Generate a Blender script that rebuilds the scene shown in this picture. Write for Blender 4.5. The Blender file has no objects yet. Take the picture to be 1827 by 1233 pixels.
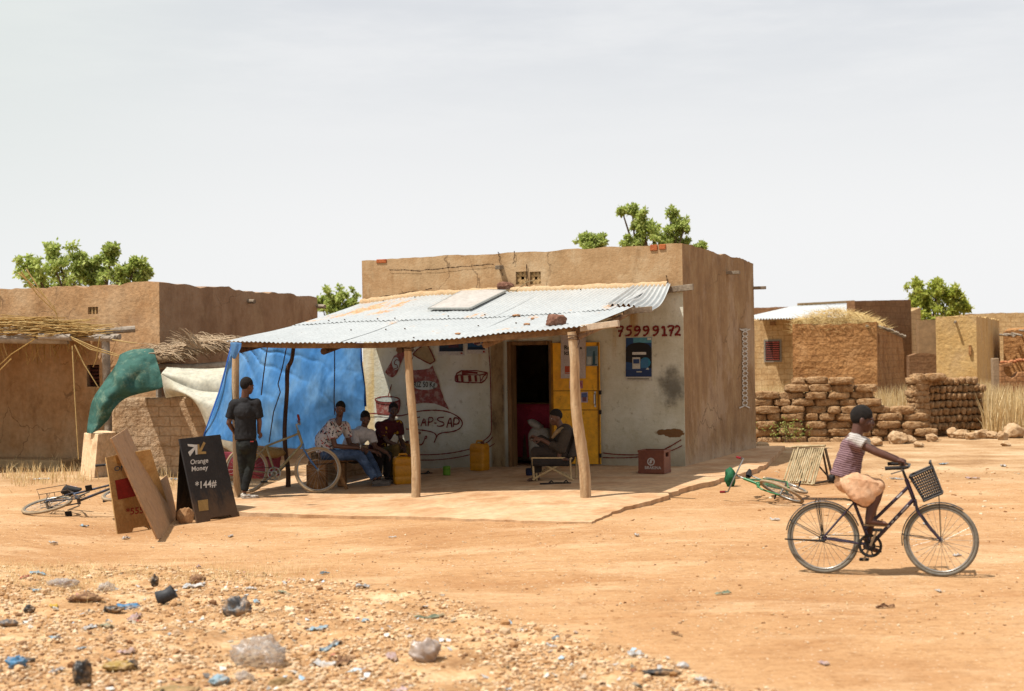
import bpy, bmesh, math, random
from mathutils import Vector, Matrix, noise
from mathutils.geometry import tessellate_polygon
sc = bpy.context.scene
COL = sc.collection
rnd = random.Random(7)
V = Vector
# ------------------------------------------------------------------ camera model (photo pixels 1827 x 1233)
F, CX, CY, H = 2537.0, 913.5, 616.5, 1.9
ROLL = math.radians(0.8); PITCH = math.atan((640 - 616.5) / F)
_w = V((0, math.cos(PITCH), math.sin(PITCH))); _u0 = V((0, -math.sin(PITCH), math.cos(PITCH))); _r0 = V((1, 0, 0))
_r = _r0 * math.cos(ROLL) - _u0 * math.sin(ROLL); _u = _r0 * math.sin(ROLL) + _u0 * math.cos(ROLL)
CAM = V((0, 0, H))
def ray(px, py): return _w + _r * ((px - CX) / F) + _u * ((CY - py) / F)
def D(px, py, Y):
    r = ray(px, py); return CAM + r * (Y / r.y)
def GZ(px, py, z=0.0):
    r = ray(px, py); return CAM + r * ((z - H) / r.z)
def PL(px, py, o, n):
    r = ray(px, py); return CAM + r * ((o - CAM).dot(n) / r.dot(n))
def PX(p):
    d = V(p) - CAM; w = d.dot(_w); return CX + F * d.dot(_r) / w, CY - F * d.dot(_u) / w
def sst(t): t = max(0.0, min(1.0, t)); return t * t * (3 - 2 * t)
def fbm(x, y, z=0.0, o=3):
    return noise.fractal(V((x, y, z)), 1.0, 2.0, o)
VB = []
def verge_y(x):
    if x <= VB[0][0]: return VB[0][1]
    for (x0, y0), (x1, y1) in zip(VB, VB[1:]):
        if x <= x1: return y0 + (y1 - y0) * (x - x0) / (x1 - x0)
    return VB[-1][1] - (x - VB[-1][0]) * .8
for q in [(0, 1000), (230, 1000), (420, 1008), (620, 1038), (860, 1085), (1080, 1150), (1300, 1233)]:
    p = GZ(*q); VB.append((p.x, p.y))
def vmask(x, y):
    return sst((verge_y(x) + .35 * fbm(x * .9, y * .9, 3) - y) / .9 + .5)
def gbase(x, y): return -.16 * sst((1.2 - x) / 4.2) * sst((y - 11) / 5) * sst((x + 6.6) / 2.2)
def ruts(x, y):
    s = 0
    for c, w, k in ((11.0 + .25 * math.sin(x * .22), .10, 1), (12.1 + .25 * math.sin(x * .22 + .1), .10, .9), (13.4 - .05 * x, .07, .6), (14.6 - .05 * x, .09, .7), (15.5 + .04 * x, .05, .5), (10.1 + .3 * math.sin(x * .3 + 1), .04, .8)):
        d = (y - c - .05 * fbm(x * .6, c)) / w
        if abs(d) < 3: s += k * math.exp(-d * d) * (.6 + .6 * fbm(x * .5, c, 4))
    return max(0, s)
def g(x, y):
    z = gbase(x, y)
    if y < 45:
        m = vmask(x, y)
        z += .012 * fbm(x * .35, y * .35) + m * (.03 + .035 * fbm(x * 1.1, y * 1.1, 5) + .026 * fbm(x * 4, y * 4, 9)) + (1 - m) * (.006 * fbm(x * 2.5, y * 3.5, 2) - (.016 * ruts(x, y) if 9 < y < 17 else 0))
    return z
def slabz(x, y): return gbase(x, y) + .03 + .045 * sst((y - 17.2) / 3.0)
def G(px, py, fn=None, dz=0.0):
    fn = fn or g; z = 0.0
    for _ in range(8):
        p = GZ(px, py, z + dz); z = fn(p.x, p.y)
    return V((p.x, p.y, z + dz))
# ------------------------------------------------------------------ colours / materials
def L1(c): c /= 255.0; return c / 12.92 if c <= .04045 else ((c + .055) / 1.055) ** 2.4
ALB = .76   # keeps painted-chip colours in the range of real surface albedos
def S(r, gg, b, k=1.0):
    k *= ALB; return (L1(r) * k, L1(gg) * k, L1(b) * k, 1)
def hx(h, k=1.0): return S(int(h[0:2], 16), int(h[2:4], 16), int(h[4:6], 16), k)
class N:
    def __init__(s, m): s.t = m.node_tree; s.t.nodes.clear()
    def n(s, ty, ins=None, **kw):
        nd = s.t.nodes.new(ty)
        for k, v in kw.items(): setattr(nd, k, v)
        for k, v in (ins or {}).items():
            if isinstance(v, bpy.types.NodeSocket): s.t.links.new(v, nd.inputs[k])
            else: nd.inputs[k].default_value = v
        return nd
    def ramp(s, fac, stops):
        nd = s.n('ShaderNodeValToRGB', {'Fac': fac}); e = nd.color_ramp.elements
        while len(e) < len(stops): e.new(.5)
        for el, (p, c) in zip(e, stops): el.position = p; el.color = c if len(c) == 4 else (*c, 1)
        return nd.outputs['Color']
    def mix(s, f, a, b, mode='MIX'):
        nd = s.n('ShaderNodeMix', data_type='RGBA', blend_type=mode)
        for k, v in ((0, f), (6, a), (7, b)):
            if isinstance(v, bpy.types.NodeSocket): s.t.links.new(v, nd.inputs[k])
            else: nd.inputs[k].default_value = v
        return nd.outputs[2]
    def math(s, op, a, b=0.0, c=0.0):
        nd = s.n('ShaderNodeMath', operation=op)
        for k, v in ((0, a), (1, b), (2, c)):
            if isinstance(v, bpy.types.NodeSocket): s.t.links.new(v, nd.inputs[k])
            else: nd.inputs[k].default_value = v
        return nd.outputs[0]
    def noise(s, co, scale, detail=5, stretch=None, rough=.6):
        if stretch:
            mp = s.n('ShaderNodeMapping', {'Vector': co}); mp.inputs['Scale'].default_value = stretch; co = mp.outputs[0]
        return s.n('ShaderNodeTexNoise', {'Vector': co, 'Scale': scale, 'Detail': detail, 'Roughness': rough}).outputs['Fac']
    def sm(s, x, lo, hi):
        nd = s.n('ShaderNodeMapRange', {'Value': x, 'From Min': lo, 'From Max': hi}, interpolation_type='SMOOTHSTEP'); return nd.outputs[0]
def even(cols): return [(.3 + .4 * i / max(1, len(cols) - 1), c) for i, c in enumerate(cols)]
MATS = {}
def mat(name, cols, scale=4, rough=.85, bump=.25, bs=30, stretch=None, metal=0, spec=.25, island=False, trans=0, extra=None, tc='Object', var=.25, bd=.02, alpha=1):
    if name in MATS: return MATS[name]
    m = bpy.data.materials.new(name); m.use_nodes = True; n = N(m)
    co = n.n('ShaderNodeTexCoord').outputs[tc]
    if len(cols) == 1: cols = [cols[0], tuple(c * .8 for c in cols[0][:3]) + (1,)]
    if island:
        fac = n.n('ShaderNodeNewGeometry').outputs['Random Per Island']
        c = n.ramp(fac, [(i / (len(cols) - 1), q) for i, q in enumerate(cols)])
    else:
        c = n.ramp(n.noise(co, scale, 6, stretch), even(cols))
    if var:
        f2 = n.noise(co, scale * 7, 4, stretch)
        c = n.mix(1.0, c, n.ramp(f2, [(.3, (1 - var,) * 3), (.7, (1 + var * .4,) * 3)]), 'MULTIPLY')
    bsdf = n.n('ShaderNodeBsdfPrincipled', {'Roughness': rough, 'Metallic': metal, 'Specular IOR Level': spec})
    if extra: c = extra(n, c, co, bsdf) or c
    n.t.links.new(c, bsdf.inputs['Base Color'])
    if bump:
        b = n.n('ShaderNodeBump', {'Height': n.noise(co, bs, 5), 'Strength': bump, 'Distance': bd})
        n.t.links.new(b.outputs[0], bsdf.inputs['Normal'])
    out = n.n('ShaderNodeOutputMaterial'); sh = bsdf.outputs[0]
    if trans:
        tr = n.n('ShaderNodeBsdfTranslucent', {'Color': c})
        mx = n.n('ShaderNodeMixShader', {0: trans, 1: sh, 2: tr.outputs[0]}); sh = mx.outputs[0]
    if alpha < 1:
        tp = n.n('ShaderNodeBsdfTransparent'); mx = n.n('ShaderNodeMixShader', {0: alpha, 1: tp.outputs[0], 2: sh}); sh = mx.outputs[0]
    n.t.links.new(sh, out.inputs[0])
    MATS[name] = m; return m
# ------------------------------------------------------------------ objects
WM = {}
def thing(name, label, cat, loc=(0, 0, 0), rotz=0, group=None, mtx=None):
    o = bpy.data.objects.new(name, None); COL.objects.link(o); o.empty_display_size = .1
    M = mtx if mtx is not None else Matrix.Translation(V(loc)) @ Matrix.Rotation(rotz, 4, 'Z')
    o.matrix_world = M; o.rotation_mode = 'XYZ'; WM[o.name] = M.copy()
    o['label'] = label; o['category'] = cat
    if group: o['group'] = group
    return o
def tag(o, label, cat, group=None):
    o['label'] = label; o['category'] = cat
    if group: o['group'] = group
    return o
class MB:
    def __init__(s): s.v = []; s.f = []; s.mi = []; s.cur = 0
    def add(s, vs, fs):
        b = len(s.v); s.v += [tuple(v) for v in vs]; s.f += [tuple(i + b for i in f) for f in fs]; s.mi += [s.cur] * len(fs); return s
    def box(s, c, d, R=None):
        c = V(c); hx_, hy, hz = d[0] / 2, d[1] / 2, d[2] / 2
        vs = [V((x, y, z)) for x in (-hx_, hx_) for y in (-hy, hy) for z in (-hz, hz)]
        if R is not None: vs = [R @ v for v in vs]
        return s.add([c + v for v in vs], [(0, 1, 3, 2), (4, 6, 7, 5), (0, 4, 5, 1), (2, 3, 7, 6), (0, 2, 6, 4), (1, 5, 7, 3)])
    def bar(s, a, b, w, t, up=(0, 0, 1)):
        a, b = V(a), V(b); x = (b - a); l = x.length; x.normalize(); y = V(up).cross(x)
        if y.length < 1e-4: y = V((0, 1, 0)).cross(x)
        y.normalize(); z = x.cross(y); return s.box((a + b) / 2, (l, w, t), Matrix((x, y, z)).transposed())
    def tube(s, pts, rad, seg=8, caps=True, jit=0, sq=1.0):
        pts = [V(p) for p in pts]; n = len(pts)
        if not hasattr(rad, '__len__'): rad = [rad] * n
        vs = []; prev = None
        for i, p in enumerate(pts):
            t = (pts[min(i + 1, n - 1)] - pts[max(i - 1, 0)]); t.normalize()
            if prev is None:
                a = t.cross(V((0, 0, 1)))
                if a.length < .05: a = t.cross(V((0, 1, 0)))
            else: a = prev - t * prev.dot(t)
            a.normalize(); prev = a; b = t.cross(a)
            for k in range(seg):
                th = 2 * math.pi * k / seg; r = rad[i] * (1 + (rnd.uniform(-jit, jit) if jit else 0))
                vs.append(p + a * math.cos(th) * r + b * math.sin(th) * r * sq)
        fs = [(i * seg + k, i * seg + (k + 1) % seg, (i + 1) * seg + (k + 1) % seg, (i + 1) * seg + k) for i in range(n - 1) for k in range(seg)]
        if caps: fs += [tuple(range(seg))[::-1], tuple(range((n - 1) * seg, n * seg))]
        return s.add(vs, fs)
    def ring(s, c, ax, R, r, seg=40, ms=8, a0=0, a1=2 * math.pi, ref=None):
        ax = V(ax).normalized(); u = (V(ref) - ax * V(ref).dot(ax)) if ref else ax.orthogonal(); u.normalize(); w = ax.cross(u); c = V(c)
        full = abs(a1 - a0) > 6.28
        n = seg if full else seg + 1; vs = []; fs = []
        for i in range(n):
            a = a0 + (a1 - a0) * i / seg; d = u * math.cos(a) + w * math.sin(a)
            for k in range(ms):
                b = 2 * math.pi * k / ms; vs.append(c + d * (R + (r if not hasattr(r, '__len__') else r[0]) * math.cos(b)) + ax * ((r if not hasattr(r, '__len__') else r[1]) * math.sin(b)))
        for i in range(seg):
            j = (i + 1) % n
            for k in range(ms): fs.append((i * ms + k, i * ms + (k + 1) % ms, j * ms + (k + 1) % ms, j * ms + k))
        if not full: fs += [tuple(range(ms)), tuple(range((n - 1) * ms, n * ms))[::-1]]
        return s.add(vs, fs)
    def cyl(s, a, b, r0, r1=None, seg=16): return s.tube([a, b], [r0, r0 if r1 is None else r1], seg)
    def grid(s, fn, nu, nv, thick=0):
        vs = [fn(i / nu, j / nv) for j in range(nv + 1) for i in range(nu + 1)]
        fs = [(j * (nu + 1) + i, j * (nu + 1) + i + 1, (j + 1) * (nu + 1) + i + 1, (j + 1) * (nu + 1) + i) for j in range(nv) for i in range(nu)]
        return s.add(vs, fs)
    def prism(s, poly, n, t):
        """poly: list of 3-D points (planar), extruded by vector n*t"""
        n = V(n).normalized() * t; k = len(poly); vs = [V(p) for p in poly] + [V(p) + n for p in poly]
        tri = tessellate_polygon([[V(p) for p in poly]])
        fs = [tuple(q) for q in tri] + [tuple(i + k for i in q)[::-1] for q in tri] + [(i, (i + 1) % k, (i + 1) % k + k, i + k) for i in range(k)]
        return s.add(vs, fs)
    def blob(s, c, d, seed=0, amp=.18, fr=1.6, sub=2, R=None, sq=0, cuts=0):
        rc = random.Random(seed * 7 + 1); pl_ = [(V((rc.gauss(0, 1), rc.gauss(0, 1), rc.gauss(0, 1))).normalized(), rc.uniform(.62, .85)) for _ in range(cuts)]
        bm = bmesh.new(); bmesh.ops.create_icosphere(bm, subdivisions=sub, radius=1.0); c = V(c); vs = []
        for v in bm.verts:
            p = v.co.normalized()
            if sq: p = V([math.copysign(abs(q) ** (1 - sq), q) for q in p])
            for pn, pd in pl_:
                e_ = p.dot(pn) - pd
                if e_ > 0: p = p - pn * e_
            k = 1 + amp * noise.noise(p * fr + V((seed * 3.7, seed * 1.3, seed))) + amp * .5 * noise.noise(p * fr * 2.7 + V((seed, 0, seed * 2.1))) + amp * .28 * noise.noise(p * fr * 6.1 + V((0, seed, seed * 1.7)))
            p = V((p.x * d[0] * k, p.y * d[1] * k, p.z * d[2] * k)); vs.append(c + (R @ p if R is not None else p))
        fs = [tuple(v.index for v in f.verts) for f in bm.faces]; bm.free(); return s.add(vs, fs)
    def ell(s, c, d, R=None, u=16, w=10):
        c = V(c); vs = []; fs = []
        for j in range(w + 1):
            ph = math.pi * j / w
            for i in range(u):
                th = 2 * math.pi * i / u; p = V((d[0] * math.sin(ph) * math.cos(th), d[1] * math.sin(ph) * math.sin(th), d[2] * math.cos(ph)))
                vs.append(c + (R @ p if R is not None else p))
        for j in range(w):
            for i in range(u): fs.append((j * u + i, (j + 1) * u + i, (j + 1) * u + (i + 1) % u, j * u + (i + 1) % u))
        return s.add(vs, fs)
    def xf(s, M): s.v = [tuple(M @ V(v)) for v in s.v]; return s
    def mesh(s, name):
        me = bpy.data.meshes.new(name); me.from_pydata(s.v, [], s.f); me.validate(); me.update(); return me
    def build(s, name, m, parent=None, smooth=False, bevel=0, local=False, solid=0, subsurf=0, label=None, weld=False):
        me = s.mesh(name); ms = m if isinstance(m, (list, tuple)) else [m]
        for q in ms: me.materials.append(q)
        if len(ms) > 1 and len(me.polygons) == len(s.mi): me.polygons.foreach_set('material_index', s.mi)
        return link(name, me, parent, smooth, bevel, local, solid, subsurf, label, weld)
def link(name, me, parent=None, smooth=False, bevel=0, local=False, solid=0, subsurf=0, label=None, weld=False):
    bm = bmesh.new(); bm.from_mesh(me)
    if weld: bmesh.ops.remove_doubles(bm, verts=bm.verts, dist=1e-5)
    bmesh.ops.recalc_face_normals(bm, faces=bm.faces)
    if smooth:
        for f in bm.faces: f.smooth = True
        if smooth != 'all':
            for e in bm.edges:
                if len(e.link_faces) == 2 and e.calc_face_angle(0) > math.radians(40): e.smooth = False
    bm.to_mesh(me); bm.free()
    o = bpy.data.objects.new(name, me); COL.objects.link(o)
    if parent is not None:
        M = WM[parent.name]; WM[o.name] = M.copy(); o.parent = parent
        if not local: me.transform(M.inverted())
    else: WM[o.name] = Matrix.Identity(4)
    if bevel:
        b = o.modifiers.new('bevel', 'BEVEL'); b.width = bevel; b.segments = 2; b.limit_method = 'ANGLE'; b.angle_limit = math.radians(50)
    if solid:
        b = o.modifiers.new('solid', 'SOLIDIFY'); b.thickness = solid; b.offset = 0
    if subsurf:
        b = o.modifiers.new('sub', 'SUBSURF'); b.levels = subsurf; b.render_levels = subsurf
    if label: o['label'] = label
    return o
def rebase(o):
    """move a top-level mesh's origin to the middle of its base"""
    me = o.data; xs = [v.co for v in me.vertices]
    c = V((sum(v.x for v in xs) / len(xs), sum(v.y for v in xs) / len(xs), min(v.z for v in xs)))
    me.transform(Matrix.Translation(-c)); o.location = c; WM[o.name] = Matrix.Translation(c); return o
def dup(root, M, label=None):
    def cp(o, par):
        c = o.copy(); COL.objects.link(c)
        if par is not None: c.parent = par
        for ch in o.children: cp(ch, c)
        return c
    r = cp(root, None); r.matrix_world = M; WM[r.name] = M.copy()
    if label: r['label'] = label
    return r
def text_mb(mb, body, o, ux, uz, h, bold=0, align='LEFT', depth=.0015, wscale=1.0, fit=0):
    """flat lettering in the plane (ux,uz) with lower left at o, letter height h"""
    cu = bpy.data.curves.new('t', 'FONT'); cu.body = body; cu.size = 1; cu.offset = bold; cu.align_x = align; cu.resolution_u = 3
    ob = bpy.data.objects.new('t', cu); COL.objects.link(ob); dg = bpy.context.evaluated_depsgraph_get()
    me = bpy.data.meshes.new_from_object(ob.evaluated_get(dg)); k = h / .7
    o, ux, uz = V(o), V(ux).normalized(), V(uz).normalized()
    if fit: wscale = fit / (k * max(v.co.x for v in me.vertices))
    vs = [o + ux * v.co.x * k * wscale + uz * v.co.y * k for v in me.vertices]; fs = [tuple(p.vertices) for p in me.polygons]
    mb.add(vs, fs); bpy.data.objects.remove(ob); bpy.data.curves.remove(cu); bpy.data.meshes.remove(me)
def remesh(mb, vox, smooth=2, wr=None):
    """voxel-fuse closed pieces into one continuous skin"""
    me = mb.mesh('tmp'); bm = bmesh.new(); bm.from_mesh(me)
    bmesh.ops.recalc_face_normals(bm, faces=bm.faces); bm.to_mesh(me); bm.free()
    ob = bpy.data.objects.new('tmp', me); COL.objects.link(ob)
    r = ob.modifiers.new('r', 'REMESH'); r.mode = 'VOXEL'; r.voxel_size = vox
    if smooth:
        q = ob.modifiers.new('s', 'SMOOTH'); q.factor = .5; q.iterations = smooth
    dg = bpy.context.evaluated_depsgraph_get(); out = bpy.data.meshes.new_from_object(ob.evaluated_get(dg))
    bpy.data.objects.remove(ob); bpy.data.meshes.remove(me)
    if wr:
        for v in out.vertices: v.co = v.co + v.normal * wr(v.co)
    return out
def mudfx(n, c, co, dark, pale, k=1.0, z0=-.1):
    """patched plaster, rain streaks, splash along the foot and fine cracks"""
    s = n.n('ShaderNodeSeparateXYZ', {0: co})
    p1 = n.sm(n.noise(co, .7, 8, None, .65), .50, .60); p2 = n.sm(n.noise(co, 1.9, 8, (1, 1, .6), .7), .55, .66)
    c = n.mix(n.math('MULTIPLY', p1, .28 * k), c, pale); c = n.mix(n.math('MULTIPLY', p2, .40 * k), c, dark)
    st = n.sm(n.noise(co, 4.5, 7, (1, 1, .20), .7), .52, .68); c = n.mix(n.math('MULTIPLY', st, .30 * k), c, dark)
    st = n.sm(n.noise(co, 7.5, 7, (1, 1, .22), .7), .56, .68); c = n.mix(n.math('MULTIPLY', st, .30 * k), c, pale)
    foot = n.sm(n.math('ADD', s.outputs[2], n.math('MULTIPLY', n.math('SUBTRACT', n.noise(co, 3, 7, None, .7), .5), .8)), z0 + .55, z0 + .1); c = n.mix(n.math('MULTIPLY', foot, .45 * k), c, pale)
    wv = n.n('ShaderNodeVectorMath', {0: co, 1: n.n('ShaderNodeVectorMath', {0: n.n('ShaderNodeTexNoise', {'Vector': co, 'Scale': 2.5, 'Detail': 6.0}).outputs['Color'], 3: .5}, operation='SCALE').outputs[0]}, operation='ADD').outputs[0]
    v = n.n('ShaderNodeTexVoronoi', {'Vector': wv, 'Scale': .9}, feature='DISTANCE_TO_EDGE').outputs['Distance']
    cr = n.math('MULTIPLY', n.sm(v, .012, .004), n.sm(n.noise(co, .8, 3), .48, .58)); return n.mix(n.math('MULTIPLY', cr, .6 * k), c, hx('4A3422', .8))
# the two building frames are parallel: front walls run from back left to front right
TH = math.radians(23.0)
def frame(o): return Matrix.Translation(V(o)) @ Matrix.Rotation(-TH, 4, 'Z')
# ------------------------------------------------------------------ camera, sky, sun
cam = bpy.data.cameras.new('camera'); co_ = bpy.data.objects.new('camera', cam); COL.objects.link(co_)
cam.sensor_width = 36; cam.lens = F * 36 / 1827; cam.clip_end = 5000; cam.clip_start = .1
R3 = Matrix((_r, _u, -_w)).transposed(); co_.matrix_world = Matrix.Translation(CAM) @ R3.to_4x4()
cam.dof.use_dof = True; cam.dof.focus_distance = 20.0; cam.dof.aperture_fstop = 2.1
sc.camera = co_
SUN_EL = math.radians(64); sun_dir = V((-.90, -.43, 0)).normalized() * math.cos(SUN_EL) + V((0, 0, math.sin(SUN_EL)))
sl = bpy.data.lights.new('sun', 'SUN'); sl.energy = 5.0; sl.angle = math.radians(.6); sl.color = (1, .965, .91)
so = bpy.data.objects.new('sun', sl); COL.objects.link(so); so.rotation_mode = 'QUATERNION'; so.rotation_quaternion = sun_dir.to_track_quat('Z', 'Y'); so.location = (0, 0, 30)
wd = bpy.data.worlds.new('World'); sc.world = wd; wd.use_nodes = True; n = N(wd)
sky = n.n('ShaderNodeTexSky', sky_type='NISHITA'); sky.sun_disc = False; sky.sun_elevation = SUN_EL
sky.sun_rotation = math.atan2(sun_dir.x, sun_dir.y); sky.dust_density = 4.0; sky.air_density = 1.0; sky.ozone_density = 1.0
co = n.n('ShaderNodeTexCoord').outputs['Generated']
sep = n.n('ShaderNodeSeparateXYZ', {0: co})
# milky harmattan haze: thick to the horizon, torn by thin cloud higher up
hz = n.sm(sep.outputs[2], .27, .07)
cl = n.noise(co, 5.5, 8, (1, 1, 5.5), .62)
cl2 = n.sm(cl, .34, .70)
f = n.math('MULTIPLY_ADD', hz, .27, .71)
f = n.math('MULTIPLY_ADD', cl2, n.math('MULTIPLY', n.sm(sep.outputs[2], .12, .24), .13), f)
f = n.math('MINIMUM', f, 1.0)
c = n.mix(f, sky.outputs[0], (8.0, 8.03, 8.06, 1))
c = n.mix(n.math('MULTIPLY', n.sm(sep.outputs[0], -.10, -.42), n.sm(sep.outputs[2], -.05, .26)), c, (6.7, 7.1, 6.9, 1))
bg = n.n('ShaderNodeBackground', {'Color': c, 'Strength': .081}); ow = n.n('ShaderNodeOutputWorld', {0: bg.outputs[0]})
sc.view_settings.view_transform = 'Standard'; sc.view_settings.look = 'None'; sc.view_settings.exposure = .50; sc.view_settings.gamma = 1
sc.cycles.max_bounces = 8; sc.cycles.diffuse_bounces = 5; sc.cycles.glossy_bounces = 3; sc.cycles.transparent_max_bounces = 16
sc.cycles.use_denoising = True; sc.cycles.sample_clamp_indirect = 6
# ------------------------------------------------------------------ ground
def axis(lo, hi, a, b, fine, grow=1.25):
    xs = []; x = a
    while x <= b: xs.append(x); x += fine
    s = fine
    while xs[-1] < hi: s *= grow; xs.append(xs[-1] + s)
    s = fine
    while xs[0] > lo: s *= grow; xs.insert(0, xs[0] - s)
    return xs
xs = axis(-900, 900, -5.6, 5.6, .035, 1.09); ys = axis(-60, 2500, 6.8, 14.2, .035, 1.06)
nx = len(xs); vs = [(x, y, g(x, y)) for y in ys for x in xs]
mb = MB(); mb.add(vs, [(j * nx + i, j * nx + i + 1, (j + 1) * nx + i + 1, (j + 1) * nx + i) for j in range(len(ys) - 1) for i in range(nx - 1)])
def ground_mat():
    m = bpy.data.materials.new('laterite'); m.use_nodes = True; n = N(m)
    co = n.n('ShaderNodeTexCoord').outputs['Object']
    at = n.n('ShaderNodeAttribute', attribute_name='zone'); sp = n.n('ShaderNodeSeparateColor', {0: at.outputs['Color']})
    big = n.noise(co, .35, 6); mid = n.noise(co, 2.2, 8, (1, 1, 1), .7); fine = n.noise(co, 26, 6, None, .75); grit = n.noise(co, 90, 3)
    road = n.ramp(big, [(.35, hx('B5865A', .86)), (.52, hx('C3976A', .88)), (.68, hx('CCA47A', .88))])
    road = n.mix(n.sm(n.noise(co, .9, 8, (.6, 1.2, 1)), .50, .66), road, n.mix(.6, road, hx('D9B48A', .88)))
    verge = n.ramp(mid, [(.32, hx('9C744E', .86)), (.5, hx('C4996C', .93)), (.68, hx('DCBE96', 1.0))])
    yard = n.ramp(n.noise(co, .8, 7), [(.35, hx('A67F58', .85)), (.5, hx('BE986E', .88)), (.66, hx('D0B28C', .92))])
    c = n.mix(sp.outputs[1], road, yard); c = n.mix(sp.outputs[0], c, verge)
    c = n.mix(1.0, c, n.ramp(fine, [(.32, (.70, .64, .58)), (.47, (1, 1, 1)), (.62, (1.05, 1.05, 1.05))]), 'MULTIPLY')
    c = n.mix(1.0, c, n.ramp(n.noise(co, 9, 9, (.7, 1.3, 1), .82), [(.36, (.72, .66, .60)), (.47, (1, 1, 1)), (.60, (1.10, 1.12, 1.15))]), 'MULTIPLY')
    c = n.mix(n.math('MULTIPLY', n.sm(grit, .64, .70), .55), c, hx('8A5A33', .8))
    c = n.mix(n.math('MULTIPLY', n.sm(n.noise(co, 34, 2), .67, .70), .7), c, hx('F0DFC4', .95))
    wh = n.noise(co, 2.6, 9, (.55, 1.7, 1), .75)                      # tyre and foot scuffs along the track
    c = n.mix(n.math('MULTIPLY', n.math('SUBTRACT', 1.0, sp.outputs[0]), .8), c, n.mix(1.0, c, n.ramp(wh, [(.34, (.90, .86, .82)), (.48, (1, 1, 1)), (.64, (1.02, 1.03, 1.04))]), 'MULTIPLY'))
    c = n.mix(n.math('MULTIPLY', sp.outputs[2], .32), c, hx('A2683A', .85))
    b = n.n('ShaderNodeBump', {'Height': n.math('MULTIPLY_ADD', fine, .5, n.math('MULTIPLY_ADD', n.noise(co, 9, 3), .5, mid)), 'Strength': .6, 'Distance': .03})
    bs = n.n('ShaderNodeBsdfPrincipled', {'Base Color': c, 'Roughness': .95, 'Specular IOR Level': .1, 'Normal': b.outputs[0]})
    n.n('ShaderNodeOutputMaterial', {0: bs.outputs[0]}); return m
gr = mb.build('ground', ground_mat(), None, smooth='all'); gr['kind'] = 'structure'
ca = gr.data.color_attributes.new('zone', 'FLOAT_COLOR', 'POINT')
buf = []
for v in gr.data.vertices:
    x, y = v.co.x, v.co.y
    ya = sst((y - (22.6 - .9 * max(0, x - 4)) + 1.6 * fbm(x * .3, y * .3, 8)) / 4) if x > 1 else sst((y - 21.3 + .8 * fbm(x * .4, y * .4, 8)) / 2.5)
    buf += [vmask(x, y), ya, (ruts(x, y) * (1 - vmask(x, y)) if 9 < y < 17 and abs(x) < 14 else 0), 1]
ca.data.foreach_set('color', buf)
# porch floor: a thin cement slab with a ragged lip
pts_px = [(372, 905), (430, 914), (520, 917), (640, 920), (760, 922), (880, 927), (1000, 931), (1055, 931), (1092, 915), (1120, 903), (1165, 892), (1205, 876), (1250, 863), (1300, 850), (1345, 838), (1368, 828)]
edge = [G(a, b, slabz) for a, b in pts_px]
edge2 = []
for a, b in zip(edge, edge[1:]):
    k = max(2, int((b - a).length / .06))
    for i in range(k):
        p = a.lerp(b, i / k); nr = V((b.y - a.y, a.x - b.x, 0)).normalized()
        p = p + nr * (.07 * fbm(p.x * 2.2, p.y * 2.2, 4) + .02 * fbm(p.x * 5, p.y * 5, 7)); edge2.append(p)
C0 = V((2.84, 23.54, 0)); FR = frame(C0)
def SW(lx, ly, lz=0): return FR @ V((lx, ly, lz))
edge2 += [SW(.45, 5.6), SW(-6.6, 5.6), SW(-6.8, -1)]
cen = V((-1, 21.5, 0)); mb = MB(); K = 14; n_ = len(edge2); vs = []; fs = []
for j in range(K + 1):
    for p in edge2:
        q = cen.lerp(V((p.x, p.y, 0)), math.sqrt((j + .02) / (K + .02)))
        vs.append((q.x, q.y, slabz(q.x, q.y) + .006 * fbm(q.x * 1.2, q.y * 1.2, 1)))
for p in edge2:
    vs.append((p.x + .006 * fbm(p.x * 11, p.y * 11), p.y, g(p.x, p.y) - .05))
for j in range(K + 1):
    for i in range(n_): fs.append((j * n_ + i, j * n_ + (i + 1) % n_, (j + 1) * n_ + (i + 1) % n_, (j + 1) * n_ + i))
fs.append(tuple(range(n_)))
mb.add(vs, fs)
def slab_x(n, c, co, b):
    c = n.mix(n.math('MULTIPLY', n.sm(n.noise(co, 1.1, 8, None, .7), .5, .62), .55), c, hx('B98452', .8))
    return n.mix(n.math('MULTIPLY', n.sm(n.noise(co, 40, 3), .62, .7), .5), c, hx('9A7350', .8))
sb = mb.build('pavement', mat('cement_floor', [hx('C2946A', .93), hx('D2AA80', .95), hx('DAB892', .95)], 1.2, .9, .35, 22, extra=slab_x, bd=.02), None, smooth=True); sb['kind'] = 'structure'
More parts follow.
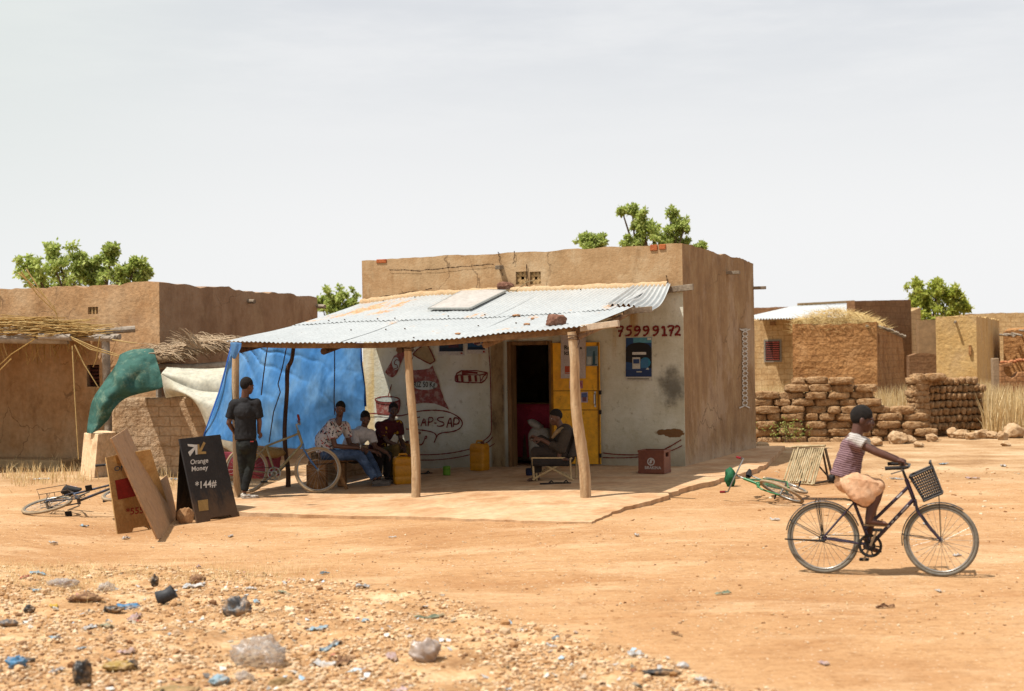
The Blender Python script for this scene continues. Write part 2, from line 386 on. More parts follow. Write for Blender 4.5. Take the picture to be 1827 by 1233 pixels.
# ------------------------------------------------------------------ mud buildings
def mudwall(mb, A, B, nrm, t, z0, top, nom, holes=(), res=.12, amp=.008, edge=.03, seed=0, fr=1.5):
    """wall from A to B (outer face), nrm points indoors, t thick; top(s) is the height along it, holes = (s0,s1,z0,z1)"""
    A, B = V(A), V(B); L = (B - A).length; d = (B - A) / L; nrm = V(nrm).normalized()
    zh = max([h[3] for h in holes] + [nom - .5])
    def brk(lo, hi, cuts):
        c = sorted(set([lo, hi] + [q for q in cuts if lo < q < hi])); o = []
        for a, b in zip(c, c[1:]):
            k = max(1, round((b - a) / res)); o += [a + (b - a) * i / k for i in range(k)]
        return o + [hi]
    ss = brk(0, L, [q for h in holes for q in h[:2]]); zs = brk(z0, nom, [q for h in holes for q in h[2:]] + [zh])
    ns, nz = len(ss), len(zs); vs = []
    for side in (0, 1):
        for j, z in enumerate(zs):
            for s in ss:
                zz = z if z <= zh else zh + (z - zh) * (top(s) - zh) / (nom - zh)
                p = A + d * s + nrm * (t * side); p.z = zz
                q = p * fr + V((seed, 0, 0)); k = amp
                p = p - nrm * (k * (noise.noise(q) + .5 * noise.noise(q * 3.1)))
                if j == nz - 1: p.z += edge * (noise.noise(p * 2.3 + V((seed, 5, 0))) + .6 * noise.noise(p * 7))
                vs.append(p)
    occ = lambda i, j: 0 <= i < ns - 1 and 0 <= j < nz - 1 and not any(h[0] - 1e-6 <= ss[i] and ss[i + 1] <= h[1] + 1e-6 and h[2] - 1e-6 <= zs[j] and zs[j + 1] <= h[3] + 1e-6 for h in holes)
    o = ns * nz; fs = []
    for j in range(nz - 1):
        for i in range(ns - 1):
            if not occ(i, j): continue
            a, b, c, e = j * ns + i, j * ns + i + 1, (j + 1) * ns + i + 1, (j + 1) * ns + i
            fs += [(a, b, c, e), (a + o, e + o, c + o, b + o)]
            if not occ(i, j - 1): fs.append((a, a + o, b + o, b))
            if not occ(i, j + 1): fs.append((e, c, c + o, e + o))
            if not occ(i - 1, j): fs.append((a, e, e + o, a + o))
            if not occ(i + 1, j): fs.append((b, b + o, c + o, c))
    mb.add(vs, fs)
def room(mb, W, Ld, z0, top4, nom, holes=(), t=.3, seed=0, amp=.012, edge=.03, roofz=None, fr=FR, right_holes=()):
    """four walls of a flat roofed house in frame fr: x from -W to 0, y from 0 to Ld; top4 = heights at front-left, front-right, back-right, back-left"""
    P = lambda x, y: fr @ V((x, y, 0)); ax = fr.to_3x3() @ V((1, 0, 0)); ay = fr.to_3x3() @ V((0, 1, 0))
    fl, fr_, br, bl = top4; li = lambda a, b, L: (lambda s: a + (b - a) * s / L)
    mudwall(mb, P(-W, 0), P(0, 0), ay, t, z0, li(fl, fr_, W), nom, holes, amp=amp, edge=edge, seed=seed)
    mudwall(mb, P(0, t), P(0, Ld), -ax, t, z0, li(fr_, br, Ld - t), nom, right_holes, amp=amp, edge=edge, seed=seed)
    mudwall(mb, P(-t, Ld), P(-W, Ld), -ay, t, z0, li(br, bl, W - t), nom, amp=amp, edge=edge, seed=seed, res=.3)
    mudwall(mb, P(-W, Ld - t), P(-W, t), ax, t, z0, li(bl, fl, Ld - 2 * t), nom, amp=amp, edge=edge, seed=seed, res=.3)
def flatroof(mb, W, Ld, z, fr, t=.3, th=.12):
    c = fr @ V((-W / 2, Ld / 2, z)); mb.box(c, (W - 2 * t - .01, Ld - 2 * t - .01, th), fr.to_3x3())
SN = FR.to_3x3() @ V((0, -1, 0))
def SL(px, py, ly=0.0):
    """pixel -> shop coordinates on the plane y = ly"""
    p = FR.inverted() @ PL(px, py, SW(0, ly), SN); return p.x, p.z
def LXs(px, py=720): return SL(px, py)[0]
WL = -LXs(648, 650); DX0, DX1 = LXs(909, 720), LXs(987, 720)
shop = thing('mud_shop', 'flat roofed mud shop with pale painted front, red wall drawings and a yellow door', 'shop', SW(0, 0, 0), -TH)
def shop_plaster(n, c, co, b):
    s = n.n('ShaderNodeSeparateXYZ', {0: co}); X, Y, Z = s.outputs
    # mud render seen on the parapet and the unpainted side; long rain streaks
    st = n.math('ADD', n.math('MULTIPLY', n.noise(co, 2.2, 8, (1, 1, .7), .72), .82), n.math('MULTIPLY', n.noise(co, 6.0, 6, (1.3, 1.3, .25), .7), .10))
    side = n.ramp(st, [(.3, hx('86694A', .9)), (.46, hx('9C7C58', .9)), (.58, hx('AA8E68', .9)), (.72, hx('C4B296', .9))])
    side = mudfx(n, side, co, hx('7A5A40', .85), hx('D2BEA6', .95), .9)
    isside = n.sm(Y, .004, .02)
    sp = n.sm(n.noise(co, 1.6, 6, None, .65), .52, .64)
    mud = n.ramp(n.noise(co, 1.7, 8, (1, 1, .8), .7), [(.3, hx('A07C54', .88)), (.5, hx('BB966C', .88)), (.68, hx('CFB28C', .88))])
    mud = mudfx(n, mud, co, hx('86643E', .85), hx('D2BA94', .9), .9)
    c = n.mix(isside, mud, side)
    # pale blue-white wash over the lower front
    pn = n.noise(co, 1.3, 8, None, .7); pm = n.noise(co, 9, 6, None, .7)
    paint = n.ramp(pn, [(.3, hx('B8B094', 1.06)), (.5, hx('CECAB4', 1.06)), (.66, hx('DCDACA', 1.06))])
    paint = n.mix(n.math('MULTIPLY', n.sm(n.noise(co, 2.2, 5, (1.4, 1, .12)), .52, .70), n.sm(Z, 1.3, 2.8)), paint, hx('C79A55', .8))   # rust-yellow runs from the roof line
    paint = n.mix(n.math('MULTIPLY', n.sm(pm, .56, .68), .55), paint, hx('A0937C', .85))
    paint = n.mix(n.math('MULTIPLY', n.sm(Z, .75, .05), .65), paint, n.mix(pm, hx('8D7A60', .8), hx('C3B397', .85)))
    # soot by the right corner, a raw scrape lower down, a dirty band beside the jamb
    def spot(x, z, rx, rz, lo=.25, hi=1.0):
        dx = n.math('DIVIDE', n.math('SUBTRACT', X, x), rx); dz = n.math('DIVIDE', n.math('SUBTRACT', Z, z), rz)
        d = n.math('SQRT', n.math('ADD', n.math('MULTIPLY', dx, dx), n.math('MULTIPLY', dz, dz)))
        return n.sm(n.math('ADD', d, n.math('MULTIPLY', n.math('SUBTRACT', n.noise(co, 5, 6), .5), 1.6)), hi, lo)
    paint = n.mix(n.math('MULTIPLY', spot(SOOT[0], SOOT[1], .34, .42), .75), paint, hx('4B4740', .8))
    paint = n.mix(spot(SCR[0], SCR[1], .30, .09, .7, .8), paint, hx('8A6440', .8))
    band = n.math('MULTIPLY', n.sm(X, BAND[0] - .03, BAND[0] + .03), n.sm(X, BAND[1] + .03, BAND[1] - .03))
    raw = n.ramp(n.noise(co, 3, 8, (1, 1, .5), .75), [(.36, hx('6B543C', .8)), (.5, hx('A88C63', .85)), (.64, hx('C2A97F', .85))])
    paint = n.mix(band, paint, raw)
    ltb = n.sm(X, BAND[2] + .02, BAND[2] - .02)  # left end strip: unpainted plaster, with its sunlit whiteness put into the colour
    paint = n.mix(ltb, paint, n.ramp(n.noise(co, 2, 6, (1, 1, .3)), [(.4, hx('E8E2CC', .95)), (.6, hx('D8BE86', .9))]))
    edge = n.math('ADD', Z, n.math('MULTIPLY', n.math('SUBTRACT', n.noise(co, 4, 6), .5), .25))
    pmask = n.math('MULTIPLY', n.sm(edge, 3.0, 2.97), n.math('SUBTRACT', 1.0, isside))
    return n.mix(pmask, c, paint)
SOOT = SL(1200, 690); SCR = SL(1198, 772); BAND = (LXs(876), LXs(900), LXs(668))
M_shop = mat('shop_plaster', [hx('B98F5F')], 2, .93, .45, 16, extra=shop_plaster, bd=.025, var=0)
h = []
doorz = 2.2
h.append((WL + DX0, WL + DX1, -.3, doorz))
vz = []
for a, b in ((920, 942), (945, 965)):
    x0, z1 = SL(a, 485); x1, z0 = SL(b, 507); h.append((WL + x0, WL + x1, z0, z1)); vz.append((x0, x1, z0, z1))
def ztop(px, py): return PL(px, py, SW(0, 0), SN).z
side_n = FR.to_3x3() @ V((1, 0, 0))
zbr = PL(1344, 469, SW(0, 0), side_n).z
mb = MB()
room(mb, WL, 5.03, -.3, (ztop(648, 465), ztop(1214, 434), zbr, zbr - .05), 3.75, h, amp=.006, seed=2)
mb.build('wall', M_shop, shop, smooth=True)
mb = MB(); flatroof(mb, WL, 5.03, 3.48, FR); mb.build('roof', mat('mud_roof', [hx('A67C50'), hx('BE9868')], 2, .95, .4), shop)
# openwork vent blocks
M_vent = mat('vent_cement', [hx('B7925F', .9), hx('CBA877', .9)], 6, .9, .3, 40)
for x0, x1, z0, z1 in vz:
    m2 = MB(); cx, cz = (x0 + x1) / 2, (z0 + z1) / 2; w, hh = (x1 - x0) / 2, (z1 - z0) / 2
    for a, b in (((-1, 0), (0, 1)), ((0, 1), (1, 0)), ((1, 0), (0, -1)), ((0, -1), (-1, 0))):
        # concave star: bars bow towards the middle
        m_ = ((a[0] + b[0]) * .36, (a[1] + b[1]) * .36)
        for q0, q1 in ((a, m_), (m_, b)):
            m2.bar(SW(cx + q0[0] * w, .05, cz + q0[1] * hh), SW(cx + q1[0] * w, .05, cz + q1[1] * hh), .07, .026, up=FR.to_3x3() @ V((0, 1, 0)))
    for a, b in (((-1, -1), (1, -1)), ((1, -1), (1, 1)), ((1, 1), (-1, 1)), ((-1, 1), (-1, -1))):
        m2.bar(SW(cx + a[0] * (w - .01), .05, cz + a[1] * (hh - .01)), SW(cx + b[0] * (w - .01), .05, cz + b[1] * (hh - .01)), .085, .02, up=FR.to_3x3() @ V((0, 1, 0)))
    m2.build('vent_block', M_vent, shop)
M_oldwood = mat('grey_wood', [hx('7D6B58', .8), hx('A4937E', .85), hx('C4B5A0', .85)], 3, .9, .5, 30, (1, 1, 1))
def spout(a, b, w, t): MB().bar(a, b, w, t).build('drain_spout', M_oldwood, shop, bevel=.006)
x, z = SL(894, 476); spout(SW(x, .1, z), SW(x, -.16, z - .02), .09, .07)
p = PL(1297, 487, SW(0, 0), side_n); spout(p - side_n * .1, p + side_n * .24, .10, .06)
x, z = SL(1345, 514); p = SW(0, 5.0, 0); p = D(1344, 514, p.y); spout(p - side_n * .2, p + side_n * .25, .08, .06)
# bare fired bricks where the render has fallen off the parapet
M_fired = mat('fired_brick', [hx('A8532C', .9), hx('C4703F', .9), hx('B5623A', .9)], 9, .9, .5, 60)
for a, b, y0, y1 in ((1160, 1173, 437, 447), (1176, 1188, 436, 445), (672, 690, 463, 469)):
    x0, z1 = SL(a, y0); x1, z0 = SL(b, y1); MB().box(SW((x0 + x1) / 2, .01, (z0 + z1) / 2), (x1 - x0, .06, z1 - z0), FR.to_3x3()).build('exposed_brick', M_fired, shop, bevel=.01)
# ------------------------------------------------------------------ drawings painted on the wall
def fillq(poly, off=.012):
    o = MB(); pts = [V((x, z, 0)) for x, z in poly]; tri = tessellate_polygon([pts])
    o.add([SW(x, -off, z) for x, z in poly], [tuple(t) for t in tri]); return o
def ribbon(mb, pts, w, at, closed=False, wob=.25):
    """a painted stroke of width w along 2-D pts; at(x,z) -> world"""
    q = []
    if closed: pts = list(pts) + [pts[0]]
    for (x0, z0), (x1, z1) in zip(pts, pts[1:]):
        k = max(1, int(math.hypot(x1 - x0, z1 - z0) / (w * 1.2)))
        q += [(x0 + (x1 - x0) * i / k, z0 + (z1 - z0) * i / k) for i in range(k)]
    q.append(pts[-1]); vs = []; n_ = len(q)
    for i, (x, z) in enumerate(q):
        a = q[max(0, i - 1)]; b = q[min(n_ - 1, i + 1)]; tx, tz = b[0] - a[0], b[1] - a[1]; l = math.hypot(tx, tz) or 1
        ww = w / 2 * (1 + rnd.uniform(-wob, wob)); nx_, nz_ = -tz / l * ww, tx / l * ww
        vs += [at(x + nx_, z + nz_), at(x - nx_, z - nz_)]
    mb.add(vs, [(2 * i, 2 * i + 1, 2 * i + 3, 2 * i + 2) for i in range(n_ - 1)])
def smooth2(pts, it=2, closed=False):
    for _ in range(it):
        o = [] if closed else [pts[0]]; n_ = len(pts)
        for i in range(n_ if closed else n_ - 1):
            a, b = pts[i], pts[(i + 1) % n_]; o += [(a[0] * .75 + b[0] * .25, a[1] * .75 + b[1] * .25), (a[0] * .25 + b[0] * .75, a[1] * .25 + b[1] * .75)]
        if not closed: o.append(pts[-1])
        pts = o
    return pts
z5 = lambda x, y: SL(640 + x / 5.137, 560 + y / 5.137)
z6 = lambda x, y: SL(860 + x / 3.8525, 560 + y / 3.8525)
z7 = lambda x, y: SL(680 + x / 8.305, 760 + y / 8.305)
WA = lambda x, z: SW(x, -.024, z); WA2 = lambda x, z: SW(x, -.014, z)
def paint(n, c, co, b):
    return n.mix(n.math('MULTIPLY', n.sm(n.noise(co, 12, 6, None, .75), .46, .64), .55), c, hx('BCAC9C', .95))
M_red = mat('red_paint', [hx('8E443C', .9), hx('A2564A', .9)], 4, .8, .1, 40, extra=paint)
M_pale = mat('pale_paint', [hx('BFC3B6', .95), hx('CDD2C8', .95)], 4, .85, .1, 40)
M_ochre = mat('ochre_paint', [hx('A98B60', .9), hx('BCA376', .9)], 5, .85, .1, 40)
M_redline = mat('dark_red_line', [hx('7E2B25', .85), hx('8F3A30', .85)], 8, .8, .1, 40)
Z5 = lambda *q: [z5(*p) for p in q]
def ellp(cx, cy, rx, ry, n_=20, f=z5): return [f(cx + rx * math.cos(2 * math.pi * i / n_), cy + ry * math.sin(2 * math.pi * i / n_)) for i in range(n_)]
art = MB()
def fil(poly, off=.012):
    t = fillq(poly, off); art.add(t.v, t.f)
fil(Z5((245, 535), (265, 495), (295, 450), (325, 385), (350, 372), (372, 335), (398, 322), (425, 345), (415, 400), (400, 430), (345, 560), (310, 583), (275, 570)))
fil(Z5((432, 512), (520, 515), (600, 510), (650, 500), (680, 470), (695, 520), (715, 560), (735, 605), (742, 640), (755, 700), (775, 745), (785, 790), (810, 830), (832, 880), (785, 855), (700, 822), (600, 815), (500, 828), (440, 842), (448, 760), (438, 700), (446, 620)))
fil(Z5((155, 790), (162, 850), (168, 915), (250, 922), (360, 915), (382, 835), (384, 790)))
art.build('painted_picture', M_red, shop, label='red filled bottle, rice sack and cup painted on the wall')
for q in ((345, 455, 34, 58), (615, 655, 112, 42), (268, 785, 100, 22)): art = MB(); fil(ellp(*q), .020); art.build('painted_label', M_pale, shop)
art = MB(); fil(Z5((500, 370), (610, 275), (640, 290), (705, 430), (660, 460), (600, 430))); art.build('painted_packet', M_ochre, shop)
ln = MB(); R = lambda pts, w=.022, cl=False, at=None: ribbon(ln, pts, w, at or WA, cl)
R(Z5((500, 370), (545, 325), (610, 275), (640, 290), (680, 370), (705, 430), (660, 460), (600, 430), (545, 400)), cl=True)
R(Z5((375, 425), (350, 420), (330, 440), (335, 462), (360, 470), (360, 495), (330, 505)), .016)
R(ellp(268, 787, 112, 30), .022, True); R(Z5((275, 755), (290, 705), (308, 645)), .016); R(Z5((382, 800), (384, 840), (372, 895), (352, 915)), .02)
ln.build('painted_line', M_redline, shop); ln = MB()
# small striped carton
R(Z5((890, 615), (890, 575), (905, 545), (945, 522), (1080, 520), (1185, 540), (1180, 580), (1165, 605), (1130, 632), (1010, 630), (900, 622)), .022, True)
R(Z5((895, 562), (1000, 558), (1120, 560), (1185, 545)), .018); R(Z5((1115, 560), (1125, 628)), .018); R(Z5((1130, 610), (1150, 570), (1172, 556)), .018)
for x in (905, 950, 1020, 1075): R(Z5((x, 565), (x + 6, 622)), .05)
R(Z5((950, 542), (1020, 536), (1095, 542)), .045)
ln.build('painted_line', M_redline, shop); ln = MB()
# panel outline beside the jamb, looping down to the skirting lines
R(smooth2(Z5((1196, 245), (1198, 360), (1210, 500), (1215, 700), (1220, 950), (1222, 1090), (1195, 1130), (1110, 1190), (1020, 1240)), 2), .018)
R(smooth2([z7(*p) for p in ((1660, 160), (1610, 230), (1450, 310), (1270, 355), (1060, 400), (800, 425), (560, 425), (200, 430))], 2), .018)
R(smooth2([z7(*p) for p in ((1690, 260), (1500, 380), (1280, 437), (1060, 480), (800, 505), (560, 505), (200, 510))], 2), .016)
R(smooth2([z6(*p) for p in ((832, 955), (930, 967), (1070, 970), (1200, 955), (1290, 915), (1372, 865))], 2), .018)
R(smooth2([z6(*p) for p in ((832, 987), (950, 990), (1070, 985), (1230, 965), (1320, 935), (1378, 905))], 2), .016)
ln.build('painted_line', M_redline, shop); ln = MB()
# speech bubble and its words
R(smooth2(Z5((60, 915), (200, 912), (370, 940), (450, 920), (560, 890), (700, 880), (820, 893), (910, 935), (962, 990), (940, 1050), (865, 1082), (742, 1090), (712, 1140), (690, 1195), (722, 1120), (700, 1090), (640, 1072), (540, 1060), (440, 1055)), 2), .022)
ln.build('painted_line', M_redline, shop); ln = MB()
def strokes(f, segs, w=.024):
    for s in segs: R(smooth2([f(*p) for p in s], 1), w)
strokes(z5, [[(568, 945), (535, 950), (522, 980), (545, 995), (552, 1020), (528, 1030)], [(575, 1030), (592, 985), (608, 950), (622, 1028)], [(582, 1000), (618, 995)],
             [(648, 950), (642, 1030)], [(648, 950), (678, 948), (690, 970), (672, 990), (646, 992)], [(698, 1000), (718, 1002)],
             [(785, 948), (745, 948), (722, 965), (745, 985), (785, 995), (788, 1020), (750, 1032), (722, 1025)], [(812, 1042), (838, 955), (850, 955), (858, 1040)], [(818, 1005), (856, 1000)],
             [(880, 952), (872, 1035)], [(880, 952), (915, 955), (930, 985), (912, 1012), (876, 1010)]])
strokes(z7, [[(560, 105), (575, 85), (595, 100), (580, 120), (560, 105)], [(575, 195), (560, 240), (580, 285), (620, 270), (650, 205), (660, 160), (685, 145), (685, 180), (655, 190)]], .02)
ln.build('painted_line', M_redline, shop, label='dark red words painted in the speech bubble')
lb = MB(); xa, za = z5(508, 672); xb, zb = z5(712, 672); t = MB(); text_mb(lb, 'RIZ 50 Kg', SW(xa, -.026, za), FR.to_3x3() @ V((1, 0, 0)), (0, 0, 1), .10, .012, fit=.98 * (xb - xa))
lb.build('lettering', mat('black_paint', [hx('2B221E')], 5, .8, .1), shop)
# telephone number in brushed figures
num = MB(); GL = {'7': [[(.05, .95), (.5, 1), (.95, .95), (.6, .5), (.35, -.1)], [(.15, .5), (.8, .55)], [(.05, .95), (.0, .8)]],
      '5': [[(.95, 1), (.35, .98), (.25, .6), (.7, .65), (.85, .35), (.6, .05), (.05, .0)]],
      '9': [[(.85, .8), (.55, 1), (.15, .85), (.2, .55), (.6, .5), (.88, .8), (.75, .3), (.35, .0), (.1, .05)]],
      '1': [[(.1, .75), (.55, 1), (.55, .0)], [(.15, .0), (.95, .02)]], '2': [[(.1, .8), (.4, 1), (.8, .85), (.7, .45), (.15, .1), (.1, 0), (.45, .1), (.95, .0)]]}
GL['D'] = [[(.0, .3), (.3, -.05), (.55, .1), (.75, .7), (.55, 1), (.3, .75), (.5, .2), (.95, .0)]]
xs_ = [930, 985, 1045, 1105, 1172, 1232, 1282, 1325]; wd_ = [50, 52, 52, 52, 52, 46, 44, 46]
for ch, x, w in zip('75999172', xs_, wd_):
    for s in GL[ch]: ribbon(num, smooth2([z6(x + w * a, 152 - 66 * b - (x - 930) * .012) for a, b in s], 2), .034, WA)
num.build('painted_number', mat('number_red', [hx('7A1F1B', .85), hx('93302A', .85)], 6, .8, .1), shop, label='telephone number 75999172 brushed in dark red')
# chain of white loops on the side wall
ch = MB(); SA = lambda y, z: SW(.02, y, z)
def SS(px, py):
    p = FR.inverted() @ PL(px, py, SW(0, 0), side_n); return p.y, p.z
za_ = [587 + (728 - 587) * i / 16 for i in range(17)]
for ph in (0, 1):
    ribbon(ch, smooth2([SS(1327.5 + (9.5 if (i + ph) % 2 else -9.5) + .6 * math.sin(i * 2.3), y) for i, y in enumerate(za_)], 2), .025, SA)
ribbon(ch, [SS(1322, 588), SS(1332, 587)], .02, SA); ch.build('painted_chain', mat('white_chalk', [hx('D8D2C8', .95)], 6, .9, .1), shop)
# cracks in the parapet
for s in ([(890, 449), (892, 462), (893, 474), (900, 500)], [(919, 449), (918, 466), (916, 472)], [(941, 471), (940, 490), (941, 516)], [(697, 481), (750, 483), (800, 478), (850, 474), (892, 470)],
          [(650, 536), (690, 528), (720, 524), (740, 519), (770, 525)], [(760, 517), (775, 515)], [(1190, 492), (1192, 507)], [(1120, 513), (1180, 506), (1198, 507)], [(965, 514), (1000, 513), (1040, 511)]):
    pts = []; ck = MB()
    for (a, b), (c_, d_) in zip(s, s[1:]): pts += [(a + (c_ - a) * i / 4 + rnd.uniform(-1, 1), b + (d_ - b) * i / 4 + rnd.uniform(-1, 1)) for i in range(4)]
    ribbon(ck, [SL(*p) for p in pts], .014, WA, wob=.6); ck.build('crack', mat('crack_dark', [hx('5A4028', .7)], 5, .95, 0), shop)
# ------------------------------------------------------------------ doorway, door and room
M_jamb = mat('door_timber', [hx('6B4A2C', .8), hx('8A6640', .85), hx('A07A4F', .85)], 3, .85, .5, 25, (3, 3, .5))
zj = -.12
jb = MB()
jb.box(SW(DX0 + .035, .04, (doorz + zj) / 2), (.07, .26, doorz - zj), FR.to_3x3()); jb.box(SW(DX1 - .03, .06, (doorz + zj) / 2), (.06, .2, doorz - zj), FR.to_3x3()); jb.box(SW((DX0 + DX1) / 2, .05, doorz - .035), (DX1 - DX0 - .14, .2, .07), FR.to_3x3())
jb.build('door_frame', M_jamb, shop, bevel=.008)
def dooryel(n, c, co, b):
    c = n.mix(n.sm(n.noise(co, 5, 8, (1, 1, .6), .75), .60, .70), c, hx('6E4A16', .8))
    return n.mix(n.sm(n.noise(co, 18, 5, None, .7), .66, .74), c, hx('3B2A18', .8))
M_yel = mat('yellow_door_paint', [hx('E29C08', 1.2), hx('EDAE14', 1.25)], 2, .5, .2, 20, extra=dooryel, spec=.4)
dz0, dz1 = SL(1030, 829)[1] + .02, 2.16; da, db = LXs(988, 720), LXs(1074, 720)
dr = MB(); dr.box(SW((da + db) / 2, -.09, (dz0 + dz1) / 2), (db - da, .035, dz1 - dz0), FR.to_3x3())
door = dr.build('door', M_yel, shop, bevel=.004)
rb = MB(); seam = [SL(1030, q)[1] for q in (697, 731)]
for z in seam: rb.box(SW((da + db) / 2, -.111, z), (db - da, .012, .014), FR.to_3x3())
for x in (da + .02, db - .02): rb.box(SW(x, -.112, (dz0 + dz1) / 2), (.035, .012, dz1 - dz0 - .01), FR.to_3x3())
rb.build('door_rib', mat('door_edge', [hx('8A5C0C', .8), hx('B67E10', .9)], 6, .6, .1), door)
hd = MB(); xh, zh_ = SL(1066, 712); hd.tube([SW(xh, -.11, zh_ - .1), SW(xh, -.15, zh_ - .08), SW(xh, -.15, zh_ + .08), SW(xh, -.11, zh_ + .1)], .013, 8); hd.box(SW(xh, -.115, zh_), (.03, .01, .26), FR.to_3x3())
hd.build('handle', mat('bright_steel', [hx('C8C8C8')], 6, .3, .05, metal=.9, spec=.5), door)
for q in (735, 700, 812): x_, z_ = SL(1074, q); MB().box(SW(x_ + .005, -.10, z_), (.03, .05, .07), FR.to_3x3()).build('latch_plate', mat('black_iron', [hx('2A221C')], 6, .7, .2), door)
# posters
def poster(name, label, corners, ly, paperc, shapes, texts=()):
    """corners: px rectangle (x0,y0,x1,y1); shapes: (colour, [(u,v)..]) with u,v in 0..1 from top left"""
    x0, y0, x1, y1 = corners; A = SL(x0, y0, ly); B = SL(x1, y0 - 1, ly); Cc = SL(x1, y1, ly); Dd = SL(x0, y1, ly)
    def at(u, v, o):
        x = (A[0] * (1 - u) + B[0] * u) * (1 - v) + (Dd[0] * (1 - u) + Cc[0] * u) * v; z = (A[1] * (1 - u) + B[1] * u) * (1 - v) + (Dd[1] * (1 - u) + Cc[1] * u) * v
        return SW(x, ly - .006 - o - .012 * math.sin(u * 7 + v * 3) * (v ** 3) * .5, z)
    t = thing(name, label, 'poster', SW(*[(Dd[0] + Cc[0]) / 2, ly, Dd[1]]), -TH)
    MB().grid(lambda u, v: at(u, v, 0), 6, 8).build('paper', mat('paper_' + paperc, [hx(paperc, .95), hx(paperc, .8)], 6, .6, .1), t, solid=.002)
    for i, (c, poly) in enumerate(shapes):
        m_ = MB(); tri = tessellate_polygon([[V((u, v, 0)) for u, v in poly]]); m_.add([at(u, v, .003 + .0012 * i) for u, v in poly], [tuple(q) for q in tri])
        m_.build('printed_panel', mat('ink_' + c, [hx(c, .95), hx(c, .75)], 7, .4, .03), t)
    for s, u, v, hh, c in texts:
        m_ = MB(); text_mb(m_, s, at(u, v, .012), FR.to_3x3() @ V((1, 0, 0)), (0, 0, 1), hh, .03); m_.build('lettering', mat('ink_' + c, [hx(c, .95), hx(c, .75)], 7, .4, .03), t)
    return t
rc = lambda a, b, c, d: [(a, b), (c, b), (c, d), (a, d)]
arc = lambda cx, cy, rx, ry, a0, a1, n_=10: [(cx + rx * math.cos(a0 + (a1 - a0) * i / n_), cy + ry * math.sin(a0 + (a1 - a0) * i / n_)) for i in range(n_ + 1)]
poster('poster', 'tall dark blue and black advertising poster below the red telephone number', (1116, 602, 1164, 680), 0, 'D8D2C0',
       [('1E4A7C', rc(.02, .01, .98, .90)), ('5FA3B8', rc(.3, .01, .98, .13)), ('12151A', [(.02, .24)] + arc(.5, .28, .48, .16, math.pi, 2 * math.pi) + [(.98, .72), (.6, .62), (.02, .56)]), ('2F86A6', arc(.75, .58, .2, .12, 0, 6.28)), ('1B3A6A', rc(.02, .74, .98, .90)),
        ('E6E2D6', rc(.26, .34, .78, .40)), ('D8D4C4', rc(.27, .46, .56, .72)), ('3D7BA6', rc(.58, .50, .86, .70)), ('2B4A7A', rc(.30, .50, .53, .60)), ('CFCAB8', rc(.42, .775, .62, .80)), ('EAE6D8', rc(.82, .02, .97, .07)), ('8A8270', rc(.08, .935, .9, .96))])
poster('poster', 'left framed photo poster of a dark room high on the drawn wall', (782, 600, 829, 634), 0, 'D8D0C4', [('31404F', rc(.05, .02, .95, .80)), ('7A6A60', rc(.3, .12, .72, .34)), ('5A2A30', rc(.4, .42, .78, .62)), ('1A1C22', rc(.05, .6, .95, .80)), ('A02A2A', rc(.86, .85, .93, .93))])
poster('poster', 'right framed blue poster with a slanted picture high on the drawn wall', (833, 600, 868, 631), 0, 'D8D0C4', [('28557E', rc(.05, .02, .95, .78)), ('C8B8A8', [(.25, .2), (.72, .1), (.8, .5), (.35, .62)]), ('7A3A34', [(.35, .3), (.68, .24), (.7, .44), (.4, .5)]), ('16283C', rc(.05, .62, .95, .78)), ('B02A2A', rc(.84, .84, .93, .94))])
poster('poster', 'white poster with a red-orange square on the yellow door behind the bent post', (1001, 598, 1045, 675), -.118, 'D6C6BC', [('D2532A', rc(.16, .72, .46, .90)), ('CFBEB2', rc(.18, .865, .44, .885))], [('Re', .14, .335, .07, '1E1A1A'), ('ici', .14, .455, .07, '1E1A1A'), ('e', .78, .33, .05, '1E1A1A')])
poster('poster', 'small grey poster of bottles on the yellow door right of the bent post', (1046, 618, 1067, 653), -.118, '9AA3A0', [('6F8FA0', rc(.05, .05, .95, .5)), ('2E5A66', [(.62, .25), (.72, .25), (.78, .45), (.78, .9), (.56, .9), (.56, .45)]), ('C9CFC8', rc(.12, .55, .45, .92)), ('3F5A62', rc(.5, .9, .95, .97))])
poster('sticker', 'small photo sticker halfway up the yellow door', (1037, 700, 1049, 718), -.118, 'C8B8C4', [('5A6A9A', rc(.1, .1, .9, .5)), ('8A5A62', rc(.2, .5, .8, .9))])['category'] = 'sticker'
poster('sticker', 'torn pink round sticker behind the bent post on the yellow door', (1016, 680, 1040, 693), -.118, 'C98A94', [('D8A8B0', arc(.3, .5, .25, .42, 0, 6.28)), ('B04A6A', arc(.72, .5, .22, .4, 0, 6.28))])['category'] = 'sticker'
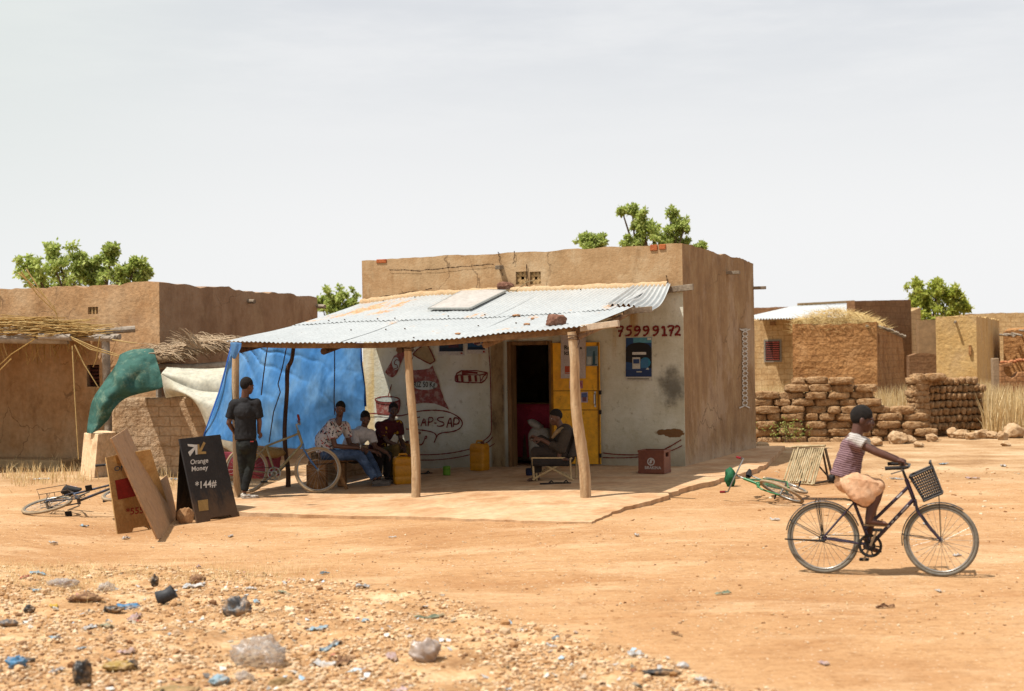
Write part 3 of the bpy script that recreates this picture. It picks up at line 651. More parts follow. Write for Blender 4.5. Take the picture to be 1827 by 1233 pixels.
# inside the shop
M_dark = mat('dark_board', [hx('5E4A38', 1.1), hx('725C46', 1.1)], 4, .8, .3)
fl0 = slabz(*SW(-3, 1, 0).xy) + .004
t = thing('shop_counter', 'dark red cloth covered counter just inside the shop doorway', 'counter', SW(-2.75, 1.0, fl0), -TH)
MB().box(SW(-2.9, 1.0, fl0 + .5), (2.2, .5, .98), FR.to_3x3()).build('counter_body', M_dark, t, bevel=.01)
def cloth(u, v):
    x = -4.0 + 2.2 * u; fold = .025 * math.sin(u * 46) * v + .01 * math.sin(u * 17); return SW(x, .735 - fold if v > .15 else .735 + (.15 - v) * 3.2, fl0 + 1.02 - max(0, v - .15) * 1.12)
MB().grid(cloth, 90, 14).build('cloth', mat('red_cloth', [hx('8E2A3C', 1.3), hx('A83A4E', 1.3)], 5, .8, .2), t, smooth='all')
MB().box(SW(-2.9, 1.0, fl0 + 1.035), (2.24, .56, .02), FR.to_3x3()).build('counter_top', mat('ochre_board', [hx('7A6020', .8)], 5, .7, .2), t)
sh = thing('shelf', 'dark plank shelf of goods at the back of the shop', 'shelf', SW(-2.9, 4.3, fl0), -TH)
for z in (.5, .95, 1.4, 1.85): MB().box(SW(-2.9, 4.4, fl0 + z), (2.4, .4, .03), FR.to_3x3()).build('shelf_board', M_dark, sh)
for x in (-4.1, -1.7): MB().box(SW(x + (.0), 4.4, fl0 + 1.05), (.05, .38, 2.1), FR.to_3x3()).build('upright', M_dark, sh)
for k, (x, z, w, c) in enumerate(((-3.3, 1.44, .3, 'A23A34'), (-2.9, 1.44, .24, '4A6A8A'), (-2.5, 1.44, .3, 'C8B890'), (-3.2, 1.89, .26, '7A6A50'), (-2.75, 1.89, .34, 'B0A898'), (-2.4, .99, .3, '8A4A3A'))):
    m_ = MB(); m_.box(SW(x, 4.38, fl0 + z + .10 - .025), (w, .22, .20), FR.to_3x3()); tag(rebase(m_.build('carton', mat('carton_' + c, [hx(c, 1.25)], 6, .7, .1), None, bevel=.006)), 'small carton on the dark shelf inside the shop', 'carton', 'cartons on the shop shelf')
# ------------------------------------------------------------------ porch
P1, P2, P3 = G(424, 886, slabz), G(742, 887, slabz), G(1046, 887, slabz)
porch = thing('porch', 'corrugated iron porch on crooked wooden posts along the shop front', 'porch', SW(-3, -2, 0), -TH)
def yl(px):   # depth of the eave line
    t_ = (px - 424) / (1046 - 424); return P1.y + (P3.y - P1.y) * t_ - .10
EV = [D(x, y, yl(x)) for x, y in ((409, 608), (500, 610.5), (580, 611), (660, 610), (740, 607.5), (820, 602.5), (900, 594.5), (960, 589), (1000, 585.5), (1042, 581.5))]
TP = [PL(x, y, SW(0, -.05), SN) for x, y in ((646, 542), (740, 529), (850, 522.5), (950, 519), (1060, 515.5), (1130, 513), (1192, 510))]
def poly(P, u):
    ls = [0]
    for a, b in zip(P, P[1:]): ls.append(ls[-1] + (b - a).length)
    s = max(0, min(1, u)) * ls[-1]
    for i in range(len(P) - 1):
        if s <= ls[i + 1] or i == len(P) - 2:
            q = P[i].lerp(P[i + 1], (s - ls[i]) / (ls[i + 1] - ls[i])); break
    if u < 0 or u > 1: q = q + (P[-1] - P[0]) * (u if u < 0 else u - 1)
    return q
NC = 74
def roofp(u, v, off=0.0, corr=True, sag=1):
    a, b = poly(TP, u), poly(EV, u); p = a.lerp(b, v)
    p.z += -.05 * math.sin(math.pi * max(0, min(1, v))) * sag + .012 * noise.noise(V((u * 7, v * 3, 1))) + off
    if corr: p.z += .0095 * math.sin(2 * math.pi * NC * u)
    return p
def roof_uv(px, py):
    best = None
    lo = [0, 1, 0, 1]
    for it in range(4):
        for i in range(25):
            for j in range(25):
                u = lo[0] + (lo[1] - lo[0]) * i / 24; v = lo[2] + (lo[3] - lo[2]) * j / 24; q = PX(roofp(u, v, 0, False)); d_ = (q[0] - px) ** 2 + (q[1] - py) ** 2
                if best is None or d_ < best[0]: best = (d_, u, v)
        w = (lo[1] - lo[0]) / 8; h_ = (lo[3] - lo[2]) / 8; lo = [best[1] - w, best[1] + w, best[2] - h_, best[2] + h_]
    return best[1], best[2]
def tin(n, c, co, b):
    s = n.n('ShaderNodeSeparateXYZ', {0: co}); X, Y, Z = s.outputs
    up = n.math('MULTIPLY', n.sm(X, -.5, -1.9), n.sm(Y, -.9, .5))
    d = n.sm(n.math('ADD', n.noise(co, 2.2, 8, (1, .35, 1), .7), n.math('MULTIPLY', up, .15)), .60, .70)
    c = n.mix(n.math('MULTIPLY', d, .9), c, n.ramp(n.noise(co, 8, 4), [(.4, hx('C08A54', .9)), (.6, hx('DDB182', .9))]))
    n.t.links.new(n.math('SUBTRACT', .2, n.math('MULTIPLY', d, .2)), b.inputs['Metallic'])
    n.t.links.new(n.math('ADD', .42, n.math('MULTIPLY', d, .45)), b.inputs['Roughness'])
    sp = n.sm(n.noise(co, 14, 3), .69, .74)
    return n.mix(n.math('MULTIPLY', sp, .8), c, hx('8A5A34', .8))
M_tin = mat('galvanised', [hx('C6CAC9', .95), hx('D2D5D3', .95)], 1.5, .42, .08, 60, extra=tin, var=.12, spec=.4)
def sheet(u0, u1, v0, v1, off, tilt, par, skew=0):
    w = (u1 - u0) * NC; nu = max(8, int(w * 6))
    def f(a, b):
        u = u0 + (u1 - u0) * a; v = v0 + (v1 - v0) * b; return roofp(u, v + skew * (a - .5), off + tilt * (a - .5) + .006 * noise.noise(V((u * 30, v * 6, off * 99))))
    return MB().grid(f, nu, 14).build('roof_sheet', M_tin, par, smooth='all')
us = [0, .165, .335, .50, .665, .83, 1.0]
for i, (a, b) in enumerate(zip(us, us[1:])): sheet(a - .006, b + .006, .50, 1.0 + rnd.uniform(-.004, .012), .004 * (i % 2), rnd.uniform(-.004, .004), porch, rnd.uniform(-.006, .006))
us = [0, .13, .29, .455, .62, .785, .95]
for i, (a, b) in enumerate(zip(us, us[1:])): sheet(a - .006, b + .006, 0, .555 + rnd.uniform(-.01, .01), .012 + .003 * (i % 2), rnd.uniform(-.004, .004), porch, rnd.uniform(-.01, .01))
# the loose last sheet, bent down past the end of the porch
ta, tb, ba, bb = TP[-2], PL(1197, 508.5, SW(0, -.05), SN), roofp(.93, .50, .03, False), None
bb = D(1166, 556, ba.y + .45)
def lf(a, b):
    p = (ta.lerp(tb, a)).lerp(ba.lerp(bb, a), b); p.z += .035 + .022 * math.sin(a * 2 * math.pi * 9) - .10 * math.sin(b * math.pi) * a + .05 * math.exp(-((a - .45) / .16) ** 2 - ((b - .85) / .2) ** 2); return p
MB().grid(lf, 70, 16).build('roof_sheet', M_tin, porch, smooth='all', label='bent last sheet of the porch roof')
# screws
nl = MB()
for v in (.53, .97, .06, .75):
    for k in range(3, NC - 1, 4):
        if rnd.random() < .35: p = roofp((k + .25) / NC, v + rnd.uniform(-.01, .01), .02 if v < .55 else .004); nl.ell(p + V((0, 0, .006)), (.014, .014, .010), None, 6, 4)
nl.build('roof_nail', mat('rusty_nail', [hx('5A3F2C', .8)], 5, .8, 0), porch)
# posts
def bark(n, c, co, b):
    kn = n.sm(n.noise(co, 3.2, 4, (1, 1, .55)), .60, .70); return n.mix(n.math('MULTIPLY', kn, .5), c, hx('8A5C38', .85))
M_post = mat('peeled_wood', [hx('B08A62', .85), hx('CBAA82', .88), hx('DCC4A2', .9)], 3, .8, .4, 22, (4, 4, .5), extra=bark)
M_stick = mat('dark_stick', [hx('3F2A1C', .8), hx('5E4330', .85), hx('7A5A42', .85)], 4, .85, .5, 25, (3, 3, .4))
def post(pts, Y0, Y1, rs, m, name='post', seg=12):
    q = [D(x, y, Y0 + (Y1 - Y0) * i / (len(pts) - 1)) for i, (x, y) in enumerate(pts)]
    # resample smoothly
    out = []; rr = []
    for i in range(len(q) - 1):
        for k in range(5):
            t_ = k / 5; a = q[max(0, i - 1)]; b = q[i]; c_ = q[i + 1]; d_ = q[min(len(q) - 1, i + 2)]
            out.append(.5 * ((2 * b) + (c_ - a) * t_ + (2 * a - 5 * b + 4 * c_ - d_) * t_ ** 2 + (-a + 3 * b - 3 * c_ + d_) * t_ ** 3)); rr.append(rs[i] + (rs[i + 1] - rs[i]) * t_)
    out.append(q[-1]); rr.append(rs[-1]); rr = [r * (1 + .06 * noise.noise(p * 5)) for r, p in zip(rr, out)]
    return MB().tube(out, rr, seg, jit=.03).build(name, m, porch, smooth=True)
post([(421, 612), (420, 680), (421, 760), (423, 830), (424, 888)], P1.y, P1.y, [.052, .055, .055, .06, .062], M_post)
post([(727, 611), (731, 680), (737, 750), (742, 830), (742, 889)], P2.y, P2.y, [.052, .057, .060, .064, .066], M_post)
post([(1020, 592), (1025, 640), (1026, 690), (1029, 740), (1036, 790), (1043, 840), (1045, 889)], P3.y, P3.y, [.058, .062, .066, .070, .074, .074, .072], M_post)
ps = G(514, 869, slabz)
post([(525, 604), (521, 640), (513, 660), (512, 700), (508, 760), (509, 800), (514, 840), (514, 871)], ps.y, ps.y, [.03, .032, .038, .033, .034, .036, .038, .04], M_stick)
# beam, purlins and rafters
M_beam = mat('beam_wood', [hx('6E4C30', .85), hx('94704C', .85), hx('AF8C64', .85)], 3, .85, .4, 22, (2, 2, 2))
bm_ = MB(); q = [poly(EV, u) + V((.02, .10, -.052)) for u in (.01, .2, .42, .5, .62, .8, .93, 1.0)]
for a, b in zip(q, q[1:]): bm_.bar(a, b, .05, .075)
bm_.build('beam', M_beam, porch)
MB().bar(D(1036, 586, P3.y - .02), D(1104, 577, P3.y - .30), .06, .085).build('beam_end', mat('pale_timber', [hx('C2A88C', .9), hx('D8C6AE', .92)], 3, .8, .3), porch, bevel=.006)
m_ = roofp(.93, .56, -.09, False); MB().bar(D(1112, 556, m_.y), D(1163, 551.5, m_.y + .1), .06, .09).build('beam_end', M_oldwood, porch, bevel=.006)
MB().bar(PL(1140, 523, SW(0, -.06), SN), PL(1237, 512, SW(0, -.06), SN), .06, .10).build('beam_end', M_oldwood, porch, bevel=.006)
pr = MB()
for v in (.3, .56, .8):
    q = [roofp(u, v, -.075, False) for u in (.0, .2, .4, .6, .8, .97)]
    for a, b in zip(q, q[1:]): pr.bar(a, b, .05, .06)
pr.build('purlin', M_beam, porch)
for u in (.02, .27, .49, .73, .97):
    q = [roofp(u, v, -.15, False) for v in (.02, .3, .6, .97)]; MB().tube(q, [.04, .042, .045, .05], 8, jit=.05).build('rafter', M_stick if u < .5 else M_beam, porch, smooth=True)
# mortar smeared along the joint with the wall
mo = MB()
def mf(a, b):
    p = poly(TP, a); k = .5 + .5 * fbm(a * 16, 3) + .3 * fbm(a * 60, 1); w = .05 + .05 * k; ang = b * math.pi * .9 - .2
    return p + V((SN.x, SN.y, 0)) * (.03 + math.cos(ang) * w) + V((0, 0, .012 + math.sin(ang) * w * 1.15 - .02))
mo.grid(lambda a, b: mf(a, b), 160, 7); mo.build('mortar', mat('sandy_mortar', [hx('C9A57A', .88), hx('D8BC96', .9)], 6, .95, .5, 30), porch, smooth='all')
# binding wire at the post heads
for P_, x, y in ((P2, 729, 621), (P3, 1022, 600)):
    w = MB(); c_ = D(x, y, P_.y)
    for k in range(3): w.ring(c_ + V((0, 0, -.02 * k)), (rnd.uniform(-.2, .2), rnd.uniform(-.2, .2), 1), .068, .005, 16, 5)
    w.tube([c_ + V((.06, -.02, 0)), c_ + V((.09, -.03, -.06)), c_ + V((.05, -.06, -.16))], .005, 5); w.build('binding', M_stick, porch)
# ------------------------------------------------------------------ on the roof
def onroof(px, py, off=.03): u, v = roof_uv(px, py); return roofp(u, v, off, False)
cs = [onroof(*q) for q in ((765, 557), (839, 557), (903, 525), (831, 522))]
sp_ = thing('solar_panel', 'flat pale solar panel lying on the porch roof', 'solar panel', cs[0])
nn = (cs[1] - cs[0]).cross(cs[3] - cs[0]).normalized(); nn = nn if nn.z > 0 else -nn
fr_ = MB(); k_ = [c + nn * .03 for c in cs]
for a, b in zip(k_, k_[1:] + k_[:1]): fr_.bar(a, b, .03, .03, up=nn)
fr_.build('frame', mat('alu_frame', [hx('C9CBC6', .9)], 5, .4, .05, metal=.4), sp_)
i_ = [c.lerp((cs[0] + cs[2]) / 2, .02) + nn * .032 for c in cs]; MB().prism(i_, nn, .01).build('panel', mat('panel_back', [hx('CFC9C2', .88), hx('C4BCB2', .88)], 2, .5, .05), sp_)
MB().tube([cs[2] + nn * .05, cs[2] + V((.16, .1, .03)), PL(940, 503, SW(0, -.05), SN), PL(953, 500, SW(0, -.05), SN)], .008, 6).build('cable', mat('tan_cable', [hx('B09870', .8)], 5, .7, 0), sp_)
M_lat = mat('laterite_rock', [hx('6E4636', .8), hx('8E6450', .85), hx('A88472', .85)], 6, .95, .8, 14, bd=.04)
def rock(px, py, w, h_, seed, label, fn, m=M_lat, name='rock', cat='rock', amp=.28, group=None, deep=.8):
    p = fn(px, py); o = MB().blob(p + V((0, 0, h_ * .36)), (w / 2 * 1.12, w / 2 * deep * 1.12, h_ / 2 * 1.1), seed, amp * .55, 3.2, 4, None, 0, 11).build(name, m, None, smooth='all'); return tag(rebase(o), label, cat, group)
rock(902, 521, .27, .20, 3, 'round reddish rock by the wall holding down the solar panel', lambda a, b: onroof(a, b, .03))
rock(991, 581, .28, .20, 11, 'blunt wedge shaped rock weighing down the roof edge above the bent post', lambda a, b: onroof(a, b, .0))
for k, (x, y, w, l) in enumerate(((940, 581, .10, 'flat chip of bark left of the wedge shaped rock on the roof edge'), (950, 571, .06, 'tiny brown pebble on the tin roof above the bark chip'), (921, 565, .13, 'thin reddish bark strip lying mid roof'), (817, 598, .08, 'small orange mud lump near the eave in the middle of the roof'))):
    rock(x, y, w, .03, 20 + k, l, lambda a, b: onroof(a, b, .01), mat('orange_crumb', [hx('B57A4E', .85), hx('D8A67A', .85)], 8, .95, .4), 'bark_chip' if k in (0, 2) else 'clod', 'debris', .5)
# ------------------------------------------------------------------ the mud house on the left with its straw shelter
hc = D(286, 700, 26.0); HL = V((hc.x, 26.0, 0)); FH = frame(HL)
def HW(x, y, z=0): return FH @ V((x, y, z))
Hn = FH.to_3x3() @ V((0, -1, 0)); Hs = FH.to_3x3() @ V((1, 0, 0))
def HF(px, py, y=0.0):
    p = FH.inverted() @ PL(px, py, HW(0, y), Hn); return p.x, p.z
house = thing('mud_house', 'long mud house at far left with a straw shelter before its shaded wall', 'house', HW(0, 0, -.16), -TH)
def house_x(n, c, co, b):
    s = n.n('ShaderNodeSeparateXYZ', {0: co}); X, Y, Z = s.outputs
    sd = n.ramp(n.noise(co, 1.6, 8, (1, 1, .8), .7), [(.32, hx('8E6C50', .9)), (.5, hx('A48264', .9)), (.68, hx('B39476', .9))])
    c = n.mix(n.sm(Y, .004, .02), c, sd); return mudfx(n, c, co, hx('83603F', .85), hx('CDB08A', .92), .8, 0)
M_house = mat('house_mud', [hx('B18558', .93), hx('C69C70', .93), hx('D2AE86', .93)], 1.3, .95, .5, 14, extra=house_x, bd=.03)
hz_ = lambda a, b: HF(a, b)[1]
tl = hz_(0, 517); tr = hz_(285, 503); W_ = 8.0; x00 = HF(0, 517)[0]
br_ = PL(566, 530, HW(0, 0), Hs).z
wx0, wz1 = HF(155, 651); wx1, wz0 = HF(178, 690); vx0, vz1 = HF(157, 548); vx1, vz0 = HF(175, 560)
mb = MB(); room(mb, W_, 5.6, -.4, (tr + (tl - tr) * W_ / -x00, tr, br_, br_), 3.35, [(W_ + wx0, W_ + wx1, wz0, wz1), (W_ + vx0, W_ + vx1, vz0, vz1)], amp=.014, edge=.05, seed=9, fr=FH)
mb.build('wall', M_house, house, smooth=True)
mb = MB(); flatroof(mb, W_, 5.6, 3.1, FH); mb.build('roof', MATS['mud_roof'], house)
M_iron = mat('rust_iron', [hx('4A2A24', .8), hx('6A3A32', .8)], 5, .7, .2)
wn = MB(); ax = FH.to_3x3()
for k in range(6): wn.box(HW((wx0 + wx1) / 2, .10, wz0 + (wz1 - wz0) * (k + .5) / 6), (wx1 - wx0 - .02, .02, .045), ax @ Matrix.Rotation(.5, 3, 'X'))
for x in (wx0 + .015, wx1 - .015): wn.box(HW(x, .1, (wz0 + wz1) / 2), (.03, .05, wz1 - wz0), ax)
wn.build('window', M_iron, house)
vb = MB()
for k in range(4): vb.box(HW(vx0 + (vx1 - vx0) * k / 3, .05, (vz0 + vz1) / 2), (.03, .06, vz1 - vz0), ax)
for k in range(3): vb.ring(HW(vx0 + (vx1 - vx0) * (k + .5) / 3, .05, (vz0 + vz1) / 2), Hn, .04, .012, 12, 4)
vb.build('vent_block', M_vent, house)
for (a, b_, l) in ((443, 537, .16), (566, 546, .2)):
    p = PL(a, b_, HW(0, 0), Hs); MB().tube([p - Hs * .1, p + Hs * l + V((0, -.05, -.02))], .045, 8).build('drain_spout', M_oldwood, house)
lx0 = HF(-60, 815)[0]; lx1 = HF(150, 815)[0]
MB().box(HW((lx0 + lx1) / 2 - 1, -.32, .02), (lx1 - lx0 + 2, .62, .26), ax).build('ledge', mat('ledge_mud', [hx('B59468', .9), hx('CBAF86', .9)], 2, .95, .4), house, bevel=.03)
# straw shelter
M_log = mat('weathered_log', [hx('8A7B68', .8), hx('B0A190', .88), hx('CBBFAE', .9)], 3, .85, .5, 22, (1, 1, 1))
M_straw = mat('straw', [hx('A47A3C', .85), hx('C9A25E', .9), hx('DDBE80', .92), hx('B48A48', .88)], 3, .8, 0, island=True, trans=.15)
shl = thing('straw_shelter', 'log and straw sun shelter leaning on the left mud house', 'shelter', D(100, 830, 25.2))
Ys = 25.0
def log(a, b, r, m=M_log, nm='beam', par=shl, y2=None):
    p, q = D(a[0], a[1], a[2] if len(a) > 2 else Ys), D(b[0], b[1], b[2] if len(b) > 2 else Ys); pts = [p.lerp(q, i / 6) + V((0, 0, .012 * noise.noise(V((i, a[0], 1))))) for i in range(7)]
    MB().tube(pts, [r * (1 + .1 * noise.noise(V((i * 2, b[0], 4)))) for i in range(7)], 9, jit=.05).build(nm, m, par, smooth=True)
log((-440, 606), (-118, 603), .075); log((-430, 606, 25.0), (-426, 860, 25.0), .08, nm='post'); log((-120, 603), (122, 607, 25.05), .075); log((-60, 596, 25.2), (63, 599, 25.0), .06); log((70, 600, 24.9), (126, 602, 24.85), .06); log((120, 603, 25.3), (205, 604, 25.1), .055); log((130, 597, 25.5), (214, 601, 25.2), .05)
log((176, 592, 25.4), (241, 587, 25.6), .06); log((150, 594, 26.2), (192, 588, 25.2), .05); log((-30, 594, 25.4), (28, 587, 25.0), .05)
log((188, 606, 25.2), (196, 840, 25.2), .075, nm='post'); log((-70, 606, 25.0), (-66, 850, 25.0), .08, nm='post'); log((-68, 596, 26.5), (190, 596, 26.5), .05)
st = MB()
for k in range(2600):
    u = rnd.random(); x = -8.9 + 2.9 * 0; l = rnd.uniform(.35, 1.3); an = rnd.gauss(0, .16); el = rnd.gauss(0, .07); y = 24.85 + 2.9 * rnd.random() ** 1.3
    px = rnd.uniform(-430, 150); c_ = D(px, 600, y); c_.z = 2.40 + rnd.random() ** 1.3 * .30 * (1 - .3 * (px > 120)) + (.05 if px < 60 else 0)
    d_ = V((math.cos(an), math.sin(an), el)) * l / 2; s_ = V((0, 0, rnd.uniform(-.02, .02))); r = rnd.uniform(.004, .010)
    st.tube([c_ - d_, c_ + s_, c_ + d_], [r, r, r * .6], 4)
for k in range(46):   # stalks that hang from the edge or stand proud of it
    px = rnd.uniform(-20, 150); y = rnd.uniform(24.9, 26.6); c_ = D(px, 606, y); c_.z = 2.40; l = rnd.uniform(.15, .5); st.tube([c_, c_ + V((rnd.uniform(-.06, .06), 0, -l / 2)), c_ + V((rnd.uniform(-.1, .1), 0, -l))], .006, 4)
for q in ([(130, 603), (165, 622), (215, 638)], [(126, 601), (170, 620), (214, 634)], [(128, 604), (160, 623), (212, 636)], [(20, 640), (0, 660), (-20, 680)], [(62, 605), (20, 632), (-5, 655)], [(133, 615), (150, 650), (176, 692)], [(129, 617), (133, 700), (140, 820)], [(178, 600), (172, 640), (166, 655)], [(200, 606), (230, 611), (245, 612)],
          [(38, 485), (66, 525), (102, 560)], [(47, 480), (68, 512), (100, 555)], [(33, 487), (60, 510), (90, 540)], [(95, 545), (101, 562), (104, 575)]):
    st.tube([D(x, y, 24.8) for x, y in q], [.012, .010, .007], 5)
st.build('straw', M_straw, shl)
MB().grid(lambda u, v: D(-450 + 605 * u, 600, 25.0 + 3.4 * v) * 1.0 + V((0, 0, 2.43 - D(-450 + 605 * u, 600, 25.0 + 3.4 * v).z + .03 * noise.noise(V((u * 9, v * 5, 2))))), 24, 10).build('straw_sun_slab', mat('straw_base', [hx('8A6A38', .8), hx('A88850', .85)], 9, .95, .6, 40, (1, 6, 1)), shl, smooth='all', solid=.05)  # dense slab added under the straw, run out of view, to block sun
# low shed of mud brick under palm thatch
def brickx(n, c, co, b):
    w = n.n('ShaderNodeTexBrick', {'Vector': n.n('ShaderNodeMapping', {'Vector': n.n('ShaderNodeVectorMath', {0: co, 1: n.n('ShaderNodeVectorMath', {0: n.n('ShaderNodeTexNoise', {'Vector': co, 'Scale': 6.0}).outputs['Color'], 3: .06}, operation='SCALE').outputs[0]}, operation='ADD').outputs[0], 'Rotation': (math.radians(90), 0, 0)}).outputs[0], 'Scale': 1.0, 'Mortar Size': .018, 'Mortar Smooth': .9, 'Brick Width': .40, 'Row Height': .17})
    m_ = w.outputs['Fac']; c = n.mix(n.math('MULTIPLY', m_, .55), c, hx('86663F', .8))
    return c
M_lowb = mat('pale_mudbrick', [hx('A98560', .9), hx('C7A682', .9), hx('D3B898', .9)], 3, .95, 1.0, 9, extra=brickx, bd=.05)
shed = thing('low_shed', 'low mud brick shed under ragged palm thatch between the mud house and the blue tarp', 'shed', D(290, 845, 24.6))
mb = MB(); wl, wr_ = D(200, 760, 24.7), D(395, 760, 24.3); zt = D(290, 709, 24.5).z
mudwall(mb, V((wl.x, wl.y, 0)), V((wr_.x, wr_.y, 0)), V((0, 1, 0)), .22, -.3, lambda s: zt, 1.3, res=.06, amp=.02, edge=.025, seed=21, fr=3.5)
mb.build('wall', M_lowb, shed, smooth='all')
MB().tube([D(278, 655, 24.7), D(300, 652, 24.6), D(338, 655, 24.6), D(412, 650, 24.4)], .055, 9, jit=.05).build('beam', M_log, shed, smooth=True)
MB().tube([D(283, 650, 24.8), D(284, 850, 24.8)], .05, 8).build('post', M_log, shed, smooth=True)
def tm(u, v):
    px = 276 + 142 * u; p = D(px, 640, 24.3 + 2.2 * v); edge_ = [640, 632, 629, 632, 640, 645, 640, 636][min(7, int(u * 7.99))]
    z = D(px, 630 + 10 * math.sin(u * 5 + 1) , 24.3).z + .12 * v + .05 * noise.noise(V((u * 6, v * 5, 7))); p.z = z; return p
MB().grid(tm, 40, 14).build('thatch_bed', mat('thatch_bed', [hx('7A6248', .85), hx('9A8264', .88)], 7, .95, .8, 30), shed, smooth='all', solid=.10)
th = MB()
for k in range(1700):
    u, v = rnd.random(), rnd.random() ** 1.6; p = tm(u, v) + V((0, 0, .05 + rnd.uniform(0, .08))); l = rnd.uniform(.15, .45); an = rnd.gauss(0, .5)
    d_ = V((math.cos(an), -abs(math.sin(an)) * .6, rnd.gauss(-.10, .16))) * l * rnd.choice((-1, 1)); d_.z = -abs(d_.z) if v < .2 else d_.z
    th.tube([p, p + d_ * .5 + V((0, 0, .015)), p + d_ + V((0, 0, -.05))], [.008, .006, .003], 4)
for k in range(30):
    b_ = D(350 + rnd.uniform(-8, 14), 622, 24.3); e_ = D(rnd.uniform(296, 345), rnd.uniform(584, 606), 24.2); th.tube([b_, b_.lerp(e_, .5) + V((0, 0, .05)), e_], [.010, .007, .003], 4)
th.build('thatch', mat('thatch_strand', [hx('8E7458', .88), hx('B79C7C', .92), hx('CFB696', .94), hx('9C8264', .88)], 3, .85, 0, island=True), shed)
# sheets -------------------------------------------------------------
def cm(a, b, c, d, t): return .5 * ((2 * b) + (c - a) * t + (2 * a - 5 * b + 4 * c - d) * t * t + (-a + 3 * b - 3 * c + d) * t ** 3)
def sheet_from(rows, nu, nv, fold=.03, fs=6, seed=0, rad=0):
    """rows of (px,py,Y) control points, smoothly interpolated"""
    P = [[D(*q) for q in r] for r in rows]
    def cat(L, t):
        n_ = len(L) - 1; i = min(n_ - 1, int(t * n_)); f_ = t * n_ - i
        return cm(L[max(0, i - 1)], L[i], L[i + 1], L[min(n_, i + 2)], f_)
    def f(u, v):
        p = cat([cat(r, u) for r in P], v); q = p * fs * .35 + V((seed, seed, 0))
        if rad:
            a = math.atan2(v + .02, u + .02); p = p + V((.2, -1, 0)) * rad * (1 - abs(math.sin(a * 9 + 1.5 * noise.noise(p * 1.5)))) ** 3 * math.exp(-2.2 * math.hypot(u, v)) * min(1, 6 * math.hypot(u, v))
        return p + V((.3, -1, .1)) * fold * (noise.noise(q) + .6 * (abs(noise.noise(q * 2.1)) - .3) + .4 * math.sin(p.x * fs * 2 + p.z * fs * 1.2 + 3 * noise.noise(q * .7)))
    return MB().grid(f, nu, nv)
def clothx(dc, k=.5, sc_=9):
    def f(n, c, co, b):
        c = n.mix(n.math('MULTIPLY', n.sm(n.noise(co, sc_, 8, None, .75), .5, .68), k), c, dc); return c
    return f
M_green = mat('green_canvas', [hx('38645A', .85), hx('4A7A6E', .88)], 2, .8, .3, 14, extra=clothx(hx('93A58A', .85), .6, 5), bd=.03, trans=.12)
Yg = 24.15
gt = thing('green_tarp', 'faded green canvas sheet draped over the end of the low mud shed', 'tarp', D(222, 790, Yg))
sheet_from([[(214, 632, 24.3), (232, 625, 24.45), (253, 622, 24.45), (274, 622, 24.35)], [(206, 652, 24.15), (228, 650, 24.1), (256, 652, 24.1), (286, 663, 24.1)], [(187, 680, 24.2), (212, 684, 24.0), (246, 690, 24.05), (291, 690, 24.1)], [(166, 712, 24.2), (187, 717, 23.95), (213, 710, 24.05), (246, 703, 24.12)], [(158, 745, 24.2), (176, 747, 23.98), (197, 737, 24.05), (214, 714, 24.1)], [(155, 773, 24.2), (165, 773, 24.05), (178, 764, 24.1), (194, 748, 24.1)]], 60, 80, .085, 6, 3).build('drape', M_green, gt, smooth='all', solid=.004)
M_white = mat('cream_sheet', [hx('F2EEDC', .96), hx('E6E0C8', .95)], 2, .7, .15, 12, trans=.35, extra=clothx(hx('D2C8A4', .9), .3, 4))
wt = thing('white_tarp', 'slack cream plastic sheet hung below the palm thatch beside the blue tarp', 'tarp', D(350, 790, 24.0))
Yw = 24.05
sheet_from([[(298, 655, 24.3), (335, 657, 24.3), (375, 658, 24.2), (418, 654, 24.0)], [(290, 664, Yw), (330, 672, 23.9), (370, 676, 23.8), (416, 676, 23.8)], [(287, 669, Yw), (320, 686, 23.9), (362, 704, 23.75), (418, 708, 23.7)]], 36, 24, .03, 6, 4).build('sheet', M_white, wt, smooth='all', solid=.004)
sheet_from([[(288, 668, 23.9), (318, 684, 23.8), (360, 698, 23.7), (418, 700, 23.6)], [(292, 694, 23.95), (328, 702, 23.6), (368, 722, 23.4), (418, 736, 23.3)], [(296, 710, 24.1), (346, 712, 23.7), (377, 778, 23.4), (418, 810, 23.3)]], 30, 24, .03, 5, 14).build('sheet', M_white, wt, smooth='all', solid=.004)
def bluex(n, c, co, b):
    # woven hems: brown seams and the dirt band along the foot
    c = n.mix(n.math('MULTIPLY', n.sm(n.noise(co, 3, 8, (1, 1, .4), .7), .52, .7), .35), c, hx('6FA6CF', .9)); return c
M_blue = mat('blue_tarp', [hx('80B2DA', 1.3), hx('92BEE2', 1.33), hx('B0D0EA', 1.35)], 1.2, .55, .2, 10, trans=.72, extra=bluex, bd=.03, var=.15)
bt = thing('blue_tarp', 'bright blue plastic sheet closing the left side of the porch', 'tarp', D(500, 850, 21.5))
YT = P1.y + .12
yb = lambda px: 1 / ((1 / YT) + (1 / 25.5 - 1 / YT) * (px - 415) / (642 - 415))
bl = lambda *q: [(x, y, yb(x) + dy) for x, y, dy in q]
sheet_from([bl((414, 612, 0), (470, 613, .05), (530, 614, .05), (590, 614, 0), (642, 612, -.1)), bl((409, 640, -.05), (468, 650, .25), (530, 650, .2), (588, 650, .2), (643, 650, -.1)), bl((396, 690, 0), (462, 695, .5), (526, 695, .4), (590, 695, .4), (651, 700, -.1)),
            bl((380, 735, .1), (450, 745, .6), (522, 745, .5), (590, 745, .4), (651, 750, -.1)), bl((364, 777, .3), (436, 792, .6), (515, 800, .5), (585, 802, .4), (650, 803, -.1))], 130, 90, .055, 3.2, 6, .13).build('sheet', M_blue, bt, smooth='all', solid=.004)
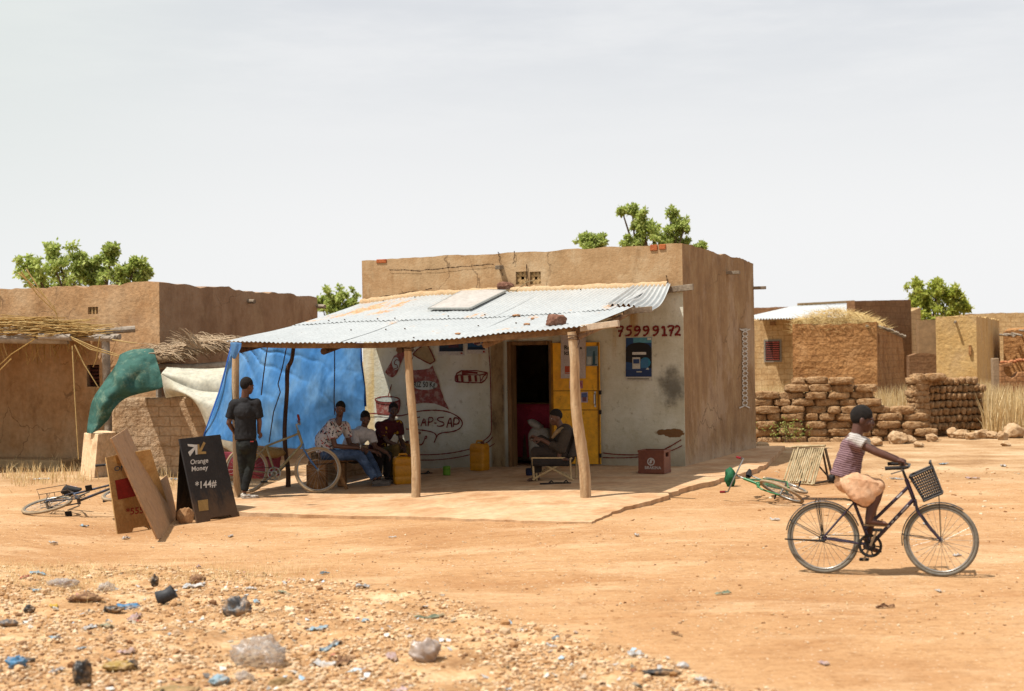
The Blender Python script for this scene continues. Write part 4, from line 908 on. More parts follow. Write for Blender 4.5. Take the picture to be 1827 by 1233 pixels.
M_rope = mat('brown_seam', [hx('5A4A4A', .8), hx('77604E', .85)], 5, .9, .1)
for q in ([(478, 613), (474, 640), (470, 670), (466, 705)], [(512, 615), (504, 655), (496, 685), (500, 700), (488, 735), (480, 790)], [(597, 615), (597, 660), (596, 710), (597, 740)]):
    MB().tube([D(x, y, yb(x) - .05) for x, y in q], .010, 5).build('seam', M_rope, bt)
for q in ([(643, 613), (645, 650), (650, 690), (652, 725)], [(414, 613), (406, 645), (393, 695), (377, 740), (364, 778)]): MB().tube([D(x, y, (yb(x) - .12 if x > 600 else yb(x) + (y - 612) * .0018 - .02)) for x, y in q], .022, 6, sq=.5).build('hem', mat('hem_blue', [hx('1450A0', .9), hx('1E5EB0', .9)], 4, .6, .1, trans=.2), bt, smooth='all')
sheet_from([[(411, 611, 19.3), (420, 611, 19.25), (431, 612, 19.3)], [(412, 622, 19.3), (420, 624, 19.22), (429, 622, 19.3)], [(412, 634, 19.3), (416, 640, 19.28), (420, 640, 19.3)]], 8, 8, .02, 8, 2).build('knot', M_blue, bt, smooth='all', solid=.004)
# ------------------------------------------------------------------ sign boards
def quadboard(cs, t, n=None):
    nn = (cs[1] - cs[0]).cross(cs[3] - cs[0]).normalized(); nn = nn if nn.y < 0 else -nn
    return MB().prism(cs, -nn, t), nn
def boardmat(nm, cols, dirt, k=.6):
    def f(n, c, co, b):
        s = n.n('ShaderNodeSeparateXYZ', {0: co})
        low = n.sm(n.math('ADD', s.outputs[2], n.math('MULTIPLY', n.math('SUBTRACT', n.noise(co, 7, 8, (1, 1, .4), .75), .5), .9)), .45, .05)
        return n.mix(n.math('MULTIPLY', low, k), c, dirt)
    return mat(nm, cols, 5, .7, .2, 30, extra=f)
M_black = boardmat('black_board', [hx('26211F', .9), hx('332D2A', .9)], hx('6A5038', .8), .8)
cs = [G(352, 934), G(426, 921), None, None]; cs[3] = D(320, 783, cs[0].y + .28); cs[2] = D(393, 775, cs[1].y + .28)
sg = thing('sign_board', 'black folding sign board with white lettering and two arrows at the porch edge', 'sign', (cs[0] + cs[1]) / 2)
ux, uz = (cs[1] - cs[0]), (cs[3] - cs[0]); w_ = ux.length; h_ = uz.length; ux.normalize(); uz.normalize()
bd = lambda u, v, o=0.0: cs[0] + (cs[1] - cs[0]) * u * (1 - v) + ((cs[3] - cs[0]) * v if False else V()) + (cs[3].lerp(cs[2], u) - cs[0] if False else V()) if False else (cs[0].lerp(cs[1], u)).lerp(cs[3].lerp(cs[2], u), v)
notch = [bd(0, 0), bd(.30, 0.0), bd(.34, .035), bd(.80, .035), bd(.84, 0), bd(1, 0), bd(1, 1), bd(0, 1)]
nn = (cs[1] - cs[0]).cross(cs[3] - cs[0]).normalized(); nn = nn if nn.y < 0 else -nn
cs[2] = PL(393, 775, cs[0], nn); notch = [bd(0, 0), bd(.30, 0.0), bd(.34, .035), bd(.80, .035), bd(.84, 0), bd(1, 0), bd(1, 1), bd(0, 1)]
MB().prism(notch, -nn, .022).build('front_panel', M_black, sg, bevel=.003)
bb_ = [G(313, 929), G(385, 914) + V((0, .35, 0)), cs[2] + V((0, .03, -.02)), cs[3] + V((0, .03, -.02))]
MB().prism(bb_, (0, 1, 0), .022).build('back_panel', M_black, sg, bevel=.003)
dec = {}
def onb(mb, poly_, o=.006): 
    q = [bd(u, v) + nn * o for u, v in poly_]; tri = tessellate_polygon([q]); mb.add(q, [tuple(t) for t in tri])
zb = lambda x, y: None
import itertools
def bu(zx, zy):
    """zoom pixel (crop 0,680 scale 3.972) -> u,v on the board"""
    p = PL(zx / 3.972, 680 + zy / 3.972, cs[0], nn); best = None
    u, v = .5, .5
    for _ in range(12):
        q = bd(u, v); du = (bd(u + .01, v) - q) / .01; dv = (bd(u, v + .01) - q) / .01; e = p - q
        a, b_, c_ = du.dot(du), du.dot(dv), dv.dot(dv); d1, d2 = e.dot(du), e.dot(dv); dt = a * c_ - b_ * b_; u += (d1 * c_ - d2 * b_) / dt; v += (a * d2 - b_ * d1) / dt
    return u, v
M_lw = mat('sign_white', [hx('E4DDD2', .92), hx('D2C8BA', .9)], 8, .7, .05); M_gold = mat('sign_gold', [hx('B79256', .85), hx('A27E46', .85)], 8, .7, .05)
a_ = MB()
for P_ in ([(1330, 505), (1372, 470), (1330, 462), (1326, 447), (1398, 452), (1400, 520), (1384, 522), (1380, 484), (1344, 535)],): onb(a_, [bu(*q) for q in P_])
a_.build('arrow', M_lw, sg); a_ = MB()
onb(a_, [bu(*q) for q in [(1394, 448), (1410, 450), (1412, 485), (1440, 430), (1455, 440), (1424, 500), (1458, 500), (1458, 516), (1396, 520)]]); a_.build('arrow', M_gold, sg)
a_ = MB(); onb(a_, [bu(*q) for q in [(1398, 848), (1470, 838), (1476, 915), (1408, 924)]]); a_.build('square', M_gold, sg)
def btext(s, zx, zy, zh, bold, m, zw):
    o_ = MB(); u, v = bu(zx, zy); u2, v2 = bu(zx, zy - zh); p0 = bd(u, v) + nn * .005; hh = (bd(u2, v2) - bd(u, v)).length; u3, v3 = bu(zx + 100, zy - 12)
    text_mb(o_, s, p0, bd(u3, v3) - bd(u, v), bd(u2, v2) - bd(u, v), hh, bold, fit=(bd(*bu(zx + zw, zy)) - bd(u, v)).length); o_.build('lettering', m, sg)
btext('Orange', 1346, 592, 34, .012, M_lw, 132); btext('Money', 1354, 641, 34, .012, M_lw, 122); btext('*144#', 1382, 765, 50, .014, M_lw, 155)
sg_rock = rock(331, 934, .20, .24, 31, 'pale brown stone propping the foot of the black sign board', lambda a, b: G(a, b), mat('tan_stone', [hx('9A7048', .85), hx('B98C60', .88), hx('8A6A50', .8)], 6, .95, .7, 14), 'stone', 'stone', .2)
# plywood sign with a red square
M_ply = boardmat('plywood', [hx('BE9258', .9), hx('D2AC74', .92)], hx('8E6438', .85), .5)
cs = [G(210, 953), G(267, 945), None, None]; cs[3] = D(189, 816, cs[0].y + .25); cs[2] = D(236, 806, cs[1].y + .25)
pg = thing('plywood_sign', 'tan plywood folding sign with a red square and red figures behind a broken board', 'sign', (cs[0] + cs[1]) / 2)
nn = (cs[1] - cs[0]).cross(cs[3] - cs[0]).normalized(); nn = nn if nn.y < 0 else -nn
cs[2] = PL(236, 806, cs[0], nn)
MB().prism([bd(0, 0), bd(.45, 0), bd(.52, .05), bd(.92, .05), bd(1, 0), bd(1, 1), bd(0, 1)], -nn, .016).build('front_panel', M_ply, pg, bevel=.002)
bk = [G(214, 941) + V((0, .5, 0)), G(290, 930) + V((0, .5, 0)), D(268, 802, cs[1].y + .32), D(205, 812, cs[0].y + .27)]
MB().prism(bk, (0, 1, .2), .016).build('back_panel', M_ply, pg, bevel=.002)
sg = pg; M_rd = mat('sign_red', [hx('A8332A', .9), hx('8E2A22', .9)], 8, .7, .05); M_bl = mat('sign_blue', [hx('4A6478', .85)], 8, .7, .05)
a_ = MB(); onb(a_, [bu(*q) for q in [(812, 705), (905, 686), (962, 815), (835, 842)]]); a_.build('square', M_rd, pg)
btext('ON', 806, 640, 34, .012, M_bl, 88); btext('*555#', 892, 950, 46, .014, M_rd, 168)
# broken brown board standing in front of it
b0, b1, b2 = G(284, 962), G(313, 919) , D(210, 774, G(284, 962).y + .35)
bn = (b1 - b0).cross(b2 - b0).normalized()
bp = [PL(x, y, b0, bn) for x, y in ((196, 783), (224, 765), (273, 866), (296, 848), (305, 880), (313, 919), (291, 961), (279, 963), (255, 912), (225, 846))]
bn = bn if bn.y > 0 else -bn
br = thing('broken_board', 'brown V shaped broken board standing in front of the plywood sign', 'board', b0); MB().prism(bp, bn, .02).build('board', mat('brown_board', [hx('96724F', 1.15), hx('AC8660', 1.18), hx('9E7C5E', 1.15)], 3, .75, .25, 25), br, bevel=.003)
# tapered block behind the signs
t0 = [G(143, 849), G(168, 853), G(213, 846), G(190, 840)]; tz = D(150, 772, t0[0].y + .1).z
tt = [D(150, 772.5, t0[0].y + .06), D(175, 773.5, t0[1].y + .06), D(207, 775, t0[2].y - .02), D(184, 772, t0[3].y)]
for q in tt: q.z = tz
m_ = MB(); m_.add(t0 + tt, [(0, 1, 5, 4), (1, 2, 6, 5), (2, 3, 7, 6), (3, 0, 4, 7), (4, 5, 6, 7), (0, 3, 2, 1)])
blk = m_.build('plinth', mat('tan_plinth', [hx('CEAA80', 1.2), hx('DCBE98', 1.22), hx('BC9870', 1.15)], 3, .85, .3, 20), None, bevel=.012); tag(rebase(blk), 'tapered tan plinth standing below the green tarp', 'plinth')
# ------------------------------------------------------------------ houses on the right
def brick_extra(bw, rh, mortar, k, rot=(math.radians(90), 0, 0), ms=.02):
    def f(n, c, co, b):
        # bricks on every upright face: run the courses along x on fronts and along y on sides
        geo = n.n('ShaderNodeNewGeometry').outputs['Normal']; s = n.n('ShaderNodeSeparateXYZ', {0: co})
        nv = n.n('ShaderNodeVectorTransform', {0: geo}, vector_type='NORMAL', convert_from='WORLD', convert_to='OBJECT').outputs[0]; sn = n.n('ShaderNodeSeparateXYZ', {0: nv})
        f_ = n.math('GREATER_THAN', n.math('ABSOLUTE', sn.outputs[0]), .7); h = n.math('ADD', n.math('MULTIPLY', s.outputs[0], n.math('SUBTRACT', 1.0, f_)), n.math('MULTIPLY', s.outputs[1], f_))
        wv = n.math('MULTIPLY', n.math('SUBTRACT', n.noise(co, 3, 4), .5), .10)
        cb = n.n('ShaderNodeCombineXYZ', {0: n.math('ADD', h, wv), 1: n.math('ADD', s.outputs[2], wv)}).outputs[0]
        w = n.n('ShaderNodeTexBrick', {'Vector': cb, 'Color1': (.25, .25, .25, 1), 'Color2': (.75, .75, .75, 1), 'Scale': 1.0, 'Mortar Size': ms, 'Mortar Smooth': .7, 'Brick Width': bw, 'Row Height': rh})
        c = n.mix(.35, c, n.mix(1.0, c, n.ramp(w.outputs['Color'], [(.2, (.75, .72, .70)), (.8, (1.2, 1.2, 1.2))]), 'MULTIPLY'))
        return n.mix(n.math('MULTIPLY', w.outputs['Fac'], k), c, mortar)
    return f
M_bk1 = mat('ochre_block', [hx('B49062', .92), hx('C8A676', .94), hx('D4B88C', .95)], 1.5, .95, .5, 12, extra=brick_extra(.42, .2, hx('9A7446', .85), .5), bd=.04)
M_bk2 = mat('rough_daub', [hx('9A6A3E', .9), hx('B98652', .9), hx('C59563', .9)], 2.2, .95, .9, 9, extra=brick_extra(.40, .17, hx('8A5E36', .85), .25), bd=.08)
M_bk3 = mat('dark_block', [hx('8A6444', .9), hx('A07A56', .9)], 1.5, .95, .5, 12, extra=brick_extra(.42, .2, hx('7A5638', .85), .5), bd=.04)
M_bk4 = mat('yellow_daub', [hx('C49A5C', .92), hx('D4AF74', .95), hx('C8A678', .92)], 1.2, .95, .6, 10, bd=.05)
def hut(name, label, px_r, Y, W, Ld, top, m, th=TH, holes=None, dips=(0, 0, 0, 0), amp=.03, edge=.05, roofz=None, cat='house', base=-.3):
    """flat house whose near right corner stands at px_r, depth Y; top in pixels at that corner"""
    c_ = D(px_r, 640, Y); o = V((c_.x, Y, 0)); fr = Matrix.Translation(o) @ Matrix.Rotation(-th, 4, 'Z'); zt = D(px_r, top, Y).z
    t = thing(name, label, cat, o, -th); mb = MB(); tops = [zt + d_ for d_ in dips]
    room(mb, W, Ld, base, tops, zt, holes or (), t=.25, amp=amp, edge=edge, seed=int(px_r), fr=fr); mb.build('wall', m, t, smooth=True)
    mb = MB(); flatroof(mb, W, Ld, zt - .22 if roofz is None else roofz, fr, .25); mb.build('roof', MATS['mud_roof'], t); return t, fr, zt
def wid(px0, px1, Y, th=TH):
    """width of a front wall ending at px1 (right, depth Y) and reaching px0 on the left"""
    o = D(px1, 640, Y); k = (px0 - CX) / F; return (o.x - k * o.y) / (math.cos(th) + k * math.sin(th))
def dep(px0, px1, Y, th=TH):
    o = D(px0, 640, Y); k = (px1 - CX) / F; return (k * o.y - o.x) / (math.sin(th) - k * math.cos(th))
T2 = math.radians(24)
# block house with a louvred window and a bright sheet roof
Y = 50.0; W1 = wid(1335, 1600, Y, T2)
t, fr, zt = hut('block_house', 'ochre block house with a red louvred window and bright tin roof behind the brick stacks', 1600, Y, W1, 6, 566, M_bk1, T2, amp=.01, edge=.01, dips=(.0, 0, .5, .5))
def onfr(px, py, fr): 
    o = fr @ V((0, 0, 0)); nn_ = fr.to_3x3() @ V((0, -1, 0)); return fr.inverted() @ PL(px, py, o, nn_)
p0, p1 = onfr(1366, 609, fr), onfr(1392, 643, fr); wm = MB(); R3x = fr.to_3x3(); cx = (p0.x + p1.x) / 2; cz = (p0.z + p1.z) / 2; ww, wh = abs(p1.x - p0.x), abs(p0.z - p1.z)
MB().box(fr @ V((cx, -.02, cz)), (ww + .12, .06, wh + .12), R3x).build('window_frame', mat('grey_cement', [hx('9A9082', .9)], 3, .9, .2), t)
wf = MB(); wf.box(fr @ V((cx, -.052, cz)), (ww, .02, wh), R3x); wo = wf.build('window', mat('dark_gap', [hx('2A2420')], 3, .8, 0), t)
lv = MB()
for k in range(9): lv.box(fr @ V((cx + ww * .25, -.075, cz - wh / 2 + wh * (k + .5) / 9)), (ww * .46, .02, wh * .05), R3x)
for k in range(9): lv.box(fr @ V((cx - ww * .24, -.068, cz - wh / 2 + wh * (k + .5) / 9)), (ww * .44, .008, wh * .022), R3x)
lv.build('louvre', mat('red_louvre', [hx('B8544A', .9), hx('C86A5E', .9)], 4, .7, .1), wo)
rf = MB(); q = [D(1320, 569, Y - .3), D(1420, 565, Y - .3), D(1524, 566, Y - .2), D(1524, 541, Y + 6.2), D(1424, 546, Y + 6.0), D(1344, 566, Y + 5)]
rf.grid(lambda u, v: (D(1315, 570, Y - .4).lerp(D(1560, 565, Y - .3), u)).lerp(D(1420, 546, Y + 6).lerp(D(1560, 540.5, Y + 6.2), u), v) + V((0, 0, .03 * math.sin(u * 300))), 160, 4); rf.build('roof', mat('clean_tin', [hx('D8DCDA', .98), hx('E2E4E2', .98)], 2, .45, .05, 60, metal=.15, spec=.4), t, smooth='all', label='bright corrugated roof sheet')
ed = MB(); 
for k in range(26): 
    a = D(1424, 546, Y + 6).lerp(D(1521, 541, Y + 6.2), k / 25); ed.box(a + V((0, -.1, .06)), (.07, .2, .09))
ed.build('roof_batten', mat('batten_wood', [hx('A88A60', .9)], 3, .9, .2), t)
x_ = onfr(1379, 577, fr); MB().box(fr @ V((x_.x, -.02, x_.z)), (.2, .05, .14), R3x).build('vent_block', M_bk3, t)
# far long roofline behind it
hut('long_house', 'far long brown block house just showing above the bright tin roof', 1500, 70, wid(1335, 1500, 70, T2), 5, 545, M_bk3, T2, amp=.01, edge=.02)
# tall dark gable wall
A_, B_ = D(1527, 640, 44.0), D(1627, 640, 46.2); ztw = D(1527, 537, 44.0).z; mb = MB(); dn = (B_ - A_); nn_ = V((-dn.y, dn.x, 0)).normalized()
mudwall(mb, V((A_.x, A_.y, 0)), V((B_.x, B_.y, 0)), nn_, .30, -.3, lambda s: ztw + .12 * s / 4, ztw, amp=.008, edge=.012, seed=5)
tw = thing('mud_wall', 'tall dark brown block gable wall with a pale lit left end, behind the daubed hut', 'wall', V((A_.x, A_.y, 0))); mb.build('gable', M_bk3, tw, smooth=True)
# daubed hut with hay on top
Y = 37.0; W3 = wid(1414, 1565, Y, T2); D3 = dep(1565, 1612, Y, T2)
t, fr, zt = hut('daubed_hut', 'squat mud daubed hut with dry grass on its roof behind the brick stacks', 1565, Y, W3, D3, 577, M_bk2, T2, amp=.05, edge=.09, dips=(.02, 0, -.25, -.1))
hy = MB()
for k in range(3800):
    x = -W3 + rnd.random() * W3 * .98; y = .05 + rnd.random() ** 1.6 * 2.0; hh = .42 * math.sin(math.pi * min(1, max(0, (x + W3) / W3 * .95 + .08))) ** .7
    p = fr @ V((x, y, zt - .22 + rnd.random() * (hh + .2))); an = rnd.uniform(0, 6.28); l = rnd.uniform(.12, .36); d_ = V((math.cos(an), math.sin(an), rnd.uniform(-.2, .6))) * l; r = .008; s_ = d_.orthogonal().normalized() * r
    hy.add([p - s_, p + s_, p + d_], [(0, 1, 2)])
hy.build('dry_grass', mat('hay', [hx('C9A462', .9), hx('DDBE80', .92), hx('E8CF98', .95)], 3, .9, 0, island=True, trans=.25), t)
wd_ = MB()
for k in range(16): p = fr @ V((rnd.uniform(-.05, .05), .1 + D3 * k / 16, zt - .06 - .25 * k / 16)); wd_.tube([p + V((-.25, 0, 0)), p + V((.14, .03, -.02))], .035, 6)
wd_.build('roof_pole', M_oldwood, t)
# yellow hut, its dark neighbour and walls beyond
Y = 43.0; hut('yellow_hut', 'tall yellow daubed hut lit by the sun on the right beyond the rounded brick stack', 1743, Y, wid(1670, 1743, Y, T2), dep(1743, 1784, Y, T2), 563, M_bk4, T2, amp=.02, edge=.06)
yt = bpy.data.objects['yellow_hut']; frY = WM[yt.name]
p = onfr(1705, 572, frY); MB().tube([frY @ V((p.x, .2, p.z)), frY @ V((p.x, -.25, p.z - .06))], .035, 7).build('drain_spout', M_oldwood, yt)
p = onfr(1731, 625, frY); MB().box(frY @ V((p.x, -.03, p.z)), (.07, .1, .3), frY.to_3x3()).build('wall_hook', M_bk2, yt)
mb = MB(); a, b = D(1640, 640, 47), D(1671, 640, 46.7); mudwall(mb, V((a.x, a.y, 0)), V((b.x, b.y, 0)), V((0, 1, 0)), .3, -.2, lambda s: D(1655, 571, 47).z, D(1655, 571, 47).z, amp=.02, edge=.03, seed=4)
tag(rebase(mb.build('mud_wall', mat('plain_brown_mud', [hx('8A6A48', .85), hx('A58560', .88)], .8, .95, .4, 12), None, smooth=True)), 'narrow brown mud wall end close beside the yellow hut', 'wall')  # brown mud in two mixed tones
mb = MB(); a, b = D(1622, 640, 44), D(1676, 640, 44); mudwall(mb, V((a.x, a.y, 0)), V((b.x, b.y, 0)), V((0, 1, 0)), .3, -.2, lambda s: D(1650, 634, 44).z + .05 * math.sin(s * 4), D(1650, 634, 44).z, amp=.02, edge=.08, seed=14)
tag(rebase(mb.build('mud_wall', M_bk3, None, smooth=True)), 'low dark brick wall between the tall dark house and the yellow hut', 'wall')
hut('compound_house', 'far pale block house behind the yellow hut at the right edge', 1850, 62, wid(1655, 1850, 62, T2), 5, 557, M_bk1, T2, amp=.01, edge=.04)
hut('ruined_hut', 'broken brown mud hut with poke-out poles right of the yellow hut', 1860, 47, wid(1790, 1860, 47, T2), 4, 583, M_bk2, T2, amp=.03, edge=.15, dips=(-.1, 0, -.2, -.2))
rh = bpy.data.objects['ruined_hut']; po = MB()
for k in range(7): c_ = D(1792 + k * 7, 590 + rnd.uniform(0, 12), 46.8); po.tube([c_ + V((0, .4, .05)), c_ + V((rnd.uniform(-.5, .1), -.6, rnd.uniform(-.05, .08)))], .035, 6)
po.build('roof_pole', M_oldwood, rh)
# red brick ruin with a round opening, and the grey post beside it
rw = MB(); nseg = 40; Yr = 36.5; outl = [(1786, 735), (1784, 700), (1785, 650), (1795, 648), (1807, 645), (1815, 643), (1835, 636), (1860, 630), (1860, 735)]
hole = [(1792 + 0, 0)]
o3 = [D(x, y, Yr) for x, y in ((1786, 745), (1784, 700), (1785, 650), (1791, 651), (1792, 664), (1797, 671), (1806, 675), (1813, 671), (1817, 664), (1870, 662), (1870, 745))]
rw.prism(o3, (0, 1, 0), .3)
o3 = [D(x, y, Yr) for x, y in ((1786, 649.5), (1807, 646), (1807, 653), (1791, 655))]; rw.prism(o3, (0, 1, 0), .3)
ru = thing('brick_ruin', 'broken red brick wall with a round opening at the right edge', 'wall', D(1825, 720, Yr)); rw.build('wall', mat('red_brick', [hx('9C6A42', .9), hx('BA8658', .92), hx('AA784C', .9)], 2.5, .95, .8, 12, extra=brick_extra(.3, .14, hx('7E5638', .85), .6), bd=.05), ru, bevel=.02)
cp = MB()
for k in range(14): c_ = D(1788 + k * 5.5, 648 - .35 * k * 2 + rnd.uniform(-2, 1), Yr + .1); cp.blob(c_, (.06, .08, .045), 50 + k, .2, 1.5, 2)
cp.build('loose_brick', mat('red_rubble', [hx('B0683F', .9), hx('C9895E', .9)], 4, .95, .5), ru, smooth='all')
p = MB(); c_ = D(1775, 640, 36); p.box(V((c_.x, 36, (D(1775, 646, 36).z - .1) / 2)), (.17, .16, D(1775, 646, 36).z + .3)); tag(rebase(p.build('wooden_post', mat('grey_post', [hx('9A7E60', .88), hx('B59A7C', .9)], 3, .9, .4, 18), None, bevel=.02)), 'square grey wooden post left of the red brick ruin', 'post')
# ------------------------------------------------------------------ stacks of sun dried bricks
M_adobe = mat('adobe', [hx('8E6642', .88), hx('AE8458', .92), hx('C49E74', .95), hx('9E744A', .9)], 7, .97, 1.0, 20, bd=.06)
def sbrick(mb, c, d, R=None, sd=0, sq=.52): mb.blob(c, (d[0] / 2 * 1.04, d[1] / 2, d[2] / 2 * 1.22), sd, .22, 3.0, 3, R, sq)
Ya = 31.0; wall1 = thing('brick_stack', 'long stepped stack of loose mud bricks beside the shop', 'brick stack', D(1480, 788, Ya))
pm = F / Ya; rows_ = [(786, 1352, 1640, .0), (771, 1350, 1646, .4), (758, 1350, 1650, .1), (744, 1350, 1640, .6), (731, 1350, 1612, .2), (718, 1352, 1580, .7), (705.5, 1352, 1566, .3), (693, 1402, 1540, .0), (680, 1424, 1512, .5)]
sd = 0; rnd2 = random.Random(3)
for y, xa, xb, ph in rows_:
    x = xa - ph * 20
    while x < xb - 8:
        w = rnd2.choice((40, 42, 44, 46, 46, 30, 24)); sd += 1
        if x + w > xa + 6:
            c_ = D(x + w / 2 - 1, y + rnd2.uniform(-1, 1), Ya + rnd2.uniform(-.05, .06)); m_ = MB(); sbrick(m_, c_, (w * .93 / pm, .24, 11.5 / pm), Matrix.Rotation(rnd2.uniform(-.06, .06), 3, 'Z') @ Matrix.Rotation(rnd2.uniform(-.03, .03), 3, 'Y'), sd)
            m_.build('brick', M_adobe, wall1, smooth='all')
        x += w
co_m = MB(); poly_ = [D(x, y, Ya + .02) for x, y in ((1351, 792), (1646, 792), (1640, 748), (1606, 736), (1572, 722), (1560, 708), (1404, 700), (1351, 710))]; co_m.prism(poly_, (0, 1, 0), .16); co_m.build('mortar_core', mat('adobe_mortar', [hx('8E6844', .9), hx('A8835C', .9)], 5, .98, .8, 20), wall1)
st2 = thing('brick_stack', 'squarish stack of rounded mud bricks seen end on, right of the cyclist', 'brick stack', D(1690, 768, 31.5))
Yb = 32.2
for r in range(7):
    y = 762 - r * 13.3; xs0, xs1 = 1648 + r * .2, 1750
    k = 0; x = xs0 - rnd2.uniform(0, 11)
    while x < xs1:
        w = rnd2.uniform(9, 10.6); sd += 1; Yx = Yb - .9 * (1 - (x - xs0) / (xs1 - xs0)) * .0
        if r >= 6 and x > 1738: break
        m_ = MB(); yy = y - 3 * math.sin((x - xs0) / 60) ; sbrick(m_, D(x + w / 2, yy + rnd2.uniform(-1.0, 1.0), Yb + .55 * (x - xs0) / 80 + rnd2.uniform(-.04, .04)), (w * 1.08 / (F / Yb), .5, 11.2 / (F / Yb)), Matrix.Rotation(-.45, 3, 'Z') @ Matrix.Rotation(.16, 3, 'Y'), sd, .40)
        k += 1; x += w
        m_.build('brick', M_adobe, st2, smooth='all')
for r in range(8):
    for k in range(2):
        sd += 1; m_ = MB(); sbrick(m_, D(1632 + 12 * k + rnd2.uniform(-2, 2), 757 - r * 11, Yb - .3 + .15 * k), (24 / 80, .3, 11.5 / 80), Matrix.Rotation(.5, 3, 'Z'), sd); m_.build('brick', M_adobe, st2, smooth='all')
for x, y, w in ((1637, 674, 26), (1668, 673, 36)): sd += 1; m_ = MB(); sbrick(m_, D(x, y, Yb - .25), (w / 80, .3, 12 / 80), None, sd); m_.build('brick', M_adobe, st2, smooth='all')
co_m = MB(); co_m.prism([D(x, y, Yb + .12 + .55 * (x - 1648) / 80) for x, y in ((1646, 768), (1748, 768), (1746, 688), (1650, 682))], (0, 1, 0), .3); co_m.build('mortar_core', mat('stack_dark', [hx('5A4028', .85), hx('6E5236', .85)], 5, .98, .8, 20), st2)
# rubble round the feet of the stacks
M_rub = mat('rubble', [hx('B08A62', .9), hx('CBA880', .92), hx('DCC09C', .92)], 6, .97, .7, 22)
for k, (x, y, w, h_, l) in enumerate(((1600, 786, .42, .32, 'largest brown lump of rubble right of the cyclist\'s head'), (1563, 790, .3, .2, 'broken mud lump against the long stack just behind the cyclist'), (1622, 785, .3, .2, 'pale wedge of rubble between the two brick stacks'), (1640, 792, .22, .14, 'small crumb of rubble in front of the gap between the stacks'),
        (1662, 782, .26, .22, 'pale square stone at the left foot of the rounded stack'), (1682, 770, .4, .38, 'big rounded stone leaning on the rounded stack'), (1700, 775, .3, .26, 'pale stone right of the big rounded stone'), (1716, 776, .36, .24, 'flat pale stone below the middle of the rounded stack'), (1735, 778, .3, .2, 'low pale stone under the right end of the rounded stack'),
        (1752, 776, .34, .24, 'tan stone just past the right end of the rounded stack'), (1772, 777, .3, .2, 'cream stone in front of the dry grass'), (1788, 779, .26, .22, 'cream stone left of the edge pile of rubble'), (1808, 776, .42, .40, 'large dark faced stone at the right edge pile'), (1815, 750, .4, .34, 'topmost stone of the right edge pile'), (1796, 790, .2, .12, 'small flat stone before the right edge pile'),
        (1530, 795, .22, .14, 'small mud crumb under the cyclist\'s shoulder by the long stack'), (1358, 795, .3, .18, 'low rubble lump where the long stack meets the shop'), (1375, 770, .16, .10, 'fist sized crumb on the left of the long stack')) ):
    rock(x, y, w, h_, 70 + k, l, lambda a, b: G(a, b + 6), M_rub, 'stone', 'stone', .3)
# ------------------------------------------------------------------ trees
def leafmat(nm, cols): return mat(nm, cols, 3, .6, 0, island=True, trans=.55, spec=.2)
M_leaf = leafmat('neem_leaf', [hx('7E9042', 1.25), hx('A6B458', 1.35), hx('C2CA80', 1.4), hx('94A44C', 1.3)]); M_leaf2 = leafmat('pale_leaf', [hx('98A23A', 1.2), hx('B2BA50', 1.3), hx('C8CC72', 1.3), hx('A2AE46', 1.25)])
M_bark = mat('grey_bark', [hx('5E4C3A', .85), hx('7E6A54', .85)], 4, .9, .6, 20, (1, 1, .3))
def tree(label, px, Y, clumps, seed, trunk_r=.12, leaf=.09, m=M_leaf, n=240, base=-.1, group=None):
    r_ = random.Random(seed); b_ = D(px, 640, Y); b_ = V((b_.x, Y, base)); t = thing('tree', label, 'tree', b_, group=group)
    cs_ = [(D(x, y, Y + r_.uniform(-1, 1) * rr * .02), rr * Y / F) for x, y, rr in clumps]
    zc = min(c_.z for c_, _ in cs_) - .4; fork = V((b_.x, Y, max(1.0, zc * .55)))
    tm_ = MB(); tm_.tube([b_, b_.lerp(fork, .5) + V((.1, 0, 0)), fork], [trunk_r, trunk_r * .85, trunk_r * .75], 9, jit=.06)
    for c_, rr in cs_:
        mid = fork.lerp(c_, .5) + V((r_.uniform(-.2, .2), r_.uniform(-.2, .2), -.1)); tm_.tube([fork, mid, c_], [trunk_r * .45, trunk_r * .28, trunk_r * .1], 6)
    tm_.build('trunk', M_bark, t, smooth=True); lf_ = MB()
    for c_, rr in cs_:
        subs = [c_ + V((r_.gauss(0, 1), r_.gauss(0, 1), r_.gauss(0, 1))) * rr * .5 for _ in range(13)]
        for s_ in subs:
            sr = rr * r_.uniform(.16, .36)
            for _ in range(int(n / 11 * 2.6)):
                d_ = V((r_.gauss(0, 1), r_.gauss(0, 1), r_.gauss(0, 1))).normalized(); p = s_ + d_ * sr * abs(r_.gauss(0, .75))
                ax_ = (d_ + V((r_.gauss(0, .7), r_.gauss(0, .7), r_.gauss(0, .7) - .3))).normalized(); sd_ = ax_.cross(V((r_.gauss(0, 1), r_.gauss(0, 1), r_.gauss(0, 1)))).normalized(); l = leaf * r_.uniform(.45, 1.05)
                lf_.add([p, p + ax_ * l * .5 + sd_ * l * .28, p + ax_ * l, p + ax_ * l * .5 - sd_ * l * .28], [(0, 1, 2, 3)])
    lf_.build('crown', m, t); return t
tree('bushy green tree rising behind the left mud house', 150, 40, [(45, 470, 17), (62, 488, 22), (100, 450, 17), (98, 475, 24), (130, 485, 26), (142, 462, 16), (160, 488, 24), (165, 470, 14), (190, 480, 20), (198, 440, 10), (200, 458, 12), (215, 490, 20), (232, 480, 12), (246, 470, 11), (258, 490, 10), (80, 500, 24), (120, 505, 26), (170, 508, 24), (215, 508, 22), (246, 503, 12)], 4, .2, .15, n=220)
